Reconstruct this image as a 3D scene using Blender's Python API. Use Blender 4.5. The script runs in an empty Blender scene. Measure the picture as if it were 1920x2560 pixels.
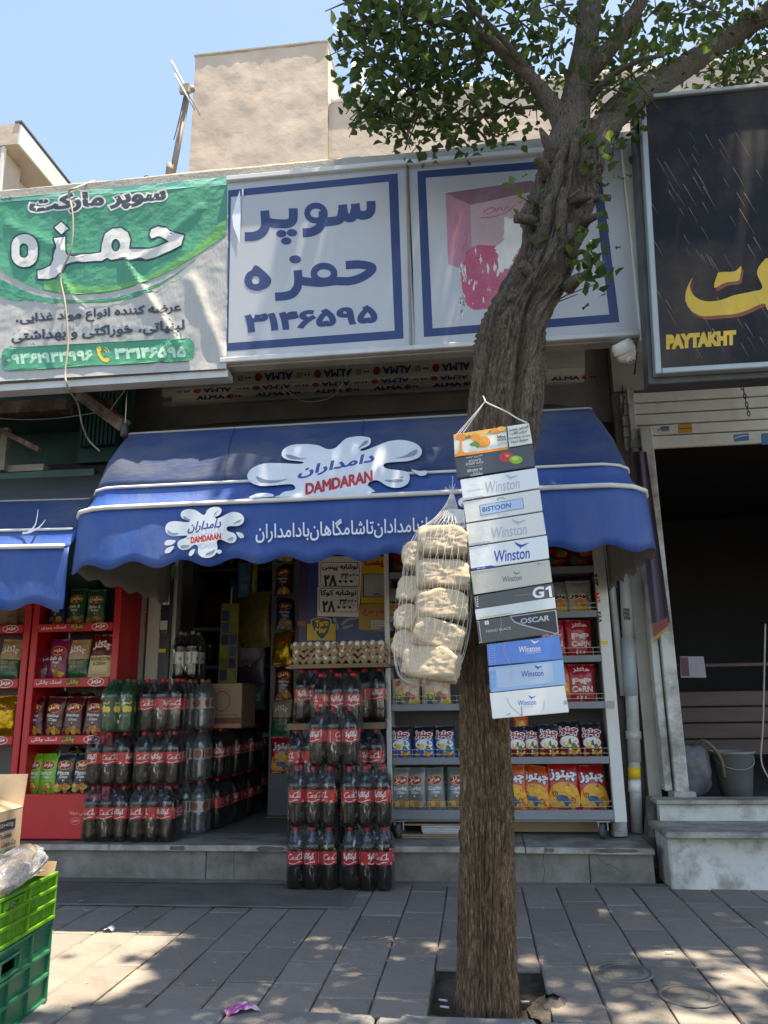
import bpy, bmesh, math, random, unicodedata
import numpy as np
from mathutils import Vector, Matrix, noise
from mathutils.geometry import delaunay_2d_cdt
from math import sin, cos, pi, radians, sqrt, atan2, hypot

scene = bpy.context.scene
COL = scene.collection
rnd = random.Random(7)

# ------------------------------------------------------------------ camera
FPX = 1923.0                                   # focal length in pixels of the 1920 x 2560 photograph
PITCH, ROLL, YAW, CAMH = radians(13.7), radians(0.9), radians(6.5), 1.0
F0 = Vector((-sin(YAW), cos(YAW), 0)); R0 = Vector((cos(YAW), sin(YAW), 0))
FW = F0 * cos(PITCH) + Vector((0, 0, sin(PITCH))); U0 = -F0 * sin(PITCH) + Vector((0, 0, cos(PITCH)))
UP = U0 * cos(ROLL) + R0 * sin(ROLL); RT = R0 * cos(ROLL) - U0 * sin(ROLL)
CAM = Vector((0, 0, CAMH))
cam = bpy.data.cameras.new('camera'); camo = bpy.data.objects.new('camera', cam); COL.objects.link(camo)
cam.sensor_fit = 'VERTICAL'; cam.sensor_height = 36.0; cam.lens = 36.0 * FPX / 2560
cam.clip_start = 0.05; cam.clip_end = 500
camo.matrix_world = Matrix(((RT.x, UP.x, -FW.x, CAM.x), (RT.y, UP.y, -FW.y, CAM.y), (RT.z, UP.z, -FW.z, CAM.z), (0, 0, 0, 1)))
scene.camera = camo

# ------------------------------------------------------------------ world, sun, exposure
SUN = Vector((0.20, -0.085, 1.0)).normalized()
world = bpy.data.worlds.new('World'); scene.world = world; world.use_nodes = True
wn = world.node_tree
sky = wn.nodes.new('ShaderNodeTexSky'); sky.sky_type = 'NISHITA'; sky.sun_disc = False
sky.sun_elevation = math.asin(SUN.z); sky.sun_rotation = atan2(SUN.x, SUN.y)
sky.altitude = 1200; sky.air_density = 1.0; sky.dust_density = 1.5; sky.ozone_density = 2.0
wn.links.new(sky.outputs[0], wn.nodes['Background'].inputs[0]); wn.nodes['Background'].inputs[1].default_value = 0.15
sun = bpy.data.lights.new('sun', 'SUN'); sun.energy = 5.0; sun.angle = radians(0.53); sun.color = (1, 0.955, 0.88)
suno = bpy.data.objects.new('sun', sun); COL.objects.link(suno)
suno.rotation_euler = (-SUN).to_track_quat('-Z', 'Y').to_euler(); suno.location = (3, -2, 14)
vs = scene.view_settings
vs.view_transform = 'Standard'; vs.look = 'None'; vs.exposure = 1.6; vs.gamma = 1.0; vs.use_curve_mapping = False
vs.use_white_balance = True; vs.white_balance_temperature = 8000; vs.white_balance_tint = 10
cy = scene.cycles
cy.max_bounces = 8; cy.diffuse_bounces = 4; cy.glossy_bounces = 3; cy.transmission_bounces = 4; cy.transparent_max_bounces = 16
cy.caustics_reflective = False; cy.caustics_refractive = False

# ------------------------------------------------------------------ geometry helpers
def at(x, y, X=None, Y=None, Z=None):
    """point of the place seen at photo pixel (x, y) on the plane X=, Y= or Z="""
    d = FW + RT * ((x - 960) / FPX) - UP * ((y - 1280) / FPX)
    t = (Y - CAM.y) / d.y if Y is not None else (Z - CAM.z) / d.z if Z is not None else (X - CAM.x) / d.x
    return CAM + d * t

def S(r, g, b):
    f = lambda c: (c / 255 / 12.92) if c <= 10 else ((c / 255 + 0.055) / 1.055) ** 2.4
    return (f(r), f(g), f(b))

MATS = {}
def mat(name, col, rough=0.6, var=0.12, vsc=6.0, bump=0.0, bsc=60.0, metal=0.0, spec=0.5, coat=0.0, dirt=0.0, dcol=(0.10, 0.085, 0.065), dsc=3.0,
        stretch=(1, 1, 1), dlo=.48, dhi=.75, trans=0.0, rand=0.0, emit=0.0, sheen=0.0, alpha=1.0):
    if name in MATS: return MATS[name]
    m = bpy.data.materials.new(name); m.use_nodes = True; nt = m.node_tree; N = nt.nodes; L = nt.links
    b = N['Principled BSDF']
    b.inputs['Roughness'].default_value = rough; b.inputs['Metallic'].default_value = metal
    b.inputs['Specular IOR Level'].default_value = spec; b.inputs['Coat Weight'].default_value = coat
    b.inputs['Sheen Weight'].default_value = sheen
    tc = N.new('ShaderNodeTexCoord'); mp = N.new('ShaderNodeMapping'); mp.inputs['Scale'].default_value = stretch
    L.new(tc.outputs['Object'], mp.inputs['Vector'])
    c4 = (*col, 1)
    out = None
    if var:
        n = N.new('ShaderNodeTexNoise'); n.inputs['Scale'].default_value = vsc; n.inputs['Detail'].default_value = 6; n.inputs['Roughness'].default_value = 0.6
        L.new(mp.outputs[0], n.inputs['Vector'])
        mr = N.new('ShaderNodeMapRange'); mr.inputs[1].default_value = 0.3; mr.inputs[2].default_value = 0.7
        mr.inputs[3].default_value = 1 - var; mr.inputs[4].default_value = 1 + var
        L.new(n.outputs['Fac'], mr.inputs[0])
        mx = N.new('ShaderNodeVectorMath'); mx.operation = 'SCALE'; mx.inputs[0].default_value = col
        L.new(mr.outputs[0], mx.inputs['Scale']); out = mx.outputs[0]
    if rand:
        oi = N.new('ShaderNodeObjectInfo'); mr2 = N.new('ShaderNodeMapRange'); mr2.inputs[3].default_value = 1 - rand; mr2.inputs[4].default_value = 1 + rand
        L.new(oi.outputs['Random'], mr2.inputs[0])
        mx2 = N.new('ShaderNodeVectorMath'); mx2.operation = 'SCALE'
        if out: L.new(out, mx2.inputs[0])
        else: mx2.inputs[0].default_value = col
        L.new(mr2.outputs[0], mx2.inputs['Scale']); out = mx2.outputs[0]
    if dirt:
        n2 = N.new('ShaderNodeTexNoise'); n2.inputs['Scale'].default_value = dsc; n2.inputs['Detail'].default_value = 9; n2.inputs['Roughness'].default_value = 0.68
        L.new(mp.outputs[0], n2.inputs['Vector'])
        mr3 = N.new('ShaderNodeMapRange'); mr3.inputs[1].default_value = dlo; mr3.inputs[2].default_value = dhi; mr3.inputs[4].default_value = dirt
        L.new(n2.outputs['Fac'], mr3.inputs[0])
        mm = N.new('ShaderNodeMix'); mm.data_type = 'RGBA'; mm.inputs[7].default_value = (*dcol, 1); mm.inputs[6].default_value = c4
        L.new(mr3.outputs[0], mm.inputs[0])
        if out: L.new(out, mm.inputs[6])
        out = mm.outputs[2]
    if out: L.new(out, b.inputs['Base Color'])
    else: b.inputs['Base Color'].default_value = c4
    if bump:
        n3 = N.new('ShaderNodeTexNoise'); n3.inputs['Scale'].default_value = bsc; n3.inputs['Detail'].default_value = 5
        L.new(mp.outputs[0], n3.inputs['Vector'])
        bp = N.new('ShaderNodeBump'); bp.inputs['Strength'].default_value = bump; bp.inputs['Distance'].default_value = 0.01
        L.new(n3.outputs['Fac'], bp.inputs['Height']); L.new(bp.outputs[0], b.inputs['Normal'])
    if emit:
        b.inputs['Emission Color'].default_value = c4; b.inputs['Emission Strength'].default_value = emit
    if trans:
        tr = N.new('ShaderNodeBsdfTranslucent'); ms = N.new('ShaderNodeMixShader'); ms.inputs[0].default_value = trans
        if out: L.new(out, tr.inputs['Color'])
        else: tr.inputs['Color'].default_value = c4
        L.new(b.outputs[0], ms.inputs[1]); L.new(tr.outputs[0], ms.inputs[2]); L.new(ms.outputs[0], N['Material Output'].inputs[0])
    MATS[name] = m
    return m

def film(name, col=(1, 1, 1), base=0.06, gain=0.75, rough=0.08, bump=0.5, bsc=14, stretch=(1, 1, 1), body=0.0, streak=0.0):
    """thin clear plastic: mostly transparent, glossy where it turns away or creases"""
    m = bpy.data.materials.new(name); m.use_nodes = True; nt = m.node_tree; N = nt.nodes; L = nt.links
    N.remove(N['Principled BSDF'])
    tc = N.new('ShaderNodeTexCoord'); mp = N.new('ShaderNodeMapping'); mp.inputs['Scale'].default_value = stretch
    L.new(tc.outputs['Object'], mp.inputs['Vector'])
    n3 = N.new('ShaderNodeTexNoise'); n3.inputs['Scale'].default_value = bsc; n3.inputs['Detail'].default_value = 4
    L.new(mp.outputs[0], n3.inputs['Vector'])
    bp = N.new('ShaderNodeBump'); bp.inputs['Strength'].default_value = bump; bp.inputs['Distance'].default_value = 0.02
    L.new(n3.outputs['Fac'], bp.inputs['Height'])
    g = N.new('ShaderNodeBsdfGlossy'); g.inputs['Roughness'].default_value = rough; L.new(bp.outputs[0], g.inputs['Normal'])
    d = N.new('ShaderNodeBsdfDiffuse'); d.inputs['Color'].default_value = (0.85, 0.87, 0.9, 1)
    md = N.new('ShaderNodeMixShader'); md.inputs[0].default_value = body; L.new(g.outputs[0], md.inputs[1]); L.new(d.outputs[0], md.inputs[2])
    t = N.new('ShaderNodeBsdfTransparent'); t.inputs['Color'].default_value = (*col, 1)
    fr = N.new('ShaderNodeFresnel'); fr.inputs['IOR'].default_value = 1.45; L.new(bp.outputs[0], fr.inputs['Normal'])
    ma = N.new('ShaderNodeMath'); ma.operation = 'MULTIPLY_ADD'; ma.inputs[1].default_value = gain; ma.inputs[2].default_value = base; ma.use_clamp = True
    L.new(fr.outputs[0], ma.inputs[0])
    fac = ma.outputs[0]
    if streak:                                  # pulled wrinkles, their glints put in as whiter, shinier streaks
        n5 = N.new('ShaderNodeTexNoise'); n5.inputs['Scale'].default_value = bsc * 1.3; n5.inputs['Detail'].default_value = 3; n5.inputs['Distortion'].default_value = 1.2; L.new(mp.outputs[0], n5.inputs['Vector'])
        r5_ = N.new('ShaderNodeMapRange'); r5_.inputs[1].default_value = .60; r5_.inputs[2].default_value = .72; r5_.inputs[4].default_value = streak; L.new(n5.outputs['Fac'], r5_.inputs[0])
        a5 = N.new('ShaderNodeMath'); a5.operation = 'ADD'; a5.use_clamp = True; L.new(fac, a5.inputs[0]); L.new(r5_.outputs[0], a5.inputs[1]); fac = a5.outputs[0]
    ms = N.new('ShaderNodeMixShader'); L.new(fac, ms.inputs[0]); L.new(t.outputs[0], ms.inputs[1]); L.new(md.outputs[0], ms.inputs[2])
    L.new(ms.outputs[0], N['Material Output'].inputs[0])
    MATS[name] = m
    return m

class MB:
    def __init__(self): self.v = []; self.f = []; self.mi = []; self.sm = []
    def add(self, vs, fs, mi=0, sm=False, M=None):
        o = len(self.v)
        self.v += [tuple(M @ Vector(p)) if M else tuple(p) for p in vs]
        for f in fs: self.f.append(tuple(i + o for i in f)); self.mi.append(mi); self.sm.append(sm)
        return self
    def box(self, a, b, mi=0, M=None):
        (x0, y0, z0), (x1, y1, z1) = a, b
        v = [(x0, y0, z0), (x1, y0, z0), (x1, y1, z0), (x0, y1, z0), (x0, y0, z1), (x1, y0, z1), (x1, y1, z1), (x0, y1, z1)]
        return self.add(v, [(0, 3, 2, 1), (4, 5, 6, 7), (0, 1, 5, 4), (1, 2, 6, 5), (2, 3, 7, 6), (3, 0, 4, 7)], mi, False, M)
    def bbox(self, a, b, r=0.004, mi=0, M=None):
        """box with its edges cut back"""
        bm = bmesh.new(); bmesh.ops.create_cube(bm, size=1)
        c = [(p + q) / 2 for p, q in zip(a, b)]; s = [abs(q - p) for p, q in zip(a, b)]
        for v in bm.verts: v.co = Vector((c[0] + v.co.x * s[0], c[1] + v.co.y * s[1], c[2] + v.co.z * s[2]))
        bmesh.ops.bevel(bm, geom=bm.edges[:], offset=min(r, min(s) * 0.3), segments=1, affect='EDGES')
        bm.verts.index_update()
        self.add([v.co[:] for v in bm.verts], [tuple(v.index for v in f.verts) for f in bm.faces], mi, False, M); bm.free()
        return self
    def quad(self, *p, mi=0): return self.add(p, [tuple(range(len(p)))], mi)
    def tube(self, pts, r, n=8, mi=0, cap=True, M=None):
        pts = [Vector(p) for p in pts]; k = len(pts)
        rs = r if isinstance(r, (list, tuple)) else [r] * k
        vs, fs = [], []; prev = None
        for i in range(k):
            d = (pts[min(i + 1, k - 1)] - pts[max(i - 1, 0)]).normalized()
            if prev is None: s = d.orthogonal().normalized()
            else:
                s = prev - d * prev.dot(d); s = s.normalized() if s.length > 1e-6 else d.orthogonal().normalized()
            prev = s; t = d.cross(s)
            for j in range(n):
                a = 2 * pi * j / n; vs.append(pts[i] + (s * cos(a) + t * sin(a)) * rs[i])
        for i in range(k - 1):
            for j in range(n): fs.append((i * n + j, i * n + (j + 1) % n, (i + 1) * n + (j + 1) % n, (i + 1) * n + j))
        if cap: fs += [tuple(range(n))[::-1], tuple(range((k - 1) * n, k * n))]
        return self.add(vs, fs, mi, n > 5, M)
    def lathe(self, prof, n=16, mi=0, M=None, sm=True):
        """prof: list of (r, z) or (r, z, material)"""
        vs, fs, ms = [], [], []
        for p in prof:
            for j in range(n): a = 2 * pi * j / n; vs.append((p[0] * cos(a), p[0] * sin(a), p[1]))
        o = len(self.v); self.v += [tuple(M @ Vector(p)) if M else p for p in vs]
        for i in range(len(prof) - 1):
            m = prof[i][2] if len(prof[i]) > 2 else mi
            for j in range(n):
                self.f.append((o + i * n + j, o + i * n + (j + 1) % n, o + (i + 1) * n + (j + 1) % n, o + (i + 1) * n + j)); self.mi.append(m); self.sm.append(sm)
        return self
    def grid(self, fn, nu, nv, mi=0, sm=True, M=None):
        vs = [fn(i / nu, j / nv) for j in range(nv + 1) for i in range(nu + 1)]
        fs = [(j * (nu + 1) + i, j * (nu + 1) + i + 1, (j + 1) * (nu + 1) + i + 1, (j + 1) * (nu + 1) + i) for j in range(nv) for i in range(nu)]
        return self.add(vs, fs, mi, sm, M)
    def mesh(self, name, mats):
        me = bpy.data.meshes.new(name); me.from_pydata(self.v, [], self.f)
        for m in (mats if isinstance(mats, (list, tuple)) else [mats]): me.materials.append(m)
        me.polygons.foreach_set('material_index', self.mi); me.polygons.foreach_set('use_smooth', self.sm); me.update()
        return me
    def build(self, name, mats, parent=None):
        o = bpy.data.objects.new(name, self.mesh(name, mats)); COL.objects.link(o)
        if parent: o.parent = parent
        return o

def obj(name, me, parent=None, loc=None, rot=None):
    o = bpy.data.objects.new(name, me); COL.objects.link(o)
    if parent: o.parent = parent
    if loc is not None: o.location = loc
    if rot is not None: o.rotation_euler = rot
    return o
def tag(o, label, cat, group=None):
    o['label'] = label; o['category'] = cat
    if group: o['group'] = group
    return o
def struct(o, label=None):
    o['kind'] = 'structure'
    if label: o['label'] = label
    return o
def thing(name, label, cat, loc=(0, 0, 0), rot=(0, 0, 0), group=None):
    o = bpy.data.objects.new(name, None); COL.objects.link(o); o.empty_display_size = 0.05
    o.location = loc; o.rotation_euler = rot
    return tag(o, label, cat, group)
def copy_tree(src, parent=None):
    c = src.copy(); COL.objects.link(c); c.parent = parent
    for ch in src.children: copy_tree(ch, c)
    return c
def dup(src, loc, rot, label, group=None, scale=None):
    c = copy_tree(src); c.location = loc; c.rotation_euler = rot; c['label'] = label
    if group: c['group'] = group
    if scale: c.scale = scale
    return c

# ------------------------------------------------------------------ lettering: contours in 2D, filled by winding number
FORMS = {}
for _c in list(range(0xFB50, 0xFE00)) + list(range(0xFE70, 0xFF00)):
    _d = unicodedata.decomposition(chr(_c)).split()
    if len(_d) == 2 and _d[0] in ('<isolated>', '<initial>', '<medial>', '<final>'):
        FORMS.setdefault(chr(int(_d[1], 16)), {})[_d[0][1:-1]] = chr(_c)
NOJOIN = set('اآدذرزژو')
def shape_fa(s):
    """Persian text to joined letter forms in left-to-right drawing order"""
    out, i = [], 0
    isl = lambda c: c in FORMS
    while i < len(s):
        c = s[i]
        if not isl(c): out.append(c); i += 1; continue
        pv = i > 0 and isl(s[i - 1]) and s[i - 1] not in NOJOIN
        if c == 'ل' and i + 1 < len(s) and s[i + 1] == 'ا':
            out.append('\uFEFC' if pv else '\uFEFB'); i += 2; continue
        nx = i + 1 < len(s) and isl(s[i + 1]) and c not in NOJOIN
        k = 'medial' if pv and nx else 'final' if pv else 'initial' if nx else 'isolated'
        out.append(FORMS[c].get(k) or FORMS[c].get('isolated', c)); i += 1
    r, buf = [], []
    for c in out[::-1]:                        # numbers keep their own left-to-right order
        if c.isdigit(): buf.append(c)
        else: r += buf[::-1] + [c]; buf = []
    return ''.join(r + buf[::-1]).replace('\u200c', '')

def area(c): return 0.5 * sum(c[i][0] * c[(i + 1) % len(c)][1] - c[(i + 1) % len(c)][0] * c[i][1] for i in range(len(c)))
def offset(cs, d):
    """grow (d > 0) the filled region that contours cs bound"""
    if not cs or not d: return cs
    sgn = 1 if area(max(cs, key=lambda c: abs(area(c)))) > 0 else -1
    res = []
    for c in cs:
        n = len(c); r = []
        for i in range(n):
            a, b, e = c[i - 1], c[i], c[(i + 1) % n]
            u = Vector((b[0] - a[0], b[1] - a[1])); w = Vector((e[0] - b[0], e[1] - b[1]))
            if u.length < 1e-7 or w.length < 1e-7: r.append(b); continue
            u.normalize(); w.normalize()
            m = Vector((u.y + w.y, -u.x - w.x))
            if m.length < 1e-4: m = Vector((u.y, -u.x))
            m.normalize(); k = max(0.5, m.dot(Vector((u.y, -u.x))))
            r.append((b[0] + m.x * d * sgn / k, b[1] + m.y * d * sgn / k))
        res.append(r)
    return res
_GC = {}
def glyphs(s, fa=False, bold=0.0):
    key = (s, fa)
    if key not in _GC:
        cu = bpy.data.curves.new('t', 'FONT'); cu.body = shape_fa(s) if fa else s; cu.fill_mode = 'NONE'; cu.resolution_u = 3
        o = bpy.data.objects.new('t', cu); COL.objects.link(o)
        bpy.context.view_layer.update()
        me = bpy.data.meshes.new_from_object(o.evaluated_get(bpy.context.evaluated_depsgraph_get()))
        nb = {}
        for e in me.edges:
            a, b = e.vertices; nb.setdefault(a, []).append(b); nb.setdefault(b, []).append(a)
        seen, cs = set(), []
        for v0 in range(len(me.vertices)):
            if v0 in seen or v0 not in nb: continue
            loop = [v0]; seen.add(v0); cur = v0
            nx = min(nb[v0])               # vertices are stored in drawing order
            if v0 + 1 in nb[v0]: nx = v0 + 1
            while nx not in seen:
                loop.append(nx); seen.add(nx)
                c2 = [q for q in nb[nx] if q not in seen]
                if not c2: break
                nx = c2[0]
            c = [(me.vertices[i].co.x, me.vertices[i].co.y) for i in loop]
            c = [p for i, p in enumerate(c) if hypot(p[0] - c[i - 1][0], p[1] - c[i - 1][1]) > 1e-5]
            if len(c) > 2: cs.append(c)
        bpy.data.objects.remove(o); bpy.data.meshes.remove(me); bpy.data.curves.remove(cu)
        _GC[key] = cs
    return offset(_GC[key], bold)
def fit(cs, x0, y0, x1, y1, shear=0.0):
    xs = [p[0] for c in cs for p in c]; ys = [p[1] for c in cs for p in c]
    a, b, e, g = min(xs), max(xs), min(ys), max(ys)
    sx = (x1 - x0) / max(b - a, 1e-6); sy = (y1 - y0) / max(g - e, 1e-6)
    return [[(x0 + (p[0] - a) * sx + shear * (p[1] - e) * sy, y0 + (p[1] - e) * sy) for p in c] for c in cs]
def tx(s, x0, y0, x1, y1, fa=False, bold=0.02, shear=0.0): return fit(glyphs(s, fa, bold), x0, y0, x1, y1, shear)
def mv(cs, fn): return [[fn(*p) for p in c] for c in cs]
def rot2(cs, deg, cx=0, cy=0):
    a = radians(deg)
    return mv(cs, lambda x, y: (cx + (x - cx) * cos(a) - (y - cy) * sin(a), cy + (x - cx) * sin(a) + (y - cy) * cos(a)))
def smooth(p, n=6, closed=False):
    k = len(p); out = []
    g = lambda i: p[i % k] if closed else p[max(0, min(k - 1, i))]
    for i in range(k if closed else k - 1):
        a, b, c, d = g(i - 1), g(i), g(i + 1), g(i + 2)
        for j in range(n):
            t = j / n
            out.append(tuple(0.5 * (2 * b[m] + (c[m] - a[m]) * t + (2 * a[m] - 5 * b[m] + 4 * c[m] - d[m]) * t * t + (3 * b[m] - a[m] - 3 * c[m] + d[m]) * t ** 3) for m in range(len(b))))
    if not closed: out.append(tuple(p[-1]))
    return out
def stroke(p, w, w1=None, sm=6, rnd_end=False):
    """a brush stroke of width w along points p as one contour"""
    p = smooth(p, sm) if sm else p; n = len(p); L, R = [], []
    for i in range(n):
        a, b = p[max(i - 1, 0)], p[min(i + 1, n - 1)]
        d = Vector((b[0] - a[0], b[1] - a[1])); d = d.normalized() if d.length > 1e-9 else Vector((1, 0))
        h = (w + ((w1 if w1 is not None else w) - w) * i / (n - 1)) / 2
        L.append((p[i][0] - d.y * h, p[i][1] + d.x * h)); R.append((p[i][0] + d.y * h, p[i][1] - d.x * h))
    return [R + L[::-1]]
def disc(cx, cy, rx, ry=None, n=20): ry = ry or rx; return [[(cx + rx * cos(2 * pi * i / n), cy + ry * sin(2 * pi * i / n)) for i in range(n)]]
def ring(cx, cy, rx, ry, w, n=24): return disc(cx, cy, rx, ry, n) + [disc(cx, cy, rx - w, ry - w, n)[0][::-1]]
def rect(x0, y0, x1, y1): return [[(x0, y0), (x1, y0), (x1, y1), (x0, y1)]]
def frame(x0, y0, x1, y1, w): return rect(x0, y0, x1, y1) + [rect(x0 + w, y0 + w, x1 - w, y1 - w)[0][::-1]]
def rrect(x0, y0, x1, y1, r, n=5):
    c = []
    for cx, cy, a0 in ((x1 - r, y0 + r, -90), (x1 - r, y1 - r, 0), (x0 + r, y1 - r, 90), (x0 + r, y0 + r, 180)):
        c += [(cx + r * cos(radians(a0 + 90 * i / n)), cy + r * sin(radians(a0 + 90 * i / n))) for i in range(n + 1)]
    return [c]
def blob(p, n=6): return [smooth(p, n, True)]

def fillc(cs, cell=None):
    """triangles of the region with non-zero winding"""
    V, E, segs = [], [], []
    for c in cs:
        o = len(V); n = len(c); V += [Vector(p) for p in c]
        E += [(o + i, o + (i + 1) % n) for i in range(n)]
        segs += [(c[i], c[(i + 1) % n]) for i in range(n)]
    if cell:
        xs = [v.x for v in V]; ys = [v.y for v in V]
        nx = int((max(xs) - min(xs)) / cell) + 1; ny = int((max(ys) - min(ys)) / cell) + 1
        for i in range(nx + 1):
            for j in range(ny + 1): V.append(Vector((min(xs) + (i + 0.37) * cell, min(ys) + (j + 0.41) * cell)))
    ov, _, of, *_r = delaunay_2d_cdt(V, E, [], 0, 1e-6)
    if not of: return [], []
    P = np.array([v[:] for v in ov]); Fa = np.array([f[:3] for f in of if len(f) == 3])
    cen = P[Fa].mean(1); S0 = np.array([s[0] for s in segs]); S1 = np.array([s[1] for s in segs])
    keep = np.zeros(len(Fa), bool)
    for k in range(0, len(Fa), 1500):
        cx, cyy = cen[k:k + 1500, 0:1], cen[k:k + 1500, 1:2]
        isl = (S1[None, :, 0] - S0[None, :, 0]) * (cyy - S0[None, :, 1]) - (cx - S0[None, :, 0]) * (S1[None, :, 1] - S0[None, :, 1])
        up = (S0[None, :, 1] <= cyy) & (S1[None, :, 1] > cyy) & (isl > 0)
        dn = (S0[None, :, 1] > cyy) & (S1[None, :, 1] <= cyy) & (isl < 0)
        keep[k:k + 1500] = (up.sum(1) - dn.sum(1)) != 0
    Fa = Fa[keep]; used = np.unique(Fa); re = {int(u): i for i, u in enumerate(used)}
    return [tuple(P[u]) for u in used], [tuple(re[int(i)] for i in t) for t in Fa]

class Print:
    """flat print on a surface: several colours in one mesh, each a hair above the one below"""
    def __init__(self, fmap, lift=0.0006, step=0.0004, cell=None): self.fm = fmap; self.mb = MB(); self.mats = []; self.l = lift; self.step = step; self.cell = cell
    def add(self, cs, m, cell=None):
        v, t = fillc(cs, cell or self.cell)
        if m not in self.mats: self.mats.append(m)
        fm, l = self.fm, self.l
        p = [fm(x, y, l) for x, y in v]
        if t:                                   # face the print outwards
            a, b, c = (Vector(p[i]) for i in t[0]); nn = (b - a).cross(c - a)
            x, y = v[t[0][0]]; out = Vector(fm(x, y, l + 0.01)) - Vector(fm(x, y, l))
            if nn.dot(out) < 0: t = [q[::-1] for q in t]
        self.mb.add(p, t, self.mats.index(m)); self.l += self.step
        return self
    def build(self, name, parent): return self.mb.build(name, self.mats, parent)
    def mesh(self, name): return self.mb.mesh(name, self.mats)
def plane_map(o, ux, uy, n):
    o, ux, uy, n = Vector(o), Vector(ux), Vector(uy), Vector(n)
    return lambda x, y, l: o + ux * x + uy * y + n * l
def front_map(x0, y, z0): return lambda x, z, l: Vector((x0 + x, y - l, z0 + z))   # a face that looks towards -Y

def ink(name, r, g, b, rough=0.5): return mat('ink_' + name, S(r, g, b), rough, var=0.05, vsc=9)
WHITE = ink('white', 225, 225, 222); NAVY = ink('navy', 30, 54, 104); BLACK = ink('black', 28, 28, 30); RED = ink('red', 190, 28, 34)
YELL = ink('yellow', 226, 186, 40); GOLD = ink('gold', 190, 150, 60); GREYI = ink('grey', 125, 132, 140)
# ================================================================== the setting
ROADM = mat('asphalt', (0.055, 0.055, 0.057), 0.9, 0.25, 30, 0.6, 250)
m = MB().quad((-90, -90, -0.15), (90, -90, -0.15), (90, 90, -0.15), (-90, 90, -0.15)).build('road', ROADM); struct(m)
PAVE = mat('paving_concrete', (0.228, 0.203, 0.176), 0.85, 0.22, 3.3, 0.5, 140, dirt=0.75, dcol=(0.115, 0.100, 0.085), dsc=3.1, dlo=.44, dhi=.68, rand=0.15)
MORTAR = mat('joint_dirt', (0.125, 0.108, 0.09), 0.95, 0.35, 25, 0.5, 120)
pv = MB().box((-14, 3.30, -0.149), (14, 4.72, -0.010)).box((-14, 2.80, -0.149), (-0.205, 3.30, -0.010)).box((0.205, 2.80, -0.149), (14, 3.30, -0.010)).build('pavement', MORTAR); struct(pv)
XJ = [-1.36 - 0.198 * k for k in range(9, 0, -1)] + [-1.36, -1.165, -0.97, -0.785, -0.60, -0.40, -0.205, -0.005, 0.195, 0.378, 0.585, 0.78, 0.975, 1.175, 1.375, 1.575, 1.775, 1.975, 2.175, 2.375]
def slab_mesh(w, l, seed):
    r = random.Random(seed); mb = MB()
    j = lambda: r.uniform(-0.0035, 0.0035)
    t = 0.006
    b = [(0.003 + j() * .5, 0.003 + j() * .5), (w - 0.003 + j() * .5, 0.003 + j() * .5), (w - 0.003 + j() * .5, l - 0.003 + j() * .5), (0.003 + j() * .5, l - 0.003 + j() * .5)]
    i = [(b[0][0] + t, b[0][1] + t), (b[1][0] - t, b[1][1] + t), (b[2][0] - t, b[2][1] - t), (b[3][0] + t, b[3][1] - t)]
    v = [(x, y, -0.012) for x, y in b] + [(x, y, -0.004 + j()) for x, y in b] + [(x, y, 0.0 + j() * .4) for x, y in i]
    f = [(0, 1, 5, 4), (1, 2, 6, 5), (2, 3, 7, 6), (3, 0, 4, 7), (4, 5, 9, 8), (5, 6, 10, 9), (6, 7, 11, 10), (7, 4, 8, 11), (8, 9, 10, 11)]
    return mb.add(v, f).mesh('paving_slab', PAVE)
for k in range(len(XJ) - 1):
    x0, x1 = XJ[k], XJ[k + 1]; y = 2.80 - rnd.uniform(0.02, 0.38); y = 2.80
    first = rnd.choice([0.14, 0.27, 0.41, 0.33, 0.2])
    while y < 4.60:
        l = first if y == 2.80 else rnd.choice([0.405, 0.41, 0.41, 0.24, 0.41])
        y1 = min(y + l, 4.62)
        if 4.62 - y1 < 0.08: y1 = 4.62
        inpit = x0 > -0.22 and x1 < 0.21 and y < 3.27
        if inpit: y = 3.27; continue
        if not (0.36 < (x0 + x1) / 2 < 0.63 and y < 3.38 and y1 > 3.15 and False):
            obj('paving_slab', slab_mesh(x1 - x0, y1 - y, k * 50 + int(y * 10)), pv, (x0, y, 0), (rnd.uniform(-.004, .004), rnd.uniform(-.006, .006), 0))
        y = y1
# strip of mortar against the step
MB().bbox((-14, 4.622, -0.02), (14, 4.715, -0.001)).build('edge_strip', PAVE, pv)
# kerb stones
KERB = mat('kerb_concrete', (0.21, 0.205, 0.195), 0.9, 0.15, 6, 0.4, 120, dirt=0.5, rand=0.1)
kb = MB().box((-14, 2.60, -0.149), (14, 2.79, -0.02)).build('kerb', MORTAR); struct(kb)
x = -3.4
while x < 3.2:
    l = rnd.uniform(0.42, 0.56); o = MB().bbox((0.004, 2.575, -0.148), (l - 0.004, 2.798, 0.004 + rnd.uniform(-.004, .006)), 0.012).build('kerb_stone', KERB, kb); o.location.x = x; x += l
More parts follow.
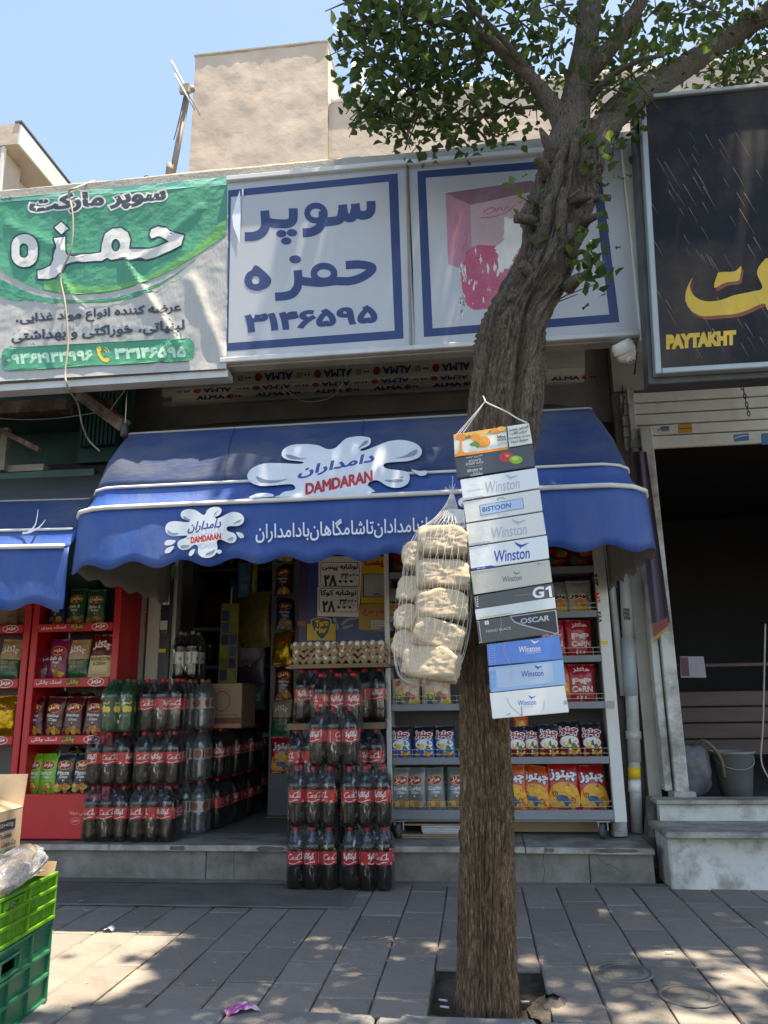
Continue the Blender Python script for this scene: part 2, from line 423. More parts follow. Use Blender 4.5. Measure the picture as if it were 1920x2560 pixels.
# tree pit: soil a little lower, broken concrete beside it
SOIL = mat('soil', (0.065, 0.050, 0.036), 1.0, 0.45, 14, 0.9, 60)
def soil(u, v):
    X = -0.205 + 0.41 * u; Y = 2.80 + 0.48 * v
    return (X, Y, -0.045 + 0.02 * noise.noise((X * 9, Y * 9, 0)) + 0.008 * noise.noise((X * 40, Y * 40, 3)))
struct(MB().grid(soil, 24, 24).build('tree_pit', SOIL))
o = MB()
def lump(u, v):
    a = 2 * pi * u; r = 0.085 * (1 + 0.3 * noise.noise((cos(a) * 2, sin(a) * 2, v * 3)))
    return (0.21 + r * cos(a) * (1 - v * 0.7), 2.96 + r * 1.2 * sin(a) * (1 - v * 0.7), -0.03 + 0.045 * v + 0.006 * noise.noise((cos(a) * 9, sin(a) * 9, v * 9)))
o.grid(lump, 24, 8)
tag(o.build('broken_concrete', mat('rubble', (0.10, 0.085, 0.068), 0.95, 0.3, 20, 0.9, 70)), 'crumbled lump of concrete at the right edge of the tree pit', 'rubble')

# ---- step in front of the shop
STONE = mat('step_marble', (0.36, 0.34, 0.30), 0.55, 0.18, 4, 0.15, 60, dirt=0.8, dcol=(0.12, 0.105, 0.088), dsc=6, dlo=.43, dhi=.64)
STEPF = mat('step_face', (0.23, 0.205, 0.175), 0.85, 0.22, 5, 0.3, 90, dirt=0.85, dcol=(0.075, 0.066, 0.056), dsc=3.4, dlo=.42, dhi=.66)
FLOORM = mat('shop_floor_stone', (0.20, 0.19, 0.175), 0.5, 0.2, 3, 0.1, 40, dirt=0.7, dcol=(0.09, 0.08, 0.07), dsc=2)
st = MB().box((-6, 4.735, -0.149), (0.93, 5.06, 0.155)).build('shop_step', STEPF); struct(st)
xs = [-6, -4.2, -2.62, -1.62, -0.72, 0.10, 0.58, 0.93]
for a, b in zip(xs, xs[1:]):
    MB().bbox((a + .002, 4.712, -0.02), (b - .002, 4.738, 0.152), 0.003).build('face_panel', STEPF, st)
xs = [-6, -3.6, -2.2, -0.95, 0.23, 0.93]
for i, (a, b) in enumerate(zip(xs, xs[1:])):
    o = MB().bbox((a + .0015, 4.665, 0.156), (b - .0015, 5.08, 0.190), 0.004).build('step_slab', STONE, st)
    if i == 4: o.rotation_euler.y = 0.006
r8 = random.Random(8)
for x_, w_ in ((-1.78, .05), (-1.22, .09), (0.05, .035), (0.36, .03), (0.72, .14)):      # mortar repairs and chips along the nosing
    pts = [(x_ + w_ * (i / 7 - .5) * 2, 4.6635 + r8.uniform(0, .001), .172 + (.017 if 0 < i < 7 else .0) * r8.uniform(.5, 1)) for i in range(8)]
    lo = [(p[0], p[1], .172 - (p[2] - .172) * r8.uniform(.6, 1)) for p in pts]
    MB().add(pts + lo, [(i, 8 + i, 9 + i, i + 1) for i in range(7)]).build('chip', mat('chipped_stone', (.12, .105, .09), .95, .3, 20), st)
for pts in ([(.335, .15), (.325, .10), (.332, .06), (.318, -.01)], [(-1.45, .15), (-1.452, .08), (-1.447, .0)], [(.62, .14), (.66, .10), (.70, .09), (.76, .05)]):
    MB().tube(smooth([(x_, 4.7125, z_) for x_, z_ in pts], 5), .0016, 4).build('crack', mat('crack_dark', (.03, .026, .022), 1), st)
fl = MB().box((-6, 5.081, 0.0), (1.02, 8.3, 0.186)).build('shop_floor', FLOORM); struct(fl)

# ================================================================== buildings
PLAST = mat('grey_plaster', (0.34, 0.32, 0.285), 0.9, 0.12, 3, 0.3, 50, dirt=0.6, dcol=(0.13, 0.11, 0.09), dsc=2.2)
PARA = mat('parapet_plaster', (0.36, 0.32, 0.26), 0.95, 0.2, 8, 0.7, 70, dirt=0.35)
DARKIN = mat('dim_interior_paint', (0.34, 0.33, 0.31), 0.8, 0.2, 2)
SOOT = mat('sooty_ceiling', (0.22, 0.21, 0.19), 0.9, 0.3, 3, 0.3, 30)
ZT = at(300, 452, Y=3.78).z
sb = thing('shop_building', 'low shop building with rough plaster roof edge behind the signs', 'building', (-1.5, 5.2, 0))
def part(par, name, m, *boxes, bev=0):
    mb = MB(); L = par.location
    for a, b in boxes:
        a = Vector(a) - L; b = Vector(b) - L
        mb.bbox(a, b, bev) if bev else mb.box(a, b)
    return mb.build(name, m, par)
part(sb, 'roof_slab', PLAST, ((-7, 3.735, ZT - 0.42), (1.02, 8.7, ZT - 0.03)))
def lip(u, v):                       # rough rounded plaster edge of the roof
    X = -7 + 8.0 * u; a = pi * v
    r = 0.045 + 0.012 * noise.noise((X * 2.2, 0, 0)) + 0.006 * noise.noise((X * 11, v * 2, 0))
    zt = ZT - 0.035 + 0.012 * noise.noise((X * 1.3, 5, 0))
    return Vector((X, 3.81 - cos(a) * 0.07, zt + sin(a) * r - (0.12 if v in (0, 1) else 0))) - sb.location
MB().grid(lip, 260, 8).build('roof_edge', PARA, sb)
part(sb, 'shutter_lintel', SOOT, ((-2.55, 5.22, 2.86), (1.02, 5.45, ZT - 0.42)))
part(sb, 'back_wall', DARKIN, ((-6, 8.2, 0.18), (1.02, 8.35, 3.0)))
part(sb, 'ceiling', SOOT, ((-6, 5.45, 2.84), (1.02, 8.35, 2.98)))
part(sb, 'partition_wall', DARKIN, ((-2.52, 5.25, 0.186), (-2.40, 8.2, 2.84)))
part(sb, 'side_wall', DARKIN, ((0.90, 5.30, 0.186), (1.02, 8.2, 2.84)))
part(sb, 'pier', mat('dark_pier', (0.085, 0.075, 0.07), 0.7, 0.3, 4, 0.2, 40), ((-2.56, 5.08, 0.19), (-2.30, 5.24, 2.86)))
WPOST = mat('ivory_post', (0.50, 0.47, 0.40), 0.5, 0.12, 5, 0.1, 40, dirt=0.5, dcol=(0.2, 0.17, 0.13), dsc=5, stretch=(1, 1, 0.4))
part(sb, 'door_post', WPOST, ((-2.235, 5.10, 0.19), (-2.145, 5.20, 2.86)), bev=0.006)
part(sb, 'door_rail', mat('alu_dark', (0.05, 0.05, 0.055), 0.4, 0.1, 5, metal=0.6), ((-2.143, 5.11, 0.19), (-2.075, 5.22, 2.86)))
part(sb, 'door_rail', mat('alu', (0.42, 0.41, 0.39), 0.4, 0.12, 5, metal=0.5), ((-2.073, 5.14, 0.19), (-2.045, 5.22, 2.86)))
part(sb, 'pipe', mat('old_pipe', (0.33, 0.31, 0.28), 0.6, 0.2, 6, dirt=0.7, dsc=6), ((-2.30, 5.12, 0.19), (-2.255, 5.165, 2.86)))
# stickers on the post
def sticker(par, Y, *layers):
    pr = Print(lambda x, y, l: at(x, y, Y=Y - l) - par.location, 0.001)
    for cs, m in layers: pr.add(cs, m)
    return pr.build('sticker', par)
sticker(sb, 5.10, ([[(418, 1413), (438, 1413), (437, 1446), (417, 1446)]], ink('sticker_green', 70, 110, 45)))
sticker(sb, 5.10, ([[(408, 1480), (424, 1480), (423, 1512), (406, 1512)]], WHITE), (rot2(tx('۸۵۷۱۰', 400, 1500, 430, 1491, True, .05), 80, 415, 1496), RED))
sticker(sb, 5.10, (stroke([(402, 1530), (407, 1519), (410, 1530), (415, 1519), (420, 1526)], 2.0), BLACK))
sticker(sb, 5.10, ([[(401, 1552), (419, 1552), (417, 1583), (399, 1583)]], ink('sticker_paper', 200, 195, 180)), ([[(399, 1574), (417, 1574), (416, 1583), (398, 1583)]], ink('sticker_teal', 40, 80, 95)))
sticker(sb, 5.10, ([[(396, 1622), (415, 1622), (414, 1631), (395, 1631)]], YELL))
sticker(sb, 5.12, (rot2(tx('۷۵۸-۰۲', 350, 1540, 382, 1531, True, .05), 82, 366, 1536), RED))
sticker(sb, 5.12, (rot2(tx('۵۵۹۰', 352, 1572, 376, 1564, True, .05), 82, 364, 1568), ink('rust_red', 150, 70, 50)))

# left bay: green painted metal, rusty beams and ledges under the banner
GREENM = mat('green_paint', (0.026, 0.095, 0.085), 0.5, 0.3, 4, 0.2, 30, dirt=0.6, dcol=(0.02, 0.02, 0.018), dsc=3)
RUST = mat('rusty_steel', (0.13, 0.075, 0.05), 0.85, 0.35, 9, 0.5, 60, dirt=0.8, dcol=(0.42, 0.38, 0.32), dsc=7)
lb = thing('left_bay_shutter_box', 'dark green painted metal shutter box under the green banner', 'shutter box', (-3.5, 4.9, 2.2))
part(lb, 'green_panel', GREENM, ((-6, 5.02, 1.7), (-2.58, 5.08, 3.6)))
part(lb, 'green_panel', GREENM, ((-6, 4.62, 2.93), (-2.62, 5.02, 3.20)))
part(lb, 'green_ledge', GREENM, ((-6, 4.45, 2.36), (-2.36, 5.02, 2.46)))
for k in range(9):
    part(lb, 'corrugation', GREENM, ((-2.62 + k * 0.032, 4.70 - k * 0.004, 2.70), (-2.60 + k * 0.032, 4.74, 3.22)))
part(lb, 'corner_panel', GREENM, ((-2.64, 4.745, 2.60), (-2.28, 4.80, 3.24)))
part(lb, 'rusty_beam', RUST, ((-6, 4.50, at(80, 1018, Y=4.5).z - 0.03), (-2.62, 4.60, at(80, 1018, Y=4.5).z + 0.055)))
part(lb, 'ledge_board', mat('weathered_board', (0.33, 0.31, 0.26), 0.9, 0.3, 9, dirt=0.6), ((-3.05, 4.44, 2.462), (-2.70, 4.50, 2.505)))
part(lb, 'ledge_board', RUST, ((-3.5, 4.47, 2.461), (-3.08, 4.52, 2.63)))
def bar(par, name, m, p, q, w, t=None):
    t = t or w; p, q = Vector(p), Vector(q); d = (q - p).normalized(); s = d.cross(Vector((0, 0, 1))); s = s.normalized() if s.length > .01 else Vector((1, 0, 0)); u = s.cross(d)
    L = par.location if par else Vector(); vsx = []
    for e in (p, q):
        for a, b in ((-1, -1), (1, -1), (1, 1), (-1, 1)): vsx.append(e - L + s * a * w / 2 + u * b * t / 2)
    return MB().add(vsx, [(0, 1, 2, 3), (7, 6, 5, 4), (0, 4, 5, 1), (1, 5, 6, 2), (2, 6, 7, 3), (3, 7, 4, 0)]).build(name, m, par)
bar(lb, 'awning_bracket', RUST, at(200, 985, Y=4.35), at(312, 1065, Y=4.0), 0.05, 0.07)
bar(lb, 'awning_bracket', RUST, at(205, 990, Y=4.35), at(275, 1004, Y=4.3), 0.03, 0.03)
bar(lb, 'awning_bracket', RUST, at(0, 1075, Y=4.3), at(100, 1125, Y=4.2), 0.03, 0.03)
part(lb, 'ledge_post', mat('weathered_board', (0.3, 0.3, 0.25)), ((at(5, 1100, Y=4.42).x, 4.40, 2.464), (at(22, 1100, Y=4.42).x, 4.44, 2.75)))

# neighbour on the right
nb = thing('neighbour_shop', 'neighbouring shop with pale plaster wall and dark open doorway', 'building', (2.2, 5.2, 0))
CREAM = mat('cream_plaster', (0.40, 0.375, 0.32), 0.85, 0.12, 3, 0.3, 40, dirt=0.55, dcol=(0.15, 0.13, 0.10), dsc=3)
WPAINT = mat('chipped_white_paint', (0.56, 0.55, 0.51), 0.7, 0.12, 4, 0.3, 60, dirt=0.85, dcol=(0.20, 0.175, 0.145), dsc=4.5, dlo=.45, dhi=.62)
zs0 = at(1700, 972, Y=5.15).z
part(nb, 'wall_above_shutter', CREAM, ((1.03, 5.13, zs0), (4.6, 5.4, 3.7)))
part(nb, 'pier', CREAM, ((1.025, 5.16, 0.25), (1.10, 5.4, zs0)))
part(nb, 'roof_slab', PLAST, ((1.03, 3.9, 3.7), (4.6, 8.6, 4.0)))
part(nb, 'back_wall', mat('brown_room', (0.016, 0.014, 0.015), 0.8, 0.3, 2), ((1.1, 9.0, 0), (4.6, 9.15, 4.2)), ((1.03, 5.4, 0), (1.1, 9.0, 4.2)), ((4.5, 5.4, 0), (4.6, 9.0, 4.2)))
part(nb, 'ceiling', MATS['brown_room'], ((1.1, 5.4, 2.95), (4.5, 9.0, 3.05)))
part(nb, 'door_jamb', WPAINT, ((1.10, 5.06, 0.44), (1.145, 5.16, zs0)), bev=0.004)
part(nb, 'door_jamb', WPAINT, ((1.155, 5.03, 0.40), (1.235, 5.14, zs0 - 0.3)), bev=0.005)
part(nb, 'jamb_foot', WPAINT, ((1.135, 5.0, 0.355), (1.265, 5.15, 0.44)), bev=0.006)
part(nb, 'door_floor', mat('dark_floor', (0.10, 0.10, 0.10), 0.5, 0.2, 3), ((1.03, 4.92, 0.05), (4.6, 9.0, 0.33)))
# its two steps
zn = 0.30
part(nb, 'upper_step', WPAINT, ((1.02, 4.885, 0.20), (4.6, 4.95, 0.385)))
part(nb, 'upper_tread', STONE, ((1.00, 4.85, 0.386), (4.6, 5.02, 0.412)), bev=0.006)
part(nb, 'lower_step', WPAINT, ((0.985, 4.58, -0.02), (4.6, 4.9, 0.262)), bev=0.012)
part(nb, 'lower_tread', STONE, ((0.955, 4.48, 0.263), (4.6, 4.92, 0.297)), bev=0.008)

# pier with drain pipes between the two shops
PVC = mat('grey_pvc', (0.50, 0.49, 0.46), 0.5, 0.12, 4, dirt=0.6, dcol=(0.16, 0.13, 0.10), dsc=5)
dp = thing('drain_pipe', 'old pale drain pipe with tape and brackets between the two shops', 'drain pipe', (0.93, 5.17, 0.19))
def dpp(name, m, pts, r, n=12): return MB().tube([Vector(p) - dp.location for p in pts], r, n).build(name, m, dp)
dpp('pipe', PVC, [(0.935, 5.17, 0.19), (0.955, 5.17, 0.62)], 0.036)
dpp('pipe', PVC, [(0.957, 5.17, 0.60), (0.985, 5.17, 1.25)], 0.040)
dpp('pipe', mat('blue_grey_pvc', (0.40, 0.43, 0.46), 0.5, 0.1, 4, dirt=0.4), [(0.968, 5.17, 1.0), (0.985, 5.17, 1.36)], 0.045)
dpp('pipe', PVC, [(0.985, 5.17, 1.36), (1.0, 5.17, 1.75)], 0.038)
dpp('pipe', PVC, [(0.93, 5.20, 1.0), (0.90, 5.20, 2.5)], 0.022)
dpp('pipe', PVC, [(1.0, 5.17, 1.70), (1.01, 5.16, 2.3)], 0.020)
dpp('tape', YELL, [(0.948, 5.17, 0.50), (0.951, 5.17, 0.57)], 0.0385)
dpp('tape', WHITE, [(0.942, 5.17, 0.42), (0.947, 5.17, 0.49)], 0.0385)
dpp('bracket', PVC, [(0.963, 5.17, 0.735), (0.965, 5.17, 0.785)], 0.048)
sc = Print(lambda x, y, l: at(x, y, Y=5.125 - l) - dp.location, 0.0)
for k, (xx, yy) in enumerate([(1566, 1525), (1566, 1535), (1568, 1545)]): sc.add(tx('۳۸۹۵', xx - 8, yy + 5, xx + 8, yy - 5, True, .06), BLACK)
sc.build('stencilled_number', dp)
part(nb, 'dark_strip', mat('maroon_strip', (0.05, 0.03, 0.032), 0.6, 0.2, 4), ((0.86, 5.22, 0.19), (1.02, 5.30, 2.86)))
# rough rubble where the pipe meets the ground
def rub(u, v):
    a = pi * (1.0 + u); r = 0.10 * (1 - v * 0.6) * (1 + 0.3 * noise.noise((u * 5, v * 3, 1)))
    return (1.02 + r * cos(a) * 0.6, 5.10 + r * sin(a) * 0.9, 0.19 + 0.22 * v + 0.02 * noise.noise((u * 8, v * 8, 4)))
tag(MB().grid(rub, 20, 12).build('crumbling_mortar', mat('rubble2', (0.16, 0.13, 0.11), 0.95, 0.4, 12, 0.8, 50)), 'crumbling mortar at the foot of the drain pipe', 'rubble')

# ---- buildings behind the roof
TOWM = mat('tower_plaster', (0.50, 0.405, 0.325), 0.95, 0.14, 1.6, 0.7, 7, dirt=0.4, dcol=(0.36, 0.29, 0.235), dsc=0.9)
tw = thing('plastered_stair_tower', 'blank beige plastered tower rising behind the shop roof', 'tower', (-2.7, 9.6, 0))
def tface(u, v):
    X = -3.70 + 1.97 * u - 0.05 * (1 - v) * (1 - u); Z = 3.0 + 7.22 * v
    return Vector((X, 9.0 + 0.012 * noise.noise((X * 3.5, Z * 3.5, 0)) + .010 * noise.noise((X * 9, Z * 11, 0)), Z)) - tw.location
MB().grid(tface, 40, 60).build('front_wall', TOWM, tw)
part(tw, 'core', TOWM, ((-3.70, 9.04, 0), (-1.735, 10.2, 10.17)))
part(tw, 'roof_edge', PARA, ((-3.72, 8.98, 10.18), (-1.72, 10.2, 10.235)), bev=0.02)
part(tw, 'wall_bracket', mat('alu_dark', (0.05, 0.05, 0.05)), ((-1.736, 9.5, 9.42), (-1.68, 9.58, 9.48)))
lw = thing('plastered_rear_wall', 'lower beige plastered wall with white coping behind the tree crown', 'wall', (0.5, 9.5, 0))
part(lw, 'wall', TOWM, ((-1.73, 9.06, 0), (7.5, 9.9, 9.2)))
WCOP = mat('white_coping', (0.75, 0.74, 0.72), 0.6, 0.06, 4)
part(lw, 'coping', WCOP, ((-1.70, 9.02, 9.201), (7.5, 9.95, 9.29)), bev=0.02)
rp = thing('roof_pipes', 'pair of white vent pipes with an elbow on the rear roof', 'vent pipe', (-1.3, 9.5, 9.28))
pb = at(885, 235, Y=9.5); pt = at(886, 150, Y=9.5); q = at(903, 155, Y=9.5); rp.location = pb
MB().tube([Vector((0, 0, -0.1)), pt - pb], 0.04, 10).build('pipe', WCOP, rp)
MB().tube([q - pb - Vector((0, 0, .65)), q - pb], 0.045, 10).build('pipe', WCOP, rp)
MB().tube([q - pb + Vector((0, 0, -.2)), q - pb + Vector((.08, 0, -.2)), q - pb + Vector((.09, 0, -.3))], 0.035, 10).build('elbow', WCOP, rp)

lhs = thing('corner_house', 'beige house corner with a pale projecting eave at the left edge', 'building', (-7, 9.5, 0))
EAVE = mat('eave_white', (0.62, 0.60, 0.55), 0.8, 0.08, 2, dirt=0.3)
part(lhs, 'roof_slab', TOWM, ((-9.5, 9.0, 9.0), (-6.36, 10.45, 9.36)))
part(lhs, 'fascia', EAVE, ((-6.355, 9.0, 8.99), (-6.32, 10.45, 9.33)))
part(lhs, 'flashing', mat('flashing', (0.12, 0.11, 0.10), 0.5), ((-6.42, 8.985, 9.361), (-6.31, 10.46, 9.39)))
part(lhs, 'soffit_wall', EAVE, ((-9.5, 9.5, 0), (-6.78, 10.4, 8.995)))
part(lhs, 'wall', TOWM, ((-9.5, 9.02, 0), (-6.60, 9.5, 8.995)))
part(lhs, 'corner_trim', EAVE, ((-6.598, 9.01, 0), (-6.55, 9.06, 8.99)))

an = thing('roof_antenna', 'leaning rusty antenna mast with crossed rods on the shop roof', 'antenna', at(422, 445, Y=8.4))
AM = mat('mast_steel', (0.24, 0.20, 0.165), 0.7, 0.2, 8, metal=0.3); AL2 = mat('antenna_alu', (0.45, 0.43, 0.40), 0.5, 0.1, 8, metal=0.5)
A0 = an.location.copy(); A1 = at(470, 228, Y=8.4)
MB().tube([Vector((0, 0, -0.35)), A1 - A0], 0.042, 10).build('mast', AM, an)
MB().tube([at(424, 437, Y=8.38) - A0, at(426, 412, Y=8.38) - A0], 0.055, 10).build('clamp', AM, an)
MB().tube([at(458, 222, Y=8.3) - A0, at(482, 222, Y=8.4) - A0], 0.05, 8).build('clamp', AM, an)
MB().bbox(at(455, 235, Y=8.28) - A0 - Vector((.03, .03, 0)), at(470, 210, Y=8.28) - A0 + Vector((.03, .03, 0)), .01).build('junction_box', AM, an)
for p, q2, yy in (((428, 152), (500, 287), 8.3), ((437, 186), (487, 275), 8.2), ((430, 158), (462, 222), 8.5)):
    MB().tube([at(*p, Y=yy) - A0, at(*q2, Y=yy) - A0], 0.012, 6).build('rod', AL2, an)
MB().tube(smooth([at(462, 230, Y=8.33) - A0, at(452, 280, Y=8.3) - A0, at(440, 330, Y=8.3) - A0, at(434, 350, Y=8.33) - A0]), 0.006, 5).build('cable', BLACK, an)

# ================================================================== roller shutters
SLAT = mat('shutter_slat', (0.74, 0.70, 0.60), 0.45, 0.08, 5, metal=0.0, dirt=0.45, dcol=(0.2, 0.18, 0.15), dsc=5)
sh = thing('rolled_up_shutter', 'rolled up steel shutter printed with rows of red apples above the blue awning', 'roller shutter', (-0.6, 4.95, 3.0))
rows = [((905, 4.98), (957, 4.86)), ((958, 4.855), (975, 4.88)), ((976, 4.885), (992, 4.95))]
def shy(yy, k):                       # photo row -> depth on slat k
    (a, ya), (b, yb) = rows[k]; t = (yy - a) / (b - a); return ya + (yb - ya) * t
xl, xr = 405, 1462
slope = -0.0535
for k, ((a, ya), (b, yb)) in enumerate(rows):
    mb = MB(); ofs = lambda x: slope * (x - 700)
    x0s, x1s = xl + (0 if k < 2 else 25), xr
    v = []
    for xx in (x0s, x1s):
        for (yy, Yd) in ((a, ya), ((a + b) / 2, (ya + yb) / 2 - 0.012), (b, yb)):
            v.append(at(xx, yy + ofs(xx), Y=Yd) - sh.location)
    back = [p + Vector((0, 0.03, 0)) for p in v]
    mb.add(v + back, [(0, 3, 4, 1), (1, 4, 5, 2), (2, 5, 11, 8), (0, 1, 7, 6), (1, 2, 8, 7), (3, 9, 10, 4), (4, 10, 11, 5), (6, 9, 3, 0)])
    sl = mb.build('slat', SLAT, sh)
bp = at(410, 1012, Y=4.97); bq = at(1440, 1012 + slope * 1030, Y=4.97)
bar(sh, 'bottom_bar', mat('alu_bar', (0.45, 0.46, 0.44), 0.4, 0.1, 6, metal=0.4), bp, bq, 0.035, 0.028)
shp = Print(None, 0.009, 0.0003)
def shfm(k): return lambda x, y, l: at(x, y + slope * (x - 700), Y=shy(y, k) - l - 0.012 * (1 - abs(2 * (y - rows[k][0][0]) / (rows[k][1][0] - rows[k][0][0]) - 1))) - sh.location
APPLE = ink('apple_red', 165, 40, 52); LTG = ink('slat_grey', 150, 150, 138)
for k, (y0, y1, inv, ph) in enumerate([(930, 950, True, 0), (961, 972, True, -5), (979, 989, False, -22)]):
    shp.fm = shfm(k); shp.l = 0.009
    for i in range(-3, 7):
        x0 = 660 + ph + i * 148
        if x0 < xl + 20 or x0 + 140 > xr + 60: continue
        t = tx('ALMA', x0, y1, x0 + 72, y0, False, .035)
        ap = disc(x0 - 14, (y0 + y1) / 2, 9, (y1 - y0) * 0.52) ; sm_ = tx('ەەم', x0 - 48, y1 - 5, x0 - 30, y0 + 5)
        if inv: t = [[(2 * x0 + 72 - p[0], y0 + y1 - p[1]) for p in c] for c in t]
        else: ap = disc(x0 + 86, (y0 + y1) / 2, 9, (y1 - y0) * 0.52); sm_ = [[(p[0] + 145, p[1]) for p in c] for c in sm_]
        if x0 + 72 < xr: shp.add(t, NAVY, 40)
        shp.add(ap, APPLE); shp.l -= shp.step
        shp.add(disc(x0 - 36 + (0 if inv else 145), (y0 + y1) / 2, 3, 2.5, 8) + disc(x0 - 44 + (0 if inv else 145), (y0 + y1) / 2, 3, 2.5, 8), BLACK); shp.l -= shp.step
        shp.add(rect(x0 - 66, y0 + 3, x0 - 52, y1 - 3) if inv else rect(x0 - 58 + 145, y0 + 2, x0 - 50 + 145, y1 - 2), LTG); shp.l = 0.009
shp.build('lettering', sh)

rs = thing('neighbour_shutter', 'half raised white slatted shutter with stickers over the dark doorway', 'roller shutter', (2.0, 5.15, 2.9))
ys = [978, 1005, 1033, 1061, 1088]
sl2 = -0.045
for k in range(5):
    ya, yb = ys[k], (ys[k + 1] if k < 4 else 1121)
    a0 = at(1567, ya + sl2 * -133, Y=5.10); b0 = at(1567, yb + sl2 * -133, Y=5.10)
    MB().bbox(Vector((1.06, 5.085, b0.z + 0.004)) - rs.location, Vector((4.4, 5.115, a0.z - 0.004)) - rs.location, 0.006).build('slat', SLAT, rs)
c6 = lambda x, y: (1480 + x * .2893, 860 + y * .2893)
q4 = lambda *p: [[c6(*a) for a in p]]
sticker(rs, 5.085, (q4((743, 695), (862, 688), (866, 764), (747, 770)), ink('sticker_orange', 205, 140, 40)), (q4((748, 728), (862, 722), (862, 728), (748, 734)), BLACK))
sticker(rs, 5.085, (q4((1220, 785), (1352, 770), (1358, 832), (1228, 846)), ink('sticker_blue', 70, 120, 160)), (stroke([c6(1235, 815), c6(1290, 795), c6(1345, 790)], 2), WHITE))
sticker(rs, 5.085, (q4((1460, 775), (1600, 765), (1605, 860), (1466, 870)), ink('sticker_blue', 70, 120, 160)))
sticker(rs, 5.085, (q4((590, 715), (665, 708), (670, 750), (600, 755)), GREYI), (stroke([c6(565, 745), c6(620, 725), c6(655, 722)], 2), BLACK))
sticker(rs, 5.085, (tx('۰۹۱۲', *c6(440, 785), *c6(525, 720), True), ink('faded_text', 150, 140, 125)))
bx = at(1595, 1110, Y=5.06)
MB().bbox(bx - rs.location - Vector((.055, .01, .03)), bx - rs.location + Vector((.055, .03, .03)), .006).build('corner_bracket', mat('galvanised', (0.35, 0.36, 0.37), 0.4, 0.15, 8, metal=0.7), rs)
ch = thing('hanging_chain', 'short rusty chain hanging under the black sign', 'chain', at(1850, 930, Y=5.0))
cp = [at(1848 + k * 2.4 + (k > 3) * 2, 935 + k * 11, Y=5.0) - ch.location for k in range(10)]
for k, p in enumerate(cp):
    a = [p + Vector(((0.009 if k % 2 else 0.003) * cos(t), (0.003 if k % 2 else 0.009) * cos(t), 0.019 * sin(t))) for t in [2 * pi * i / 10 for i in range(11)]]
    MB().tube(a, 0.0035, 5, cap=False).build('chain_link', mat('dark_iron', (0.06, 0.05, 0.045), 0.7, 0.3, 20, metal=0.5), ch)
hk = thing('shutter_hook', 'dark wire hook hanging beside the right end of the awning', 'hook', at(1556, 975, Y=5.0))
MB().tube([at(1556, 965, Y=5.0) - hk.location, at(1556, 990, Y=5.0) - hk.location, at(1562, 998, Y=5.0) - hk.location, at(1561, 990, Y=5.0) - hk.location], 0.004, 6).build('hook_wire', MATS['dark_iron'], hk)
MB().tube([at(1558, 996, Y=5.0) - hk.location, at(1558, 1035, Y=5.0) - hk.location], [.004, .008], 6).build('hook_stem', MATS['dark_iron'], hk)
# ================================================================== signs
YS = 3.62
def c3(x, y): return (x * 0.3737, 400 + y * 0.3737)
def c4(x, y): return (540 + x * 0.3737, 380 + y * 0.3737)
def c5(x, y): return (1000 + x * 0.3737, 380 + y * 0.3737)
def cs6(x, y): return (1480 + x * 0.3707, 180 + y * 0.3707)
def P_(fn, *pts): return [[fn(*p) for p in pts]]
def slope_tx(fn, s, x0, y0, x1, y1, k, fa=True, bold=.03):
    """text in crop coordinates: x0..x1, top y0 .. bottom y1 at the left end, baseline slope k"""
    return mv(tx(s, x0, y1, x1, y0, fa, bold), lambda x, y: fn(x, y + k * (x - x0)))

# ---- green banner
bn = thing('supermarket_banner', 'large creased green and white supermarket banner with phone numbers', 'banner', at(280, 700, Y=YS))
TL, TR, BR, BL = (-560, 548), (573, 440), (566, 921), (-560, 985)
def bpix(u, v):
    a = (TL[0] + (TR[0] - TL[0]) * u, TL[1] + (TR[1] - TL[1]) * u); b = (BL[0] + (BR[0] - BL[0]) * u, BL[1] + (BR[1] - BL[1]) * u)
    return (a[0] + (b[0] - a[0]) * v, a[1] + (b[1] - a[1]) * v)
def crease(x, y):
    d = 0.004 * noise.noise((x / 90, y / 60, 2)) + 0.003 * noise.noise((x / 30, y / 90, 5)) + 0.0016 * noise.noise((x / 14 + y / 25, y / 15, 8))
    for (ax, ay), (bx_, by_), w, h in (((310, 650), (455, 870), 10, .012), ((150, 690), (205, 780), 9, .008), ((480, 700), (560, 900), 16, .014), ((500, 520), (330, 660), 12, .007), ((20, 560), (190, 640), 12, .006), ((420, 860), (380, 930), 10, .010), ((60, 830), (10, 900), 12, .008)):
        vx, vy = bx_ - ax, by_ - ay; L2 = vx * vx + vy * vy; t = max(0, min(1, ((x - ax) * vx + (y - ay) * vy) / L2))
        dd = hypot(x - ax - t * vx, y - ay - t * vy); d += h * math.exp(-(dd / w) ** 2) * (1 if t < .98 else .5)
    return d + 0.010 * max(0, (y - 880) / 70) ** 2
def bfm(x, y, l): return at(x, y, Y=YS - crease(x, y) - l) - bn.location
BANW = mat('banner_white', (0.48, 0.47, 0.45), 0.55, 0.07, 5, 0.25, 40, dirt=0.45, dcol=(0.33, 0.32, 0.30), dsc=5, stretch=(1.5, 1, 0.5), trans=0.12)
o = MB().grid(lambda u, v: bfm(*bpix(u, v), 0), 190, 90).build('banner_sheet', BANW, bn)
GRN = mat('banner_green', S(64, 150, 118), 0.5, 0.10, 4, 0.25, 40, dirt=0.2, trans=0.1); GRN_LIT = mat('banner_lit_green', S(130, 200, 175), 0.5, 0.08, 4, 0.2, 40)
LIME = mat('banner_lime', S(96, 165, 96), 0.5, 0.1, 4, 0.2, 40, trans=0.1); DGRY = ink('charcoal', 52, 58, 70); BNAVY = ink('banner_navy', 30, 52, 74)
pr = Print(bfm, 0.0016, 0.0004, cell=8)
arc = [(566, 587), (500, 632), (411, 684), (299, 725), (187, 736), (93, 721), (0, 673), (-120, 560)]
